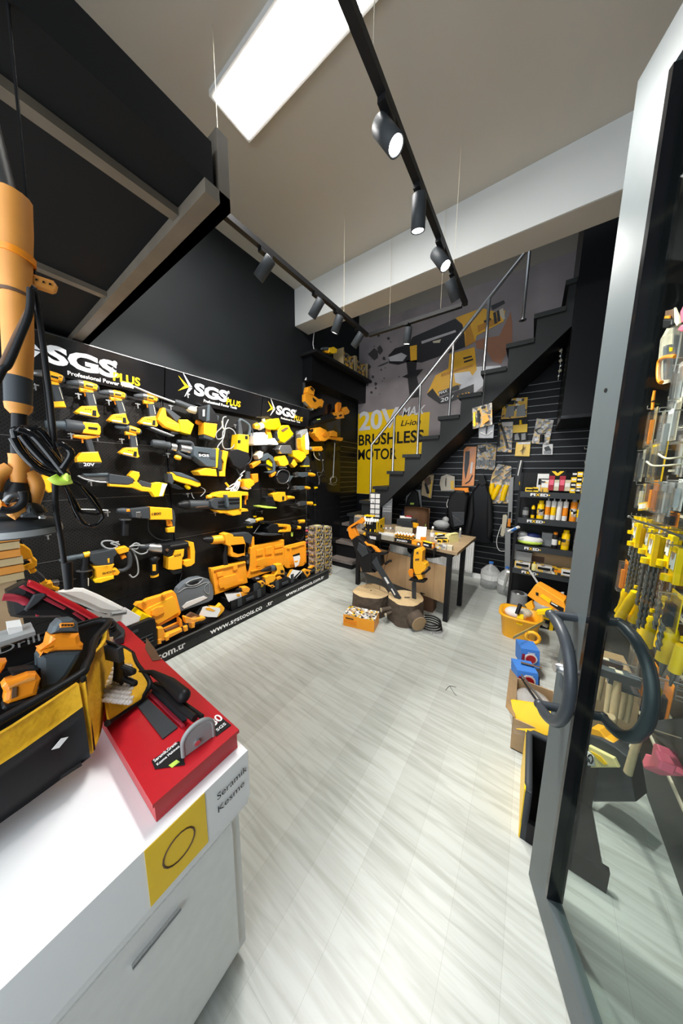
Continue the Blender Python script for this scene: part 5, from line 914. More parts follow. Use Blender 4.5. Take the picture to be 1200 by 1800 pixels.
tool('chainsaw', 'yellow chainsaw standing upright with its bar stuck in the forked stump', 'chainsaw', [
    ('body', 'Y', 'P', '380,535 470,510 500,550 490,700 540,735 555,780 530,820 480,860 500,945 440,955 390,870 365,780 365,650', .10), ('>port', 'BN', 'P', '410,565 440,560 440,590 412,592', .004, .053), ('>port', 'BN', 'P', '395,660 450,655 450,680 395,685', .004, .053), ('side_cap', 'Y', 'R', '490,770,30 530,770,36 555,765,26'),
    ('rear_grip', 'K', 'P', '330,610 370,530 405,535 370,640 360,800 320,800', .05), ('lower_cap', 'O', 'P', '290,840 310,805 350,805 370,850 360,920 310,905', .08), ('front_handle', 'K', 'T', '370,870 440,875 520,860 570,820 600,790 580,770', .011, .04), ('hand_guard', 'K', 'P', '295,960 340,925 380,945 470,960 520,960 540,980 510,1000 400,990', .09), ('guide_bar', 'G', 'P', '352,985 405,985 405,1260 352,1260', .012, 0, .001), ('>chain', 'SD', 'T', '350,990 350,1255', .003, 0)], pl=SQ, d=.0)
# cartons in front of the stumps
a, b = (603, 1099), (657, 1112)
t = item('carton', 'orange and white carton of tools on the floor in front of the stumps', 'carton', [('carton', 'OR', cbm(a, b, .20, .125, 0)), ('printed_top', 'P2', cbm(a, b, .20, .002, .1255)), ('printed_end', 'P4', cbm((657.4, 1111), (664, 1098), .004, .05, .07)), ('front_groove', 'O', face(a, b, 0, .125, .02, .44, .25, .38, .006)), ('front_groove', 'O', face(a, b, 0, .125, .02, .44, .5, .6, .006)), ('>print', 'K', face(a, b, 0, .125, .08, .34, .72, .78, .0075))])
c = fl(752, 1112, 0)
t = T('cable_bag', 'clear plastic bag holding a coiled black cable by the desk leg', 'bag', c)
cc = [c + Vector((.11 * math.cos(a * .5) * (1 - a * .004), .09 + .09 * math.sin(a * .5), .012 + .002 * a)) for a in range(44)]
M().tube(smooth(cc, 2), .008).build('coiled_cable', 'K', t)
M().sheet([[c + Vector((-.14 + .30 * i / 6, -.05 + .2 * j / 5, .012 + .05 * math.sin(i * 1.3) ** 2 * math.sin(j * .6 + .1))) for i in range(7)] for j in range(6)], .001).build('clear_film', 'PL', t)
c = Vector((-.75, 2.62, 0)); item('storage_box', 'small dark box on the floor behind the forked stump', 'box', [('body', 'BN', M().bb((-.95, 3.0, 0), (-.80, 3.15, .2))), ('lid', 'K', M().bb((-.955, 2.995, .2), (-.795, 3.155, .21)))])
c = fl(790, 1212, 0); item('wire_scrap', 'thin dark wire scrap lying on the open floor', 'wire', [('wire', 'SD', M().tube(smooth([fl(783, 1213, .003), fl(790, 1206, .003), fl(802, 1208, .003)]), .0015)), ('wire_end', 'SD', M().tube(smooth([fl(791, 1207, .003), fl(797, 1217, .003), fl(802, 1223, .003)]), .0015))])
# ================= right hand side =================
# ---- hanging goods under the stairs on the slatwall
BWALL = BW; FRONT = PL((0, 3.70, 0), (0, -1, 0), (1, 0, 0))
def blister(label, st, card, bits, d=.045, name='blister_pack', ct='hanging packet', hk=None, clear=True, pl_=None):
    BW = pl_ or BWALL
    t = tool(name, label, ct, [('backing_card', card, 'P', st, .004, d, 0)], pl=BW, d=d)
    more(t, bits, pl=BW, d=d + .015)
    if clear: more(t, [('clear_shell', 'PL', 'P', st, .022, d + .02)], pl=BW)
    if hk:
        u, v = (FRM[0] + hk[0] / FRM[2], FRM[1] + hk[1] / FRM[2]); p = BW.at(u, v, d + .03); M().tube([p - BW.n * (d + .03), p, p + Vector((0, 0, .015))], .0025, 6).build('hook', 'S', t)
    return t
fr(820, 650, 6.667)
blister('packet of drill bits hanging left, highest in the group under the stairs', '65,450 295,385 300,640 70,695', 'P1', [('yellow_side', 'YB', 'P', '75,500 98,495 105,660 80,665', .004, .05), ('drill_figure', 'O', 'P', '180,540 240,520 265,590 190,640', .01, .055), ('dark_bits', 'K', 'P', '120,480 150,472 155,610 125,620', .012, .055), ('dark_header', 'K', 'P', '170,435 220,420 222,450 172,462', .003, .05)], d=.0, pl_=FRONT)
tool('grey_string', 'thin grey cord from a railing post down to the leftmost drill packet', 'cord', [('cord', 'SD', 'T', '215,0 205,200 185,425', .003), ('knot', 'K', 'R', '186,415,5 183,428,6')], pl=FRONT, d=-.005)
blister('clear packet with a round grey saw behind the leftmost drill packet', '140,665 320,640 310,800 140,800', 'SD', [('ring', 'K', 'R', '235,700,40 236,700,60'), ('rim', 'W', 'T', '160,730 230,760 300,720', .004)], d=-.06, pl_=FRONT)
blister('wide yellow and black carton packet at the top of the hanging group', '430,345 715,320 700,560 400,580', 'P3', [('black_header', 'K', 'P', '450,365 560,355 555,405 448,412', .003, .052), ('picture', 'GL', 'P', '470,430 560,420 550,540 450,560', .012, .055), ('picture', 'GL', 'P', '590,430 680,400 690,540 580,550', .012, .055)], d=.05, clear=False)
blister('yellow and black striped packet below the wide carton packet', '545,570 715,550 705,830 535,840', 'K', [('yellow_band', 'YB', 'P', '540,650 712,635 708,730 540,740', .003, .052), ('screwdriver', 'YB', 'R', '630,590,12 632,640,14'), ('pliers', 'GL', 'P', '560,760 600,740 620,820 560,825', .01), ('pliers', 'GL', 'P', '640,750 690,740 690,820 640,825', .01)], d=.05, clear=False)
blister('long clear packet holding crossed black hand tools', '370,620 545,610 525,970 350,960', 'P1', [('tool_shaft', 'K', 'R', '395,640,10 430,720,12 480,920,14'), ('tool_shaft', 'G', 'R', '375,650,10 370,900,14'), ('white_header', 'W', 'P', '410,615 540,610 535,660 420,660', .003, .055), ('bracket', 'YB', 'P', '360,930 440,890 450,905 370,950', .008)], hk=(385, 600))
blister('clear packet with chrome hole saw parts right of the hanging group', '820,570 1020,590 960,880 760,860', 'P4', [('hole_saw', 'S', 'R', '830,690,26 835,700,34'), ('hole_saw', 'S', 'R', '920,700,30 925,705,38'), ('cross_bar', 'K', 'T', '800,700 850,750 930,740', .006), ('black_sleeve', 'K', 'R', '885,760,22 880,850,24')], hk=(925, 500))
blister('small clear packet with a grey knob, hanging alone', '890,870 1010,870 1005,995 885,995', 'W', [('knob', 'G', 'P', '905,910 960,890 990,940 920,950', .02), ('base', 'SD', 'P', '905,950 985,950 985,980 905,980', .01)], hk=(950, 855))
blister('square yellow packet with a round brown disc', '580,850 750,845 735,1015 562,1010', 'YB', [('disc', 'BN', 'R', '655,930,50 656,930,54'), ('disc_rim', 'CB', 'R', '655,930,30 656,931,36'), ('header', 'W', 'P', '600,850 745,848 743,870 600,872', .003, .052)], hk=(640, 835))
blister('tall clear blister with nozzle and four black spanners', '130,885 250,868 350,880 330,1150 300,1175 105,1155 110,1100', 'P1', [('hose_head', 'K', 'P', '140,920 220,900 230,950 160,980', .02), ('coil', 'YB', 'T', '250,930 300,900 320,940 280,970', .006), ('clear_rim', 'W', 'T', '110,1160 200,1150 320,1165', .005, .08)] + [('socket', 'GL', 'P', '%d,1060 %d,1055 %d,1120 %d,1125' % (125 + k * 52, 165 + k * 52, 160 + k * 52, 120 + k * 52), .02) for k in range(4)], hk=(232, 850))
fr(600, 750, 4)
blister('long orange packet with a black pruning saw', '860,160 880,140 950,140 930,415 845,420', 'O', [('saw', 'K', 'P', '870,175 900,170 895,260 870,370 862,300', .02), ('hooked_end', 'K', 'T', '870,400 900,380 920,340', .008), ('white_label', 'W', 'P', '910,250 925,250 915,330 902,330', .003, .052)], hk=(900, 110))
blister('tilted clear packet with brown and yellow tools below the stairs', '572,335 650,340 630,505 560,480', 'TN', [('tool', 'BN', 'P', '580,370 620,350 630,400 590,420', .015), ('tool', 'K', 'R', '590,400,8 610,470,10'), ('yellow_strip', 'YB', 'P', '630,380 640,382 622,500 612,495', .006)], hk=(610, 325))
blister('octagonal clear packet with a round black lens', '700,350 740,335 795,350 795,450 700,450 690,400', 'CR', [('ring', 'GL', 'R', '735,390,28 736,390,32'), ('ring', 'K', 'R', '735,389,16 736,389,20'), ('label', 'YB', 'P', '765,380 790,380 788,440 768,440', .003, .055)], hk=(740, 325))
blister('round clear pack of grey wheels above yellow handled tools', '1060,330 1100,260 1195,280 1190,540 1060,540 1030,460', 'P1', [], hk=(1150, 190), clear=True)
t = [o for o in ALL if o.name.startswith('blister_pack') and o.type == 'EMPTY'][-1]
more(t, [('wheel', 'GL', 'R', '1125,290,28 1126,291,34'), ('wheel', 'GL', 'R', '1090,350,28 1091,351,34'), ('wheel', 'SD', 'R', '1175,320,30 1176,321,36'), ('wheel', 'GL', 'R', '1145,370,24 1146,371,30'), ('handle', 'YB', 'R', '1060,400,14 1055,460,18 1040,480,12'), ('handle', 'YB', 'R', '1110,410,16 1080,470,18 1060,510,14'), ('handle', 'YB', 'R', '1160,410,16 1140,470,18 1130,520,16'), ('blade', 'CR', 'P', '1120,380 1140,380 1110,430 1100,430', .006), ('blade', 'CR', 'P', '1150,390 1168,390 1160,440 1148,440', .006)], pl=BW, d=.075)
fr(820, 780, 9)
item_ = tool('metal_disc', 'round shiny metal disc hanging above the grey wheels', 'saw blade', [('disc', 'S', 'R', '588,260,74 590,260,78'), ('hub', 'K', 'R', '588,235,8 590,235,26')], pl=BW, d=.12)
tool('spirit_level', 'long pale grey spirit level standing against the slatwall', 'spirit level', [('rail', 'GL', 'P', '685,540 745,520 735,700 715,1250 645,1250 660,800', .04), ('end_rail', 'GL', 'P', '605,1360 695,1370 690,1800 680,2080 600,2060', .04), ('>vial_window', 'K', 'P', '670,1080 705,1080 695,1180 660,1180', .006, .125), ('orange_end', 'O', 'P', '655,1185 700,1190 690,1320 640,1310', .045), ('corner_cap', 'GL', 'P', '600,1345 640,1335 700,1345 740,1400 695,1420 605,1400', .05)], pl=BW, d=.10)
tool('power_strip', 'white power strip with black sockets hanging by its white cord', 'power strip', [('body', 'CR', 'P', '570,1130 620,1120 645,1150 620,1340 590,1460 555,1470 530,1440 545,1360 560,1250', .04), ('socket', 'K', 'R', '592,1220,18 594,1220,24'), ('socket', 'K', 'R', '575,1430,22 577,1430,28'), ('socket', 'GL', 'R', '585,1320,20 587,1320,24'), ('cord', 'W', 'T', '550,1280 500,1420 475,1520 480,1620 520,1690 600,1700', .005)], pl=BW, d=.09)
tool('marking_board', 'long dark grey folding board with white lettering beside the shelf rack', 'board', [('board', 'G', 'P', '815,255 895,260 860,500 840,740 735,745 770,480', .03), ('>white_lettering', 'W', 'P', '850,265 870,265 815,510 800,500', .002, .166, 0)], pl=BW, d=.15)
tool('paint_brush', 'yellow brush hanging over the left end of the shelf rack', 'brush', [('handle', 'YB', 'R', '880,480,8 865,600,12'), ('head', 'YB', 'R', '855,600,24 862,640,30 862,680,14')], pl=BW, d=.35)
# ---- FIXED shelf rack
RY = 3.4; RP = PL((0, RY, 0), (0, -1, 0), (1, 0, 0))
zsh = [aY(960, v, RY).z for v in (866, 914, 964, 1008)]; rx0 = aY(912, 890, RY).x; rx1 = .44
t = T('shelf_rack', 'black metal shelf rack with FIXED lettering on its shelf edges', 'shelf rack', (.17, RY + .15, 0)); RT = t
for x in (rx0 - .01, rx1):
    for y in (RY, RY + .27): M().bb((x - .012, y, 0), (x + .012, y + .024, 1.62 if y > RY + .1 else zsh[0])).build('post', 'K', t)
for z in zsh + [.12]:
    s_ = M().bb((rx0, RY, z - .012), (rx1, RY + .29, z)).build('shelf', 'K', t); M().bb((rx0, RY - .006, z - .055), (rx1, RY, z + .004)).build('shelf_edge', 'G', s_)
M().bb((rx0, RY + .285, .1), (rx1, RY + .292, 1.62)).build('back_panel', 'K', t)
for (u0, u1, v), z in zip(((932, 967, 868), (926, 958, 914), (921, 951, 964), (916, 946, 1008)), zsh):
    A = RP.at(u0, v, .007); B = RP.at(u1, v, .007); w_ = B.x - A.x
    for s, f0, f1, mt in (('FI', 0, .26, 'WT'), ('X', .27, .5, 'YL'), ('ED', .51, .9, 'WT')): text(t, s, Vector((A.x + w_ * f0, RY - .0065, z - .038)), (1, 0, 0), (0, 0, 1), .026, w_ * (f1 - f0), mt, bold=.04)
    M().prism([Vector((A.x + w_ * .93, RY - .0065, z - .036)), Vector((B.x, RY - .0065, z - .025)), Vector((A.x + w_ * .93, RY - .0065, z - .014))], (0, -1, 0), 0, .001).build('arrow_mark', 'YB', t)
# stock on the shelves; x as fraction of the width
rng = random.Random(3)
def stock(kind, label, f, z, r, h, mt, capm, dy=.07, grp=None, extra=None):
    x = rx0 + (rx1 - rx0) * f; c = Vector((x, RY + dy, z)); t = T(kind, label, {'glue_tube': 'tube', 'spray_can': 'spray can', 'silicone_cartridge': 'cartridge', 'bottle': 'bottle'}.get(kind, 'packet'), c, grp)
    if kind == 'silicone_cartridge': pr = [(0, r), (h * .78, r)]; cp = [(0, r * 1.02), (h * .03, r * .9), (h * .05, r * .3), (h * .24, r * .12)]; ch = h * .78
    elif kind == 'spray_can': pr = [(0, r), (h * .8, r), (h * .84, r * .75)]; cp = [(0, r * .72), (h * .15, r * .7), (h * .16, r * .4)]; ch = h * .84
    else: pr = [(0, r), (h * .7, r), (h * .8, r * .5)]; cp = [(0, r * .4), (h * .2, r * .35)]; ch = h * .8
    M().lathe(c, (0, 0, 1), pr, 14).build('body', mt, t); M().lathe(c + Vector((0, 0, ch)), (0, 0, 1), cp, 12).build('cap', capm, t)
    if extra: M().lathe(c + Vector((0, 0, h * .2)), (0, 0, 1), [(0, r * 1.02), (h * .35, r * 1.02)], 14).build('label', extra, t)
def pack(label, f, w_, z, h, mt, dy=.06, dp=.03, band=None, ct='packet', lean=0, nm='packet', grp=None):
    x = rx0 + (rx1 - rx0) * f; t = T(nm, label, ct, (x, RY + dy, z), grp); M().box((x, RY + dy, z + h / 2), (w_, dp, h * .98), rx=lean).build('body', mt, t)
    if band: M().box((x, RY + dy - dp / 2 - .001, z + h * .55), (w_ * .8, .002, h * .35), rx=lean).build('printed_band', band, t)
    return t
z = zsh[0]
pack('yellow orange box flap at the left end of the top shelf', .14, .07, z, .045, 'YB', .03, .04, 'K'); pack('second yellow box on the top shelf, beside the first', .24, .05, z, .05, 'YB', .03, .04, 'K')
pack('white card box standing at the back of the top shelf', .36, .11, z, .19, 'W', .22, .05, 'K'); pack('yellow and white carton on the top shelf, left of the red tubes', .38, .07, z, .13, 'P3', .08, .04, 'W')
for k, f in enumerate((.48, .56, .64, .72)):
    pack(['red glue pack on the top shelf, first from the left', 'pale glue tube pack between the first two red packs', 'red glue pack on the top shelf, second from the left', 'pale glue tube pack at the right of the red packs'][k], f, .045, z + .02, .15 if k % 2 == 0 else .11, 'RD' if k % 2 == 0 else 'CR', .07, .03, 'PK' if k % 2 == 0 else 'W')
pk = pack('black display header with a yellow chevron behind the red glue packs', .56, .13, z + .02, .2, 'K', .12, .02); c = Vector((rx0 + (rx1 - rx0) * .56, RY + .108, z + .19)); M().prism([c + Vector((-.05, 0, .025)), c + Vector((-.02, 0, .025)), c + Vector((0, 0, .005)), c + Vector((.02, 0, .025)), c + Vector((.05, 0, .025)), c + Vector((.01, 0, -.02)), c + Vector((-.01, 0, -.02))], (0, -1, 0), 0, .002).build('chevron', 'YL', pk)
for r in range(4):
    for k in range(3): pack('small black and white cartridge box stacked at the right of the top shelf', .80 + .075 * k, .038, z + .005 + r * .052, .048, 'K' if (r + k) % 2 else 'YB', .05, .05, 'W', ct='carton', nm='carton', grp='small boxes at the right of the top shelf')
t = T('metal_coil', 'coiled metal band lying at the right end of the top shelf', 'coil', (.40, RY + .03, z)); M().tube([(.39 + .045 * math.cos(a), RY + .03 + .03 * math.sin(a), z + .02 + .002 * i) for i, a in enumerate([k * .6 for k in range(34)])], .004, 6).build('coil', 'S', t)
z = zsh[1]
stock('bottle', 'dark bottle with a grey label at the left of the second shelf', .12, z, .028, .14, 'G', 'K', extra='GL'); stock('bottle', 'slim yellow bottle on the second shelf, beside the dark bottle', .24, z, .016, .17, 'YB', 'K', extra='K')
stock('spray_can', 'yellow spray can with a smile label on the second shelf', .36, z, .03, .19, 'YB', 'YB', extra='P2')
for k, f in enumerate((.47, .56, .65, .74)): stock('silicone_cartridge', ['orange labelled silicone cartridge, first in the row on the second shelf', 'yellow labelled silicone cartridge, second in the row', 'plain white silicone cartridge, third in the row', 'orange and white silicone cartridge, fourth in the row'][k], f, z, .021, .235, 'W', 'W', extra=['O', 'YB', 'W', 'O'][k])
stock('spray_can', 'tall orange spray can with a grey cap, right of the cartridges', .86, z, .027, .23, 'O', 'GL', extra='P2'); stock('spray_can', 'grey and yellow spray can at the right end of the second shelf', .95, z, .022, .22, 'GL', 'YB', extra='YB')
z = zsh[2]
t = T('wrapped_roll', 'clear wrapped roll with lime green edging on the third shelf', 'roll', (.02, RY + .1, z)); c = Vector((rx0 + .13, RY + .1, z + .05)); M().ell(c, .12, .09, .05).build('wrap', 'W', t); M().ell(c + Vector((0, -.02, -.02)), .115, .08, .03).build('lime_edge', 'LIME', t); M().ell(c + Vector((.02, 0, .045)), .07, .05, .035).build('dark_item', 'NAVY', t); M().ell(c + Vector((-.07, 0, .05)), .05, .05, .035).build('grey_wrap', 'GL', t)
pack('grey crumpled bag behind the wrapped roll', .52, .09, z, .14, 'GL', .16, .08); stock('spray_can', 'black spray can with an orange cap on the third shelf', .64, z, .024, .17, 'K', 'O', extra='W'); stock('spray_can', 'yellow spray can lettered in black on the third shelf', .80, z, .033, .20, 'YB', 'YB', extra='P3')
pack('small black can beside the yellow lettered spray can', .71, .02, z, .12, 'K', .06, .02, 'YB'); pack('clear bag of silver parts at the right end of the third shelf', .97, .05, z, .19, 'CS', .04, .06, 'GL')
z = zsh[3]
pack('brown cardboard box at the back right of the fourth shelf', .76, .25, z, .19, 'CB', .2, .12, nm='cardboard_box', ct='box'); pack('brown cardboard box at the back middle of the fourth shelf', .40, .16, z, .18, 'CB', .21, .12, 'BN', nm='cardboard_box', ct='box'); pack('grey wrapped bundle at the back left of the fourth shelf', .15, .16, z + .08, .1, 'GL', .1, .1)
pack('white patterned carton at the left of the fourth shelf', .16, .14, z, .075, 'P4', .05, .08, 'K', ct='carton', nm='carton'); stock('bottle', 'yellow green bottle between the patterned cartons', .36, z, .022, .09, 'TAPE', 'YB', dy=.04)
pack('white patterned carton in the middle of the fourth shelf', .52, .13, z, .075, 'P4', .05, .08, 'K', ct='carton', nm='carton'); pack('orange and black carton at the right of the fourth shelf', .80, .16, z, .07, 'P3', .05, .08, 'O', ct='carton', nm='carton'); pack('white handled trowel box at the right end of the fourth shelf', .90, .12, z + .02, .05, 'W', .0, .05, 'K')
# bundle of pale tubes on the bottom shelf
cc_ = Vector((.26, RY + .02, .12)); t = T('wrap_bag', 'milky plastic bag under the bundle of glue sticks', 'bag', cc_); M().ell(cc_ + Vector((0, 0, .08)), .15, .1, .09).build('bag', 'CS', t)
for k in range(13): x = .15 + .018 * k; h = .1 + .05 * rng.random(); item('glue_stick', 'pale blue glue stick in the bundle on the bottom shelf', 'glue stick', [('stick', 'W', M().tube([(x, RY + .02 + .02 * rng.random(), .17), (x + .01 * rng.random(), RY + .03, .27 + h)], .009, 8))], 'glue sticks on the bottom shelf')
item('glue_stick', 'long pale glue stick leaning left out of the bundle', 'glue stick', [('stick', 'W', M().tube([RP.at(945, 1025, .03), RP.at(930, 1002, .03)], .010, 8))])
item('wrapped_coil', 'grey coil in plastic at the left of the bottom shelf', 'coil', [('coil', 'GL', M().lathe((.0, RY + .06, .13), (0, 0, 1), [(0, .09), (.16, .08)])), ('core', 'SD', M().lathe((.0, RY + .06, .29), (0, 0, 1), [(0, .05), (.01, .04)]))])
item('bracket', 'blue and white bracket poking out left of the rack', 'bracket', [('arm', 'W', M().tube([RP.at(893, 934, .0), RP.at(912, 926, .05)], .014)), ('blue_sleeve', 'BL', M().tube([RP.at(899, 932, .015), RP.at(908, 928, .04)], .0155))])
# ---- floor goods in front of the rack
c = fl(908, 1066, 0)
t = T('storage_bin', 'yellow round-cornered plastic bin on the floor in front of the rack', 'bin', c)
def rim(cx, cy, z, a, b, n=28, e=.55): return [Vector((cx + a * math.copysign(abs(math.cos(2 * math.pi * k / n)) ** e, math.cos(2 * math.pi * k / n)), cy + b * math.copysign(abs(math.sin(2 * math.pi * k / n)) ** e, math.sin(2 * math.pi * k / n)), z)) for k in range(n)]
bx, by = .03, 3.08; n = 28; rg = [rim(bx, by, .0, .14, .12), rim(bx, by, .20, .165, .145), rim(bx, by, .22, .185, .165), rim(bx, by, .235, .185, .165), rim(bx, by, .235, .155, .135), rim(bx, by, .03, .13, .11)]
M().add([p for r_ in rg for p in r_], [(j * n + k, j * n + (k + 1) % n, (j + 1) * n + (k + 1) % n, (j + 1) * n + k) for j in range(5) for k in range(n)], True).add(rg[0], [tuple(range(n))[::-1]]).add(rg[5], [tuple(range(n))]).build('bin_body', 'Y', t)
item('trowel', 'black and yellow trowel handle sticking out of the yellow bin', 'trowel', [('grip', 'K', M().tube([(.0, 3.0, .25), (.02, 3.06, .33)], .018)), ('blade', 'YB', M().box((.03, 2.98, .21), (.05, .12, .02), rx=.5))]); item('white_cloth', 'white crumpled cloth in the yellow bin', 'cloth', [('cloth', 'W', M().ell((-.01, 3.12, .2), .10, .08, .06)), ('fold', 'CR', M().ell((.07, 3.14, .22), .06, .06, .04))])
fr(860, 900, 6.667); FP = PL((0, 2.75, 0), (-.25, -1, 0), (1, -.25, 0))
tool('carton', 'orange carton with a drill picture slanting out in front of the rack', 'carton', [('front', 'OR', 'P', '440,980 530,860 560,850 870,1050 900,1130 880,1200 740,1130 600,1090', .10, .0), ('>yellow_panel', 'YB', 'P', '590,990 615,960 725,1030 700,1070', .003, .052, 0), ('>dark_panel', 'K', 'P', '720,1050 870,1130 860,1190 705,1080', .003, .052, 0), ('>white_line', 'W', 'P', '725,1060 800,1100 795,1110 720,1070', .002, .055, 0), ('>drill_print', 'K', 'P', '540,940 575,950 570,985 545,975', .003, .052, 0)], pl=FP, d=0)
tool('carton', 'orange box edge lying behind the slanting drill carton', 'carton', [('side', 'O', 'P', '560,850 590,840 890,1010 890,1060 860,1050', .06, -.1), ('lid', 'YB', 'P', '545,1160 720,1140 760,1200 560,1210', .05, .06)], pl=FP, d=-.1)
tool('plastic_strap', 'yellow twisted plastic strap between the bin and the drill carton', 'strap', [('strap', 'Y', 'P', '410,1090 490,1040 520,1130 500,1160 440,1130', .04, .04)], pl=FP, d=.03)
a, b = (919, 1094), (946, 1103)
t = item('cardboard_box', 'small brown box with printed lettering in front of the yellow bin', 'box', [('box', 'CB', cbm(a, b, .12, .13, 0)), ('lid_flap', 'CB', cbm(a, b, .12, .004, .131))]); ftext(t, 'Serpi', a, b, 0, .085, .016, .25, .8, 'BN')
item('carton', 'open yellow carton with a dark inside, right of the small brown box', 'carton', [('box', 'K', cbm((946, 1103), (968, 1108), .14, .10, 0)), ('flap', 'YB', cbm((944, 1102), (968, 1107), .01, .045, .10, .05)), ('edge', 'YB', cbm((965, 1108), (971, 1109), .14, .13, 0))])
# blue boxes of discs
TRUE_LEVEL = True
for k, (a, b, z, lb) in enumerate((((907, 1212), (948, 1221), 0.0, 'blue box with a red disc picture at the bottom of the pile'), ((909, 1208), (946, 1215), .115, 'blue box with a big red and white ring on top of the pile'), ((915, 1170), (948, 1176), .10, 'blue box with a red ring standing behind the blue pile'))):
    h = .11 if k < 2 else .13; A = fl(*a, z); B = fl(*b, z); t = item('disc_box', lb, 'box', [('box', 'NAVY' if k == 0 else 'BL', cbm(a, b, .13, h, z, .03)), ('red_band', 'RD', face(a, b, z, h, .0, .15, .2, .8))])
    e = (B - A); p = Vector((-e.y, e.x, 0)).normalized(); c = A + e * .5 + Vector((0, 0, h * .5)) - p * .004 + p * .012
    M().lathe(c, -p, [(0, .045), (.003, .045)], 24).build('white_ring', 'WT', t); M().lathe(c - p * .0035, -p, [(0, .034), (.002, .034)], 24).build('red_disc', 'R', t)
    if k: ftext(t, 'DISK', a, b, z, h * .85, .014, .3, .7, 'WT', .0)
TRUE_LEVEL = False
item('cardboard_flap', 'brown cardboard flap on top of the blue boxes', 'cardboard', [('flap', 'CB', M().obox(fl(915, 1165, .24), fl(952, 1175, .24) - fl(915, 1165, .24), (.01, .09, -.05), (0, 0, .004))), ('edge', 'BN', M().obox(fl(915, 1165, .235), fl(952, 1175, .235) - fl(915, 1165, .235), (.0, .01, 0), (0, 0, .004)))])
item('masking_tape_strip', 'pale yellow strip sticking out over the floor above the blue boxes', 'strip', [('strip', 'TAPE', M().obox(fl(901, 1124, .3), fl(955, 1096, .3) - fl(901, 1124, .3), (.012, .03, .0), (0, 0, .025))), ('end', 'CR', M().obox(fl(953, 1100, .3), fl(961, 1104, .28) - fl(953, 1100, .3), (.01, .03, 0), (0, 0, .02)))])
c = fl(936, 1122, .26); m = M(); m.tube([c + Vector((.045 * math.cos(k * .524), .01, .045 * math.sin(k * .524))) for k in range(13)], .014, 10, cap=False); item('tape_roll', 'orange ring of tape under the pale strip', 'tape roll', [('tape', 'Y', m), ('core', 'O', M().tube([c + Vector((.034 * math.cos(k * .524), .01, .034 * math.sin(k * .524))) for k in range(13)], .005, 8, cap=False))])
# cardboard box with packets, nearer to the camera
a, b = (900, 1316), (918, 1322)
t = T('cardboard_box', 'open brown cardboard box full of packets behind the door handle', 'box', fl(905, 1316, 0)); A = Vector((.045, 1.70, 0)); e1 = Vector((.2, 0, 0)); e2 = Vector((0, .38, 0)); h = .2
for o_, u_ in ((A, e1), (A, e2), (A + e1, e2), (A + e2, e1)): w_ = Vector((0, 0, 1)).cross(u_).normalized() * .006; M().obox(o_, u_, w_, (0, 0, h)).build('side_wall', 'CB', t)
M().obox(A, e1, e2, (0, 0, .006)).build('bottom', 'CB', t); M().obox(A + Vector((0, 0, h)), e2, (-.05, 0, .05), (0, 0, .005)).build('flap', 'CB', t)
item('plastic_bag', 'crinkled clear bag with thin rods in the open cardboard box', 'bag', [('film', 'CS', M().ell(A + e1 * .45 + e2 * .6 + Vector((0, 0, .18)), .10, .11, .05)), ('rod', 'SD', M().tube([A + e2 * .95 + Vector((.02, 0, .25)), A + e1 * .9 + e2 * .3 + Vector((0, 0, .23))], .006)), ('rod', 'K', M().tube([A + e2 * .85 + Vector((.02, 0, .25)), A + e1 * .8 + e2 * .2 + Vector((0, 0, .23))], .006))])
item('yellow_packet', 'bright yellow plastic packet leaning on the cardboard box, behind the black toolbox', 'packet', [('packet', 'YB', M().box(A + e1 * .5 + e2 * .12 + Vector((0, 0, .23)), (.22, .05, .14), rx=-.5, rz=-.1, ry=-.4)), ('clear_wrap', 'PL', M().box(A + e1 * .5 + e2 * .12 + Vector((0, -.01, .22)), (.25, .06, .16), rx=-.5, rz=-.1, ry=-.4))])
# black and yellow tool box by the door foot
o = fl(918, 1350, .0); o = Vector((.24, 1.43, 0)); t = T('toolbox', 'black open toolbox with a thin yellow rim beside the door foot', 'toolbox', o)
M().bb((.10, 1.26, 0), (.12, 1.60, .25)).build('side_wall', 'G', t); M().bb((.095, 1.26, 0), (.100, 1.60, .255)).build('yellow_rim', 'YB', t); M().bb((.12, 1.58, 0), (.38, 1.60, .25)).build('back_wall', 'K', t); M().bb((.12, 1.26, 0), (.38, 1.28, .10)).build('front_wall', 'K', t); M().tube([(.11, 1.27, .08), (.11, 1.27, .24), (.11, 1.29, .255), (.11, 1.57, .255), (.13, 1.59, .255), (.38, 1.59, .255)], .015).build('rim_bead', 'G', t); M().bb((.12, 1.28, 0), (.38, 1.58, .015)).build('bottom', 'K', t)
item('cardboard_sheet', 'upright cardboard sheet inside the black toolbox', 'cardboard', [('sheet', 'CB', M().bb((.17, 1.42, .016), (.24, 1.426, .24))), ('fold', 'CR', M().bb((.24, 1.42, .016), (.244, 1.52, .24)))])
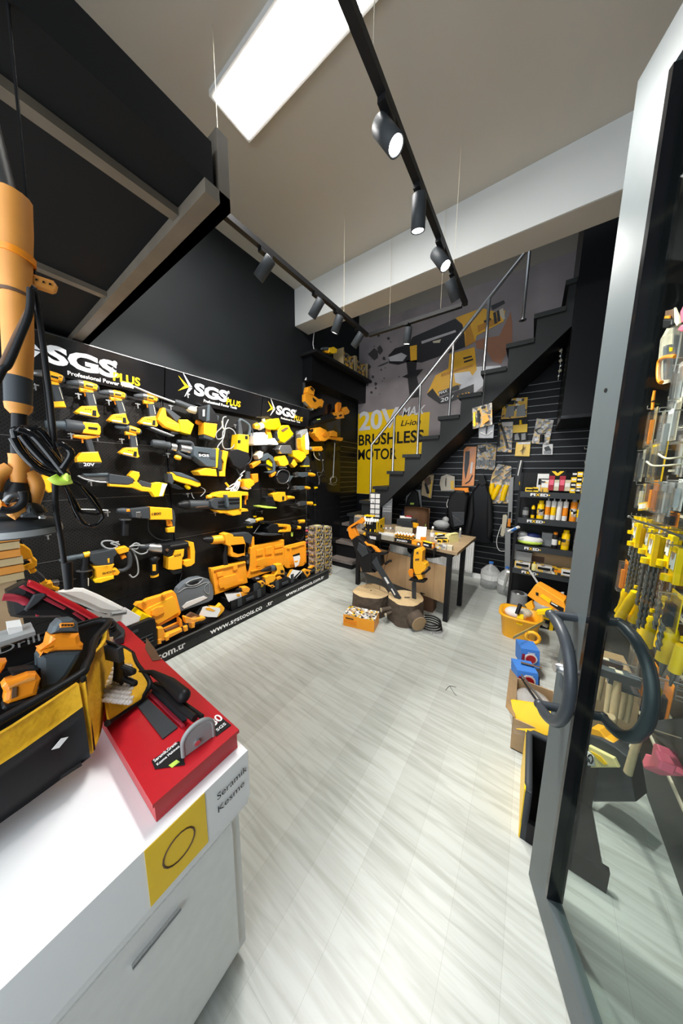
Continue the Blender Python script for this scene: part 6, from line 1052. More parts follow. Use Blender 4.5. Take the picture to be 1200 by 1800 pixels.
# water cans
for k, (x, y, s, lb) in enumerate(((-.36, 4.22, 1.0, 'large clear water jug on the floor left of the rack'), (-.16, 4.12, .8, 'smaller clear water jug on the floor beside the large jug'))):
    c = Vector((x, y, 0)); t = T('water_jug', lb, 'water jug', c); M().lathe(c, (0, 0, 1), [(0, .09 * s), (.01, .12 * s), (.10, .12 * s), (.115, .112 * s), (.13, .12 * s), (.24, .12 * s), (.30, .07 * s), (.33, .025 * s), (.35, .025 * s)], 18).build('body', 'CS', t); M().lathe(c + Vector((0, 0, .35)), (0, 0, 1), [(0, .03 * s), (.02, .03 * s)]).build('cap', 'BL', t); M().lathe(c + Vector((0, 0, .13)), (0, 0, 1), [(0, .121 * s), (.07, .121 * s)]).build('label', 'W', t)
item('white_board_strip', 'white plastic strip leaning at the left foot of the rack', 'strip', [('strip', 'W', M().tube([fl(884, 1040, 0) + Vector((0, 0, .01)), RP.at(893, 1005, .05)], .018, 4)), ('foot', 'R', M().tube([fl(884, 1040, 0), fl(884, 1040, 0) + Vector((0, 0, .01))], .02, 6))])
# ---- far part of the right wall, packets on hooks
RW = PL((XR - .001, 0, 0), (-1, 0, 0), (0, -1, 0))
def hang(label, y, z, w_, h, mt, out, grp, band=None, blist=True, ct='hanging packet'):
    x = XR - out; t = T('hanging_packet', label, ct, (x, y, z), grp)
    M().box((x + .012, y, z - h / 2), (.003, w_, h)).build('card', mt, t); M().box((x, y, z - h * .58), (.02, w_ * .85, h * .7)).build('clear_shell', 'PL', t)
    M().box((x + .006, y, z - h * .6), (.014, w_ * .45, h * .5)).build('contents', band or 'SD', t); M().tube([(XR, y, z - .01), (x - .03, y, z - .01), (x - .03, y, z + .005)], .0025, 6).build('hook', 'S', t); return t
for k in range(11):
    for j in range(3):
        z = 2.22 - .125 * k - .03 * j; y = 3.36 - j * .09 - .02 * (k % 2)
        hang('clear packet of silver parts hanging on the right wall beyond the door stile', y, z, .10, .17, rng.choice(['W', 'CR', 'P4', 'YB', 'P1']), .13 + .10 * rng.random() - .03 * j, 'packets on the far right wall', rng.choice(['SD', 'S', 'O', 'K']))
hang('black and yellow carton packet hanging above the rack at the right', 3.62, 2.03, .12, .22, 'P3', .14, None, 'K'); 
t = T('hanging_strip', 'short string of small silver parts hanging beside the bulkhead', 'hanging strip', (.17, 4.3, 2.6))
for k in range(9): M().ell((.15 + .008 * math.sin(k), 4.2, 2.75 + k * .055), .018, .015, .02, 8, 5).build('packet', 'CR' if k % 2 else 'S', t)
M().tube([(.15, 4.2, 2.70), (.15, 4.2, 3.25)], .002, 6).build('strip', 'W', t)
# ---- near part of the right wall behind the glass door
NW = RW
t = T('wire_display', 'black backing panel of the goods wall behind the glass door', 'display panel', (XR, 1.3, 0)); M().bb((XR - .012, .1, .1), (XR - .001, 2.22, 2.75)).build('panel', 'BLK', t)
for z in [.3 + .22 * k for k in range(11)]: M().bb((XR - .02, .1, z), (XR - .012, 2.22, z + .012)).build('rail', 'CR', t)
def N(u, v, out): return NW.at(u, v, out)
def sds(u, v, out, L, lb, r=.0075, hold=.10):
    p = N(u, v, out); t = T('masonry_drill_bit', lb, 'drill bit', p, 'masonry drill bits in yellow holders'); w_ = .034
    M().prism([p + Vector((0, -w_ / 2, 0)), p + Vector((0, w_ / 2, 0)), p + Vector((0, w_ / 2, -hold * .7)), p + Vector((0, w_ / 2 + .003, -hold)), p + Vector((0, -w_ / 2 - .003, -hold)), p + Vector((0, -w_ / 2, -hold * .7))], (-1, 0, 0), -.008, .006, .002).build('holder', 'YB', t)
    M().prism([p + Vector((-.0065, a, b)) for a, b in ((-w_ * .4, -.015), (w_ * .4, -.015), (w_ * .4, -hold * .62), (-w_ * .4, -hold * .62))], (-1, 0, 0), 0, .001).build('label', 'P2', t)
    c = p + Vector((-.002, 0, -hold)); m = M().tube([c + Vector((0, 0, .01)), c + Vector((0, 0, -.02))], r * .9, 8); m.tube([c + Vector((0, 0, -.02)), c + Vector((0, 0, -L))], r * .62, 8)
    for ph in (0, math.pi): m.tube([c + Vector((math.cos(k * .55 + ph) * r * .62, math.sin(k * .55 + ph) * r * .62, -.02 - (L - .02) * k / 44)) for k in range(45)], r * .36, 5)
    m.build('bit', 'SD', t); cl_ = M().tube([p + Vector((-.012, 0, -hold * .78)), p + Vector((-.012, 0, -hold * .96))], .012, 8).build('clip', 'YB', t)
    M().tube([Vector((XR - .01, p.y, p.z + .004)), p + Vector((-.02, 0, .004)), p + Vector((-.02, 0, .018))], .002, 6).build('hook', 'S', t)
k = 0
for (u, v, out, L) in ((1122, 920, .24, .20), (1128, 922, .22, .22), (1134, 924, .2, .22), (1144, 930, .24, .20), (1152, 940, .28, .22), (1160, 943, .26, .22), (1168, 946, .24, .24), (1177, 946, .2, .2), (1184, 950, .2, .2), (1193, 962, .28, .2), (1199, 965, .26, .2), (1139, 927, .12, .2), (1172, 932, .1, .2), (1190, 940, .1, .2), (1118, 908, .14, .12), (1127, 909, .13, .12), (1136, 911, .14, .12), (1146, 914, .15, .12), (1155, 917, .13, .12), (1164, 920, .15, .12), (1174, 922, .14, .12), (1184, 927, .16, .12), (1194, 931, .15, .12), (1150, 925, .2, .2), (1183, 941, .26, .2)):
    sds(u, v, out, L, 'masonry drill bit in a yellow holder hanging behind the glass door'); k += 1
def grip(st, out, r0, lb, blade=True, nm='pliers', fx=(1040, 1020, 7.5)):
    """fat yellow handled cutter, traced along its handle"""
    fr(*fx); t = None; P_, rs = [], []
    for a in st.split():
        x, y, r = [float(q) for q in a.split(',')]; p = N(FRM[0] + x / FRM[2], FRM[1] + y / FRM[2], out); P_.append(p); rs.append(r * NW.sc(FRM[0] + x / FRM[2], FRM[1] + y / FRM[2], out))
    t = T(nm, lb, 'hand tool', P_[0]); M().tube(P_, rs, 14).build('handle', 'YB', t)
    M().tube([P_[0] + Vector((0, 0, rs[0])), P_[0] + Vector((0, 0, rs[0] + .012))], .006, 8).build('hanging_eye', 'YB', t)
    if blade: q = P_[-1]; d = (P_[-1] - P_[-2]).normalized(); M().tube([q, q + d * .05], [rs[-1] * .5, .003], 8).build('blade', 'SD', t)
    M().tube([P_[0] + Vector((0, 0, rs[0] + .008)), Vector((XR - .012, P_[0].y, P_[0].z + rs[0] + .008))], .0022, 6).build('hook', 'S', t)
grip('450,130,36 440,170,44 420,240,34 370,350,26 340,410,36', .22, 1, 'yellow handled cutter hanging far left behind the glass, small one')
grip('570,150,44 560,190,50 500,270,52 430,390,54 370,490,56', .24, 1, 'yellow handled cutter second from the left behind the glass')
grip('690,170,30 680,220,46 640,300,60 580,420,54 540,540,54', .2, 1, 'yellow handled cutter third from the left, beside the dark drill bits')
grip('760,330,60 750,390,76 720,500,56 660,620,40 640,690,40', .16, 1, 'yellow handled cutter in the middle, behind the largest handle')
grip('780,470,54 770,540,72 740,650,74 710,760,70 690,860,76', .24, 1, 'largest yellow handled cutter in the lower middle behind the glass')
grip('900,350,60 900,430,70 880,500,50 860,560,30 830,720,30', .14, 1, 'yellow handled cutter right of the middle, pointed end')
grip('960,490,46 940,560,52 910,660,44 870,880,46', .2, 1, 'slim yellow handled cutter above the round clear packets')
grip('1050,640,60 1040,760,86 990,900,78 950,1060,84', .26, 1, 'big yellow handled cutter at the lower right behind the glass')
grip('1190,860,60 1160,980,66 1130,1080,64 1090,1200,64', .26, 1, 'yellow handled cutter at the right edge of the frame')
grip('950,290,20 1000,420,16 1060,320,14', .3, 1, 'thin yellow curved lever beside the yellow handles', False)
fr(1000, 1150, 6)
grip('870,290,40 880,370,70 900,440,40 870,560,40 880,640,30', .26, 1, 'yellow hooked tool head above the grey folded cloth', False, 'hook_tool', (1000, 1150, 6))
# hammers
def hammer(lb, u0, v0, u1, v1, out, r, head=None):
    a = N(u0, v0, out); b = N(u1, v1, out); t = T('hammer', lb, 'hammer', a, None); M().tube([a, a * .6 + b * .4, b], [r * .75, r, r * .9], 12).build('wooden_handle', 'WDH', t)
    if head: m = M(); m.obox(a + Vector((-.055, -.016, -.02)), (.11, 0, .0), (0, .032, 0), (0, 0, .03)); m.build('steel_head', 'GB', t); M().box(a + Vector((0, 0, .008)), (.02, .02, .008)).build('wedge', 'CR', t)
    M().tube([a + Vector((.03, 0, .012)), Vector((XR - .012, a.y, a.z + .012))], .0025, 6).build('hook', 'S', t)
    return t
mat('WDH', (.62, .47, .27), .5, noise=.15, nscale=40)
hammer('wooden hammer handle at the left inside the round door pull', 1064, 1162, 1050, 1228, .26, .012, True); hammer('wooden hammer handle second from the left behind the door pull', 1075, 1178, 1066, 1252, .24, .012, True); hammer('thick pale hammer handle in the middle behind the door pull', 1087, 1186, 1076, 1272, .28, .013, True); hammer('dark wooden hammer handle right of the thick pale one', 1100, 1200, 1089, 1262, .22, .012, True); hammer('wooden hammer handle at the right behind the door pull', 1110, 1210, 1100, 1268, .2, .011, True)
a = N(1045, 1254, .3); b = N(1075, 1260, .3); item('wooden_stick', 'light wooden stick lying across the hammer handles', 'stick', [('stick', 'WDH', M().tube([a, b], .010)), ('end', 'CR', M().tube([a, a + (a - b).normalized() * .003], .0101))])
# clear packets higher up
rq = random.Random(11)
for k in range(34):
    y = .95 + (k % 17) * .068 + rq.uniform(-.01, .01); z = 2.14 - .33 * (k // 17) + rq.uniform(-.03, .03); x = XR - .07 - .07 * rq.random(); h = .22
    t = T('bit_packet', 'narrow clear packet of bits hanging in the upper rows behind the glass door', 'hanging packet', (x, y, z), 'narrow packets behind the glass door'); M().box((x + .01, y, z - h / 2), (.003, .05, h)).build('card', rq.choice(['CR', 'W', 'P4', 'YB', 'TN', 'SD']), t)
    M().tube([(x, y, z - .05), (x, y, z - h * .95)], .007, 8).build('bit', rq.choice(['SD', 'S', 'K', 'O']), t); M().box((x, y, z - h * .55), (.02, .046, h * .8)).build('clear_shell', 'PL', t); M().tube([(XR - .012, y, z - .01), (x - .02, y, z - .01), (x - .02, y, z + .004)], .002, 6).build('hook', 'S', t)
def npack(label, u, v, w_, h, out, mt, con, nm='hanging_packet', ang=0):
    p = N(u, v, out); t = T(nm, label, 'hanging packet', p, None); M().box(p + Vector((.008, 0, -h / 2)), (.002, w_, h), rx=ang).build('card', mt, t); M().box(p + Vector((-.004, 0, -h * .55)), (.022, w_ * .96, h * .9), rx=ang).build('clear_shell', 'PL', t)
    M().box(p + Vector((0, 0, -h * .6)), (.012, w_ * .4, h * .6), rx=ang).build('contents', con, t); M().tube([Vector((XR - .012, p.y, p.z - .005)), p + Vector((-.025, 0, -.005)), p + Vector((-.025, 0, .01))], .0025, 6).build('hook', 'S', t); return t
spec = [(1190, 700, .05, .17, .16, 'CR', 'S', 'clear packet with a purple brown item right of the orange cutter'), (1150, 716, .04, .20, .15, 'TN', 'O', 'narrow packet with an orange marker, upper row'), (1163, 722, .04, .20, .12, 'CR', 'SD', 'narrow clear packet of long bits beside the orange marker'), (1175, 720, .05, .18, .2, 'W', 'GL', 'packet with a blue grey tool and a white knob'),
        (1147, 780, .05, .16, .16, 'YB', 'K', 'yellow edged packet of dark bits, left of the wire shelf'), (1157, 778, .04, .17, .18, 'YB', 'K', 'second yellow edged packet of dark bits'), (1166, 776, .04, .17, .2, 'YB', 'K', 'third yellow edged packet of dark bits'), (1130, 790, .04, .18, .12, 'CR', 'SD', 'pale packet at the left edge of the goods wall'),
        (1150, 845, .055, .12, .22, 'O', 'O', 'orange battery shaped packet in a clear shell'), (1164, 846, .045, .12, .22, 'GL', 'BN', 'clear packet with a brown strip beside the orange one'), (1176, 848, .045, .12, .22, 'GL', 'GL', 'lilac clear packet with silver parts'), (1193, 842, .05, .10, .24, 'W', 'S', 'clear packet with silver bent parts at the right edge'), (1130, 850, .05, .13, .14, 'P4', 'CR', 'crumpled pale packet left of the orange one'),
        (1180, 900, .08, .05, .2, 'O', 'K', 'black and white labelled small packet above the drill bits'), (1163, 898, .06, .05, .18, 'K', 'W', 'black small packet with white lettering above the drill bits'), (1098, 985, .05, .16, .2, 'O', 'O', 'orange packet at the left below the drill bits'),
        (1120, 1130, .05, .14, .15, 'CR', 'SD', 'clear packet of screws below the leftmost cutter'), (1130, 1150, .06, .16, .2, 'O', 'SD', 'silver and orange labelled packet above the door pull'), (1150, 1170, .06, .18, .2, 'O', 'K', 'orange labelled packet of black tools right of the door pull'), (1172, 1195, .06, .2, .2, 'O', 'K', 'orange labelled packet right of the hooked tool'), (1183, 1040, .06, .10, .3, 'YB', 'K', 'yellow price card with a black digit between the drill bits and handles'), (1185, 1150, .07, .14, .18, 'CS', 'SD', 'crumpled clear packet at the right between yellow handles')]
for s_ in spec: npack(s_[7], s_[0], s_[1], s_[2], s_[3], s_[4], s_[5], s_[6])
p = N(1130, 890, .2); t = T('price_label', 'yellow edged white price label clipped above the drill bits', 'price label', p); M().box(p, (.004, .11, .035), rx=-.15).build('yellow_frame', 'YB', t); M().box(p + Vector((-.003, 0, 0)), (.002, .085, .022), rx=-.15).build('paper', 'W', t)
# wire hooks / long arms
for lb, st, o_ in (('pale bent wire rack arm above the lilac packets, upper one', [(1158, 799), (1172, 806), (1200, 803)], .3), ('pale bent wire rack arm above the lilac packets, lower one', [(1137, 812), (1150, 819), (1200, 816)], .3), ('chrome wire arm carrying the yellow drill bit holders', [(1105, 908), (1118, 915), (1150, 925), (1200, 945)], .3)): item('wire_rack', lb, 'wire arm', [('wire', 'CR' if 'pale' in lb else 'SD', M().tube(smooth([N(u, v, o_) for u, v in st]), .003)), ('end', 'S', M().ell(N(*st[0], o_), .005, .005, .005, 8, 5))])
# upper right: red gloves, orange cutter in clear pack, spatula
fr(1120, 520, 9)
def ntool(name, label, ct, parts, d): return tool(name, label, ct, parts, pl=NW, d=d)
ntool('packaged_cutter', 'tall clear packet with an orange handled pipe cutter, upper right', 'hanging packet', [('card', 'CR', 'P', '470,500 570,420 500,1370 400,1400 300,1300 360,700', .004, .2, 0), ('clear_shell', 'PL', 'P', '360,660 440,620 560,440 500,1380 310,1340', .04, .23), ('orange_frame', 'O', 'T', '600,960 480,960 390,990 345,1050 330,1200 340,1330 380,1370', .007, .24), ('blue_part', 'GB', 'P', '400,800 450,780 440,1330 400,1330', .02, .22), ('strip', 'YB', 'P', '500,820 540,820 530,880 500,880', .004, .26)], .22)
ntool('cutter_pack', 'small black and brown packet above the orange pipe cutter', 'hanging packet', [('card', 'BN', 'P', '440,240 560,210 560,420 420,440', .006, .24), ('orange_dot', 'O', 'P', '425,325 490,315 490,360 420,362', .006, .25), ('black_part', 'K', 'P', '400,370 540,370 540,460 470,520 390,520', .03, .24)], .24)
ntool('scraper', 'pale oval scraper blade beside the red gloves', 'scraper', [('blade', 'CR', 'P', '575,190 640,330 655,440 620,480 580,420', .006, .26), ('rod', 'S', 'R', '700,580,8 640,920,10 580,1190,8')], .26)
ntool('red_hand_tool', 'red handled tool bundle at the top right edge', 'hand tool', [('grip', 'PK', 'P', '660,270 720,150 760,150 760,420 680,430', .05, .26), ('lower_grip', 'PK', 'P', '620,540 680,460 760,440 760,540 680,580', .05, .26), ('shaft', 'S', 'R', '700,575,9 640,900,11', .26)], .26)
ntool('marker', 'orange and black marker hanging under the pipe cutter', 'marker', [('barrel', 'O', 'R', '270,1500,16 250,1620,20 235,1800,18'), ('band', 'K', 'R', '252,1660,21 250,1680,21')], .22)
# lower right: grey cloth, pink cloth, bottom boxes
fr(1000, 1150, 6)
ntool('grey_cloth', 'dark grey cloth folded over a steel rod, lower right', 'cloth', [('cloth', 'G', 'P', '800,720 900,690 1100,665 1200,665 1300,900 1200,1100 1040,1000 930,900', .03, .2), ('rod', 'S', 'R', '800,765,5 1000,830,6 1180,885,6')], .22)
ntool('pink_cloth', 'pink cloth sticking out low behind the glass', 'cloth', [('cloth', 'PK', 'P', '765,1120 800,1040 860,1060 885,930 915,940 960,1050 1030,1200 780,1200', .04, .22), ('fold', 'PK', 'P', '860,1080 900,1000 960,1120 930,1200', .03, .26)], .22)
ntool('broom_handle', 'wooden broom handle end beside the pink cloth', 'broom handle', [('pole', 'WDH', 'R', '740,880,30 690,1000,34 620,1250,36'), ('cap', 'CR', 'R', '680,985,37 690,1005,38')], .24)
DB = PL((.45, 1.6, 0), (-.55, -.83, 0), (.83, -.55, 0))
t = tool('toolbox', 'dark grey storage case with an orange edge behind the glass door foot', 'toolbox', [('lid', 'G', 'P', '210,860 320,890 480,980 620,1090 700,1560 250,1560 180,1000', .10, .0), ('orange_edge', 'Y', 'P', '235,775 320,800 380,880 520,980 520,1010 400,960 340,900 300,895 225,860', .06, .0), ('pale_tray', 'TAPE', 'P', '205,965 470,1100 520,1200 180,1200', .02, .06), ('>label', 'WT', 'P', '190,1020 260,1080 270,1180 180,1170', .003, .075, 0), ('>label_ring', 'K', 'T', '200,1080 230,1060 250,1110 230,1150 205,1130', .003, .08), ('>yellow_strip', 'YB', 'P', '220,1020 330,1080 400,1160 370,1170 300,1110', .004, .075)], pl=DB, d=0)
item('cardboard_box', 'brown cardboard box standing on the floor against the right wall', 'box', [('box', 'CB', M().bb((.36, 2.02, 0), (.60, 2.4, .42))), ('tape', 'BN', M().bb((.359, 2.15, .1), (.36, 2.2, .42)))])
# ================= foreground on the left =================
t = T('counter', 'white painted counter at the entrance carrying the red tile cutter box', 'counter', (-1.1, -.1, 0)); M().bb((-1.72, -.62, .06), (-.64, .38, .60)).build('cabinet', 'W', t); M().bb((-1.74, -.64, .60), (-.62, .40, .64)).build('worktop', 'WT', t); M().bb((-1.68, -.58, 0), (-.68, .34, .06)).build('plinth', 'K', t)
for y in (-.58, -.10): M().bb((-.64, y, .10), (-.628, y + .45, .58)).build('door', 'W', t); M().tube([(-.62, y + .2, .52), (-.62, y + .3, .52)], .006, 8).build('door_handle', 'S', t)
t = T('product_box', 'white product carton in shrink film directly under the red tile cutter box', 'box', (-1.1, .1, .64)); M().bb((-1.62, -.25, .641), (-.605, .398, .798)).build('carton', 'WT', t); M().bb((-.6045, .14, .645), (-.6035, .27, .797)).build('yellow_print', 'YB', t); M().tube([(-.6035, .205 + .035 * math.cos(a), .72 + .035 * math.sin(a)) for a in [k * .35 for k in range(19)]], .002, 6).build('ring_print', 'BN', t)
text(t, 'Seramik', (-.6035, .30, .74), (0, 1, 0), (0, 0, 1), .02, .09, 'K'); text(t, 'Kesme', (-.6035, .30, .70), (0, 1, 0), (0, 0, 1), .02, .08, 'K'); M().bb((-.70, .399, .642), (-.605, .3995, .797)).build('film_edge', 'PL', t)
t = T('tile_cutter', 'red tile cutter with a black lever handle and grey bracket lying on the white carton', 'tile cutter', (-1.1, .28, .8))
M().bb((-1.62, .175, .80), (-.635, .385, .855)).build('base_plate', 'R', t); M().bb((-1.62, .17, .848), (-.63, .39, .858)).build('top_plate', 'R', t)
Z8 = .859
def ztop(pts, h, mt, nm, par=None, z=Z8): p_ = [fl(u, v, z) for u, v in pts]; return M().prism(p_, (0, 0, 1), 0, h).build(nm, mt, par or t)
fr(150, 1180, 4); q = lambda s: px(s)
ztop(q('360,240 430,190 650,400 545,480'), .004, 'G', 'rubber_pad'); ztop(q('465,150 510,130 715,345 670,370'), .006, 'G', 'rubber_pad'); ztop(q('440,170 465,165 700,390 680,400'), .008, 'RD', 'centre_rib')
ztop(q('465,630 660,490 700,660 490,690'), .001, 'K', 'name_label'); ztop(q('585,665 640,625 665,640 610,680'), .0016, 'LIME', 'oval_mark'); ztop(q('900,400 960,330 1025,380 920,460'), .001, 'K', 'size_label')
rr_ = [fl(u, v, Z8 + .03) for u, v in q('440,90 540,130 660,250 770,330')]; M().tube(rr_, .010, 10).build('guide_rail', 'K', t); M().tube([r_ + Vector((0, .02, -.012)) for r_ in rr_], .007, 10).build('guide_rail', 'K', t)
hh = [fl(u, v, Z8 + .055) for u, v in q('380,5 470,10 540,50 600,90 690,170')]; M().tube(hh, [.007, .009, .013, .018, .020], 14).ell(hh[-1], .02, .02, .02).build('lever_grip', 'K', t); M().tube([fl(420, -10 + 0, .9) if 0 else hh[0], hh[0] + (hh[0] - hh[1]) * 1.6], .006).build('lever_rod', 'S', t)
M().box(hh[0] + (hh[0] - hh[1]) * .9 - Vector((0, 0, .02)), (.07, .04, .05), rz=.1).build('carriage', 'K', t)
# arched bracket standing across the plate
bx0 = fl(*q('690,600')[0], Z8); bx1 = fl(*q('900,450')[0], Z8); e = (bx1 - bx0); wd = e.length; e.normalize(); ar = []
for k in range(17): a = math.pi * k / 16; ar.append(bx0 + e * (wd / 2 - wd / 2 * math.cos(a)) + Vector((0, 0, .035 + .035 * math.sin(a))))
ar = [bx0] + ar + [bx1]; nb = Vector((0, 0, 1)).cross(e); M().prism(ar, nb, -.004, .004, .0015).build('end_bracket', 'GL', t); M().tube(ar, .006, 8).build('bracket_rim', 'GL', t)
cb_ = bx0 + e * wd * .42 + Vector((0, 0, .02)) + nb * .004; sgn = 1 if nb.dot(CAMP - bx0) > 0 else -1; M().lathe(cb_ + nb * (.0 if sgn > 0 else -.008), nb * sgn, [(0, .008), (.006, .008)], 6).build('hex_bolt', 'S', t)
def flt(s, p, q_, h, mt, dz=.0015):
    A = fl(*p, Z8 + dz); B = fl(*q_, Z8 + dz); U = B - A; V = Vector((0, 0, 1)).cross(U); text(t, s, A, U, V, h, U.length, mt, 'lettering', .0005, .02)
flt('Seramik,Granit', (272, 1340), (312, 1307), .010, 'WT'); flt('Kesme Makinesi', (277, 1346), (316, 1313), .008, 'WT'); flt('80', (375, 1278), (393, 1263), .030, 'WT'); flt('SGS', (382, 1286), (398, 1273), .010, 'WT')
ztop([(257, 1121), (272, 1140), (283, 1160), (268, 1162), (255, 1140)], .001, 'BN', 'faded_label')
# accessory tray and film bag behind the tool bag
fr(0, 1050, 4)
tr = T('accessory_tray', 'dark grey accessory tray lying on the far end of the red tile cutter', 'tray', fl(195, 1110, .87)); p_ = [fl(u, v, .875) for u, v in px('690,190 790,165 880,250 870,300 810,320 760,300')]; M().prism(p_, (0, 0, 1), -.012, .015).build('tray', 'G', tr)
p_ = [fl(u, v, .892) for u, v in px('700,200 785,180 855,255 800,295')]; M().prism(p_, (0, 0, 1), 0, .002).build('recess', 'K', tr); c = fl(192, 1105, .9); M().tube([c + Vector((.03 * math.cos(k), .02 * math.sin(k), .002 * k)) for k in [j * .5 for j in range(18)]], .006, 8).build('coiled_lead', 'K', tr)
# ---- the yellow and black tool bag
A_, B_, C_, D_ = Vector((-.80, -.42, 0)), Vector((-.885, .115, 0)), Vector((-1.16, .235, 0)), Vector((-1.16, -.42, 0)); z0, z1 = .865, 1.08; zs = 1.005
t = T('tool_bag', 'yellow and black open tool bag full of cordless tools, bottom left', 'tool bag', (-1.0, -.1, z0)); cen = (A_ + B_ + C_ + D_) / 4
def wall(P, Q, za, zb, mt, nm, th=.012, sag=.012, nx=10, bul=.0):
    g = []; n_ = (Q - P).cross(Vector((0, 0, 1))).normalized()
    if n_.dot(P - cen) < 0: n_ = -n_
    for j in range(6):
        z = za + (zb - za) * j / 5; row = []
        for i in range(nx + 1):
            f = i / nx; p = P + (Q - P) * f + n_ * (bul * math.sin(math.pi * f) * math.sin(math.pi * (z - z0) / (z1 - z0)) + .004 * math.sin(9 * f + 7 * z)); p.z = z + sag * math.sin(2.2 * f * math.pi) * (z - z0) / (z1 - z0); row.append(p)
        g.append(row)
    return M().sheet(g, -th if (Q - P).cross(Vector((0, 0, 1))).dot(P - cen) < 0 else th).build(nm, mt, t)
wall(A_, B_, z0, zs, 'K', 'front_lower', bul=.012); wall(A_, B_, zs, z1 - .012, 'BYL', 'front_band', bul=.012) if 'BYL' in MT else None
mat('BYL', (.78, .42, .01), .75, noise=.15, nscale=60, bump=.3)
wall(A_, B_, zs, z1 - .012, 'BYL', 'front_band', bul=.012); wall(B_, C_, z0, z1 - .012, 'BYL', 'end_panel', bul=.012); wall(D_, A_, z0, z1, 'K', 'end_panel_rear'); wall(C_, D_, z0, z1 + .02, 'K', 'back_panel')
M().bb((-1.15, -.41, z0), (-.86, .1, z0 + .01)).build('base', 'K', t)
def v(p, z): return Vector((p.x, p.y, z))
rimp = smooth([v(A_, z1), v(A_ * .5 + B_ * .5, z1 - .006), v(B_ + Vector((-.01, -.015, 0)), z1), v(B_ + Vector((-.05, .03, 0)), z1 + .004), v(B_ * .4 + C_ * .6, z1 + .006), v(C_, z1 + .01), v(C_ * .6 + D_ * .4, z1 + .02), v(D_, z1 + .02)]); M().tube(rimp, .010, 10).build('zip_binding', 'K', t)
for fq in (.98,): p = B_ + (C_ - B_) * .06; M().tube([v(p + Vector((.012, .004, 0)), z0), v(p + Vector((.014, .006, 0)), z1)], .006, 8).build('edge_binding', 'K', t)
sp = B_ * .55 + C_ * .45 + Vector((.02, .035, 0)); M().sheet([[v(sp + Vector((-.022 + .044 * i, .012 * i + .012 * math.sin(j * .7), 0)), z1 + .01 - .235 * j / 7) for i in range(2)] for j in range(8)], .004).build('webbing_strap', 'K', t)
M().obox(v(sp + Vector((-.03, .008, 0)), z1 - .05), (.055, .02, 0), (.006, -.014, 0), (0, 0, .045)).build('buckle', 'G', t)
for k in range(2): M().tube(smooth([v(sp + Vector((.02, .02, 0)), z1 - .07 - .04 * k), v(sp + Vector((.05, .04, 0)), z1 - .085 - .04 * k), v(sp + Vector((.02, .03, 0)), z1 - .10 - .04 * k)]), .008, 8).build('strap_loop', 'K', t)
p = fl(112, 1301, .93); q0 = B_ + (A_ - B_) * .04; 
lb0 = aX(102, 1309, -.866); lb1 = aX(118, 1290, -.866); M().obox(lb0 + Vector((.012, 0, 0)), lb1 - lb0, (.001, 0, 0), Vector((0, -.012, .006))).build('small_white_label', 'W', t)
fg = [[(800, 350), (860, 355), (930, 400)], [(700, 470), (860, 480), (960, 470)], [(720, 640), (880, 620), (1050, 600)], [(740, 780), (850, 760), (1010, 680)], [(755, 885), (830, 830), (985, 720)]]
zz_ = [[.93, .93, .92], [.95, .93, .92], [.95, .91, .90], [.93, .90, .885], [.90, .885, .875]]; fr(0, 1050, 4)
g = [[fl(FRM[0] + a / 4, FRM[1] + b / 4, zz_[i][j]) for j, (a, b) in enumerate(r_)] for i, r_ in enumerate(fg)]
def dens(g, n=5):
    rows = [smooth(r_, n) for r_ in g]; cols = [smooth([r_[j] for r_ in rows], n) for j in range(len(rows[0]))]; return cols
gd = dens(g); M().sheet(gd, .006).build('flap', 'BYL', t); edge = gd[-1]; M().tube([gd[j][0] for j in range(len(gd))] + gd[-1] + [gd[j][-1] for j in range(len(gd) - 1, -1, -1)], .009, 8).build('flap_binding', 'K', t)
bw = T('bubble_wrap', 'sheet of clear bubble wrap lying on the yellow bag flap', 'bubble wrap', fl(205, 1190, .94)); m = M(); rb = random.Random(5)
for i in range(9):
    for j in range(9):
        u = 184 + i * 5.4 + (j % 2) * 2 + rb.uniform(-1, 1); v_ = 1166 + j * 8 + i * .6; c = fl(u, v_, .95); m.ell(c, .0085, .0085, .005, 8, 5)
m.build('bubbles', 'CS', bw); M().sheet([[fl(183 + i * 12, 1164 + j * 17, .944) for i in range(5)] for j in range(5)], .001).build('film', 'PL', bw)
item('copper_pipe_bag', 'clear bag with copper coloured rods tucked between bag and flap', 'bag', [('rods', 'CB', M().tube([fl(172, 1128, .97), fl(198, 1124, .96)], .010).tube([fl(174, 1133, .97), fl(196, 1130, .96)], .008)), ('film', 'PL', M().prism([fl(u, v_, .975) for u, v_ in ((170, 1126), (180, 1106), (200, 1126), (198, 1142), (175, 1152))], (0, 0, 1), -.02, 0))])
# tools in the bag, drawn on a plane across its mouth
TB = PL((-.96, 0, 1.10), (1, 0, .25), (0, 1, 0)); fr(0, 1050, 4)
tool('power_tool', 'large tool with a dark grey body and orange band standing in the yellow bag', 'power tool', [('lower_body', 'GB', 'P', '270,430 290,400 400,375 585,370 560,430 480,560 400,640 280,660', .09, -.02, .012), ('orange_band', 'O', 'P', '282,425 295,385 340,350 360,270 440,255 560,255 570,310 592,330 585,372 400,378 300,400', .10, -.02, .01), ('top_cap', 'GB', 'P', '362,262 385,205 430,160 520,150 555,180 560,250 440,252', .09, -.02, .015), ('vent_frame', 'O', 'P', '420,190 435,182 520,180 525,200 510,208 425,215', .01, .03)] + [('vent_hole', 'K', 'P', '%d,190 %d,189 %d,202 %d,203' % (434 + 22 * k, 446 + 22 * k, 445 + 22 * k, 433 + 22 * k), .004, .037) for k in range(4)], pl=TB, d=0)
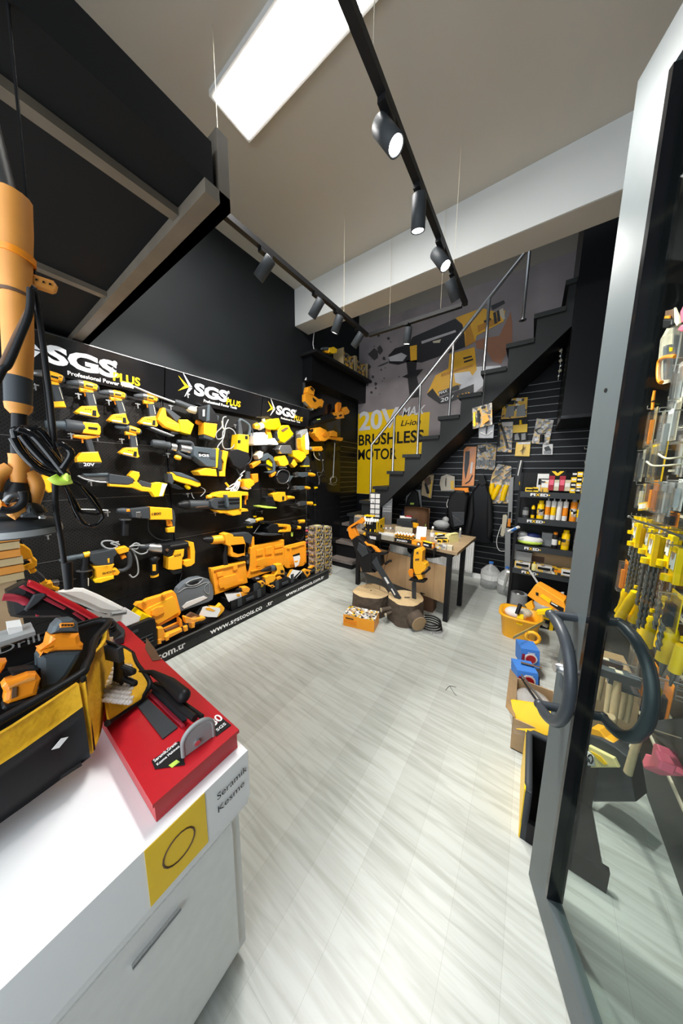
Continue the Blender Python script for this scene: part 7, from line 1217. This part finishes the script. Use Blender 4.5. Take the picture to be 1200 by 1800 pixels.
tool('battery_clip', 'orange battery clip of a tool in the yellow bag mouth', 'battery', [('shell', 'O', 'P', '10,635 40,600 200,540 260,535 290,575 270,640 260,690 60,755 25,740 35,680', .06, .03, .008), ('base', 'K', 'P', '30,760 250,700 250,735 40,800 15,790', .06, .03), ('>lettering', 'BN', 'P', '85,640 120,630 120,700 80,715', .003, .062), ('inner_recess', 'OB', 'P', '60,630 200,570 250,560 250,580 120,620 60,650', .006, .06)], pl=TB, d=.02)
tool('orange_tool', 'orange corner of a tool at the left frame edge inside the bag', 'power tool', [('shell', 'O', 'P', '-60,470 0,455 50,452 30,500 0,540 -60,560', .06), ('dark_part', 'K', 'P', '60,520 180,500 280,500 270,540 100,570', .05)], pl=TB, d=.0)
bk = T('bag_panel', 'black inner divider of the bag with grey stitched lettering', 'divider', (-1.13, 0, z0)); M().bb((-1.14, -.40, z0 + .012), (-1.13, .12, z1 - .03)).build('divider', 'K', bk); text(bk, 'Drill', aX(-2, 1150, -1.128), (0, 1, 0), (0, 0, 1), .022, .075, 'GL')
# black bag with red trim behind
RBg = PL((-1.28, 0, 0), (1, 0, .15), (0, 1, 0)); fr(0, 980, 8)
tool('sports_bag', 'black fabric bag with red trim strips slumped behind the yellow bag', 'bag', [('body', 'K', 'P', '100,500 270,410 380,350 660,480 960,650 1250,800 1500,960 1500,1100 1200,1000 800,860 300,870 160,850', .14, 0, .03), ('red_trim', 'RD', 'P', '265,420 330,390 510,500 470,515', .012, .075), ('red_trim', 'RD', 'P', '600,590 660,560 940,710 900,740', .012, .075), ('red_trim', 'RD', 'P', '1020,790 1070,770 1200,860 1200,910', .012, .075), ('red_trim', 'RD', 'T', '40,560 160,560 300,590 380,640 375,670', .012, .07), ('red_piping', 'R', 'T', '390,360 440,370 640,470 860,590 1100,720 1400,900', .011, .08), ('cloth_strap', 'G', 'P', '480,520 620,500 660,525 540,640 380,760 340,740', .02, .08), ('red_tag', 'RD', 'P', '500,800 560,820 510,835', .01, .08)], pl=RBg, d=0)
item('plastic_tray', 'long clear tray with a white tag at the left edge behind the bag', 'tray', [('tray', 'GL', M().obox(aX(-60, 1135, -1.2), aX(55, 1100, -1.2) - aX(-60, 1135, -1.2), (.08, 0, 0), (0, 0, .012))), ('tag', 'W', M().obox(aX(12, 1104, -1.18), aX(37, 1100, -1.18) - aX(12, 1104, -1.18), (.03, 0, -.01), (0, 0, .02)))])
# boards / corrugated pile at the left edge
LP = PL((-1.55, 0, 0), (1, 0, 0), (0, 1, 0)); t2 = T('board_stack', 'stack of brown layered boards at the left edge of the picture', 'board stack', aX(0, 1060, -1.55)); P0 = aX(42, 1008, -1.55)
for k in range(6): M().bb((-1.85, P0.y - .6, P0.z - .02 + k * .03), (-1.55 + .004 * (k % 2), P0.y + .002 * (k % 3), P0.z + .006 + k * .03)).build('board', 'OB' if k % 2 else 'TN', t2)
M().bb((-1.85, P0.y - .6, .66), (-1.56, P0.y - .02, P0.z - .02)).build('lower_carton', 'CB', t2)
fr(0, 750, 4)
SW = PL((-1.9, 0, 0), (1, 0, 0), (0, 1, 0))
tool('reciprocating_saw', 'yellow corded saw with a grey ribbed grip, pointing down right behind the bags', 'saw', [('black_hose', 'K', 'T', '0,840 60,800 120,800 140,860', .012), ('guard', 'Y', 'P', '60,830 130,820 180,840 220,870 235,920 262,940 260,980 225,1005 170,1010 160,980 220,950 215,930 150,935 130,880', .07), ('>opening', 'K', 'P', '150,945 200,940 215,955 165,975', .006, .04), ('lower_arm', 'Y', 'P', '195,1005 250,995 262,1015 245,1032 215,1035', .06), ('grip', 'G', 'P', '225,1035 262,1012 320,1065 318,1080 285,1100 250,1060', .06), ('collar', 'Y', 'P', '285,1095 318,1075 340,1090 330,1105 295,1120', .06), ('front_body', 'Y', 'P', '290,1110 370,1095 375,1120 420,1135 410,1160 350,1140', .06), ('chuck', 'SD', 'P', '370,1095 420,1088 420,1115 375,1125', .05), ('blade_guard', 'K', 'P', '420,1090 500,1075 540,1070 490,1100 420,1115', .02)], pl=SW, d=.0)
# white plastic sheets
WS = PL((-1.6, 0, 0), (1, 0, .3), (0, 1, 0)); fr(0, 980, 8)
tool('plastic_cover', 'white curved plastic cover lying behind the black and red bag', 'plastic cover', [('cover', 'W', 'P', '770,480 1000,420 1180,425 1400,520 1600,620 1750,700 1760,760 1600,800 1400,770 1160,660 1000,600', .06, 0, .02), ('folded_edge', 'WT', 'P', '1220,720 1500,800 1760,700 1980,830 1960,900 1750,980 1640,1010 1400,900', .02, -.02)], pl=WS, d=0)
fr(0, 1050, 4); item('sheet_roll', 'roll end of the white plastic cover with shadow put into its grey', 'roll', [('roll', 'GL', M().tube([WS.at(195, 1080, .04), WS.at(222, 1076, .04)], .012)), ('core', 'SD', M().tube([WS.at(198, 1080, .045), WS.at(220, 1077, .045)], .008))])  # grey colour stands for shadow on the white roll end
# ---- long-neck sander hanging from the loft
SX = -.95; SN = PL((SX, 0, 0), (1, 0, 0), (0, 1, 0)); SN.rs = .78; fr(0, 450, 4)
t = tool('wall_sander', 'orange long-neck wall sander hanging upside down at the left edge of the picture', 'sander', [
    ('motor_housing', 'OB', 'R', '95,-420,118 100,-200,120 100,0,116 105,120,112 112,250,108 118,280,104 122,400,102 128,600,100 130,860,90'), ('>seam_ring', 'BN', 'R', '112,262,110 113,285,110'), ('>top_lip', 'O', 'R', '110,-20,128 110,25,128'),
    ('hanger_tab', 'OB', 'P', '200,110 380,170 412,215 405,245 380,250 200,190', .02, 0), ('>tab_hole', 'K', 'P', '250,155 265,160 262,172 248,168', .003, .011), ('>tab_hole', 'K', 'P', '300,172 315,177 312,189 298,185', .003, .011), ('>tab_hole', 'K', 'P', '345,186 362,192 359,203 343,198', .003, .011),
    ('rubber_band', 'G', 'R', '130,855,92 130,1045,87'), ('lower_cup', 'OB', 'R', '131,1042,90 132,1080,84 136,1112,56'), ('neck_tube', 'K', 'R', '137,1100,50 138,1400,53 138,1410,56'), ('strap_mark', 'BN', 'T', '5,800 100,600 200,400 215,380', .006, .055)], pl=SN, d=0)
fr(0, 750, 4)
more(t, [('swivel_collar', 'K', 'R', '110,20,30 135,100,54 138,212,54'), ('yoke_cup', 'OB', 'R', '136,195,70 136,225,66 134,345,64 132,392,46'), ('yoke_arm', 'OB', 'T', '195,320 240,370 258,420 245,480 222,545', .014), ('yoke_arm', 'OB', 'T', '75,290 20,320 -30,370 -50,450', .014), ('gear_housing', 'K', 'R', '130,395,50 130,470,84 130,560,96'), ('gear_cover', 'OB', 'P', '60,590 100,550 150,540 200,560 210,600 130,640 110,660 60,630', .06, .06), ('>steel_ring', 'SD', 'T', '40,530 80,490 130,485 150,500', .006, .09), ('side_plate', 'G', 'P', '150,620 190,600 200,545 225,545 260,610 290,640 150,640', .05, .08), ('pivot_knob', 'O', 'P', '0,510 30,530 60,570 40,600 -20,570', .05, .05), ('thin_hose', 'K', 'T', '160,455 165,520 120,570 60,590 0,580', .007, .10), ('screw', 'S', 'P', '270,628 310,622 330,635 320,648 275,648', .01, .10)], pl=SN, d=0)
c = aX(31, 750 + 665 / 4, SX); dk = [o for o in ALL if o.name.startswith('wall_sander') and o.type == 'EMPTY'][-1]
M().lathe(c + Vector((0, 0, -.032)), (0, 0, 1), [(0, .062), (.008, .067), (.022, .069), (.024, .065), (.034, .06), (.038, .042)], 40).build('sanding_disc', 'G', dk); M().lathe(c + Vector((0, 0, -.028)), (0, 0, 1), [(0, .0695), (.006, .0705), (.014, .0695)], 40).build('abrasive_edge', 'GL', dk); M().lathe(c + Vector((0, 0, .018)), (0, 0, 1), [(0, .05), (.016, .042), (.024, .03)], 24).build('disc_hub', 'K', dk)
M().tube([aX(25, 450, SX) + Vector((0, 0, .1)), Vector((SX, .09, 2.54))], .02).build('hanging_rod', 'SD', dk)
fr(0, 450, 4)
cb1 = T('sander_cable', 'long black sander cord running down in front of the header sign', 'cord', SN.at(60, 500, 0)); SN.Tb(M(), '215,215 245,250 275,430 300,600 325,800 345,950 365,1130 380,1300 385,1560 395,1800 430,2000 460,2220', .06, .0052).build('cord', 'K', cb1); SN.Tb(M(), '215,230 205,400 130,600 60,760 20,800 -30,900', .07, .006).build('cord_branch', 'K', cb1)
fr(0, 750, 4); M().tube([SN.at(117, 988, .06), SN.at(121, 1035, .06)], [.010, .008], 10).build('cord_sleeve', 'K', cb1)
cc = T('coiled_cable', 'thick bundle of glossy black cable tied with a yellow tie, hanging left of the drills', 'cable', SN.at(80, 800, 0))
for k, s in enumerate(('95,40 120,20 200,30 300,90 400,230 450,330', '110,60 170,10 260,40 360,150 440,260 460,340', '100,30 130,120 200,220 320,310 430,350', '180,20 270,20 350,110 380,160 430,280 470,350', '90,80 150,180 260,290 380,340 440,345', '150,60 220,150 330,260 450,335', '230,30 300,120 400,240 470,340', '130,20 230,60 330,170 455,330', '400,130 440,130 490,170 495,210 460,270 440,300')): SN.Tb(M(), s, .03 + .009 * k, .0072).build('cable_loop', 'KG', cc)
for k, s in enumerate(('440,390 480,470 510,560 560,660 650,700 710,660 720,620 660,500 560,410 480,370', '450,400 520,520 560,590 620,610 700,610 640,520 560,420', '430,400 460,430 490,500 530,600 600,690 670,690')): SN.Tb(M(), s, .03 + .01 * k, .0042).build('lower_loop', 'KG', cc)
SN.Tb(M(), '365,350 400,378 450,380 495,370', .09, .010).build('yellow_tie', 'LIME', cc); SN.P(M(), '455,350 475,328 500,345 505,375 480,385 460,372', .08, .12, .004).build('tie_knot', 'LIME', cc)
M().tube([aX(*((88, 768)), SX), Vector((SX - .01, .17, 2.54))], .003, 6).build('hanging_string', 'K', cc)
for o in ALL:
    if '_o' in o: del o['_o']
for o in bpy.data.objects:
    if o.type == 'MESH': o.data.update()
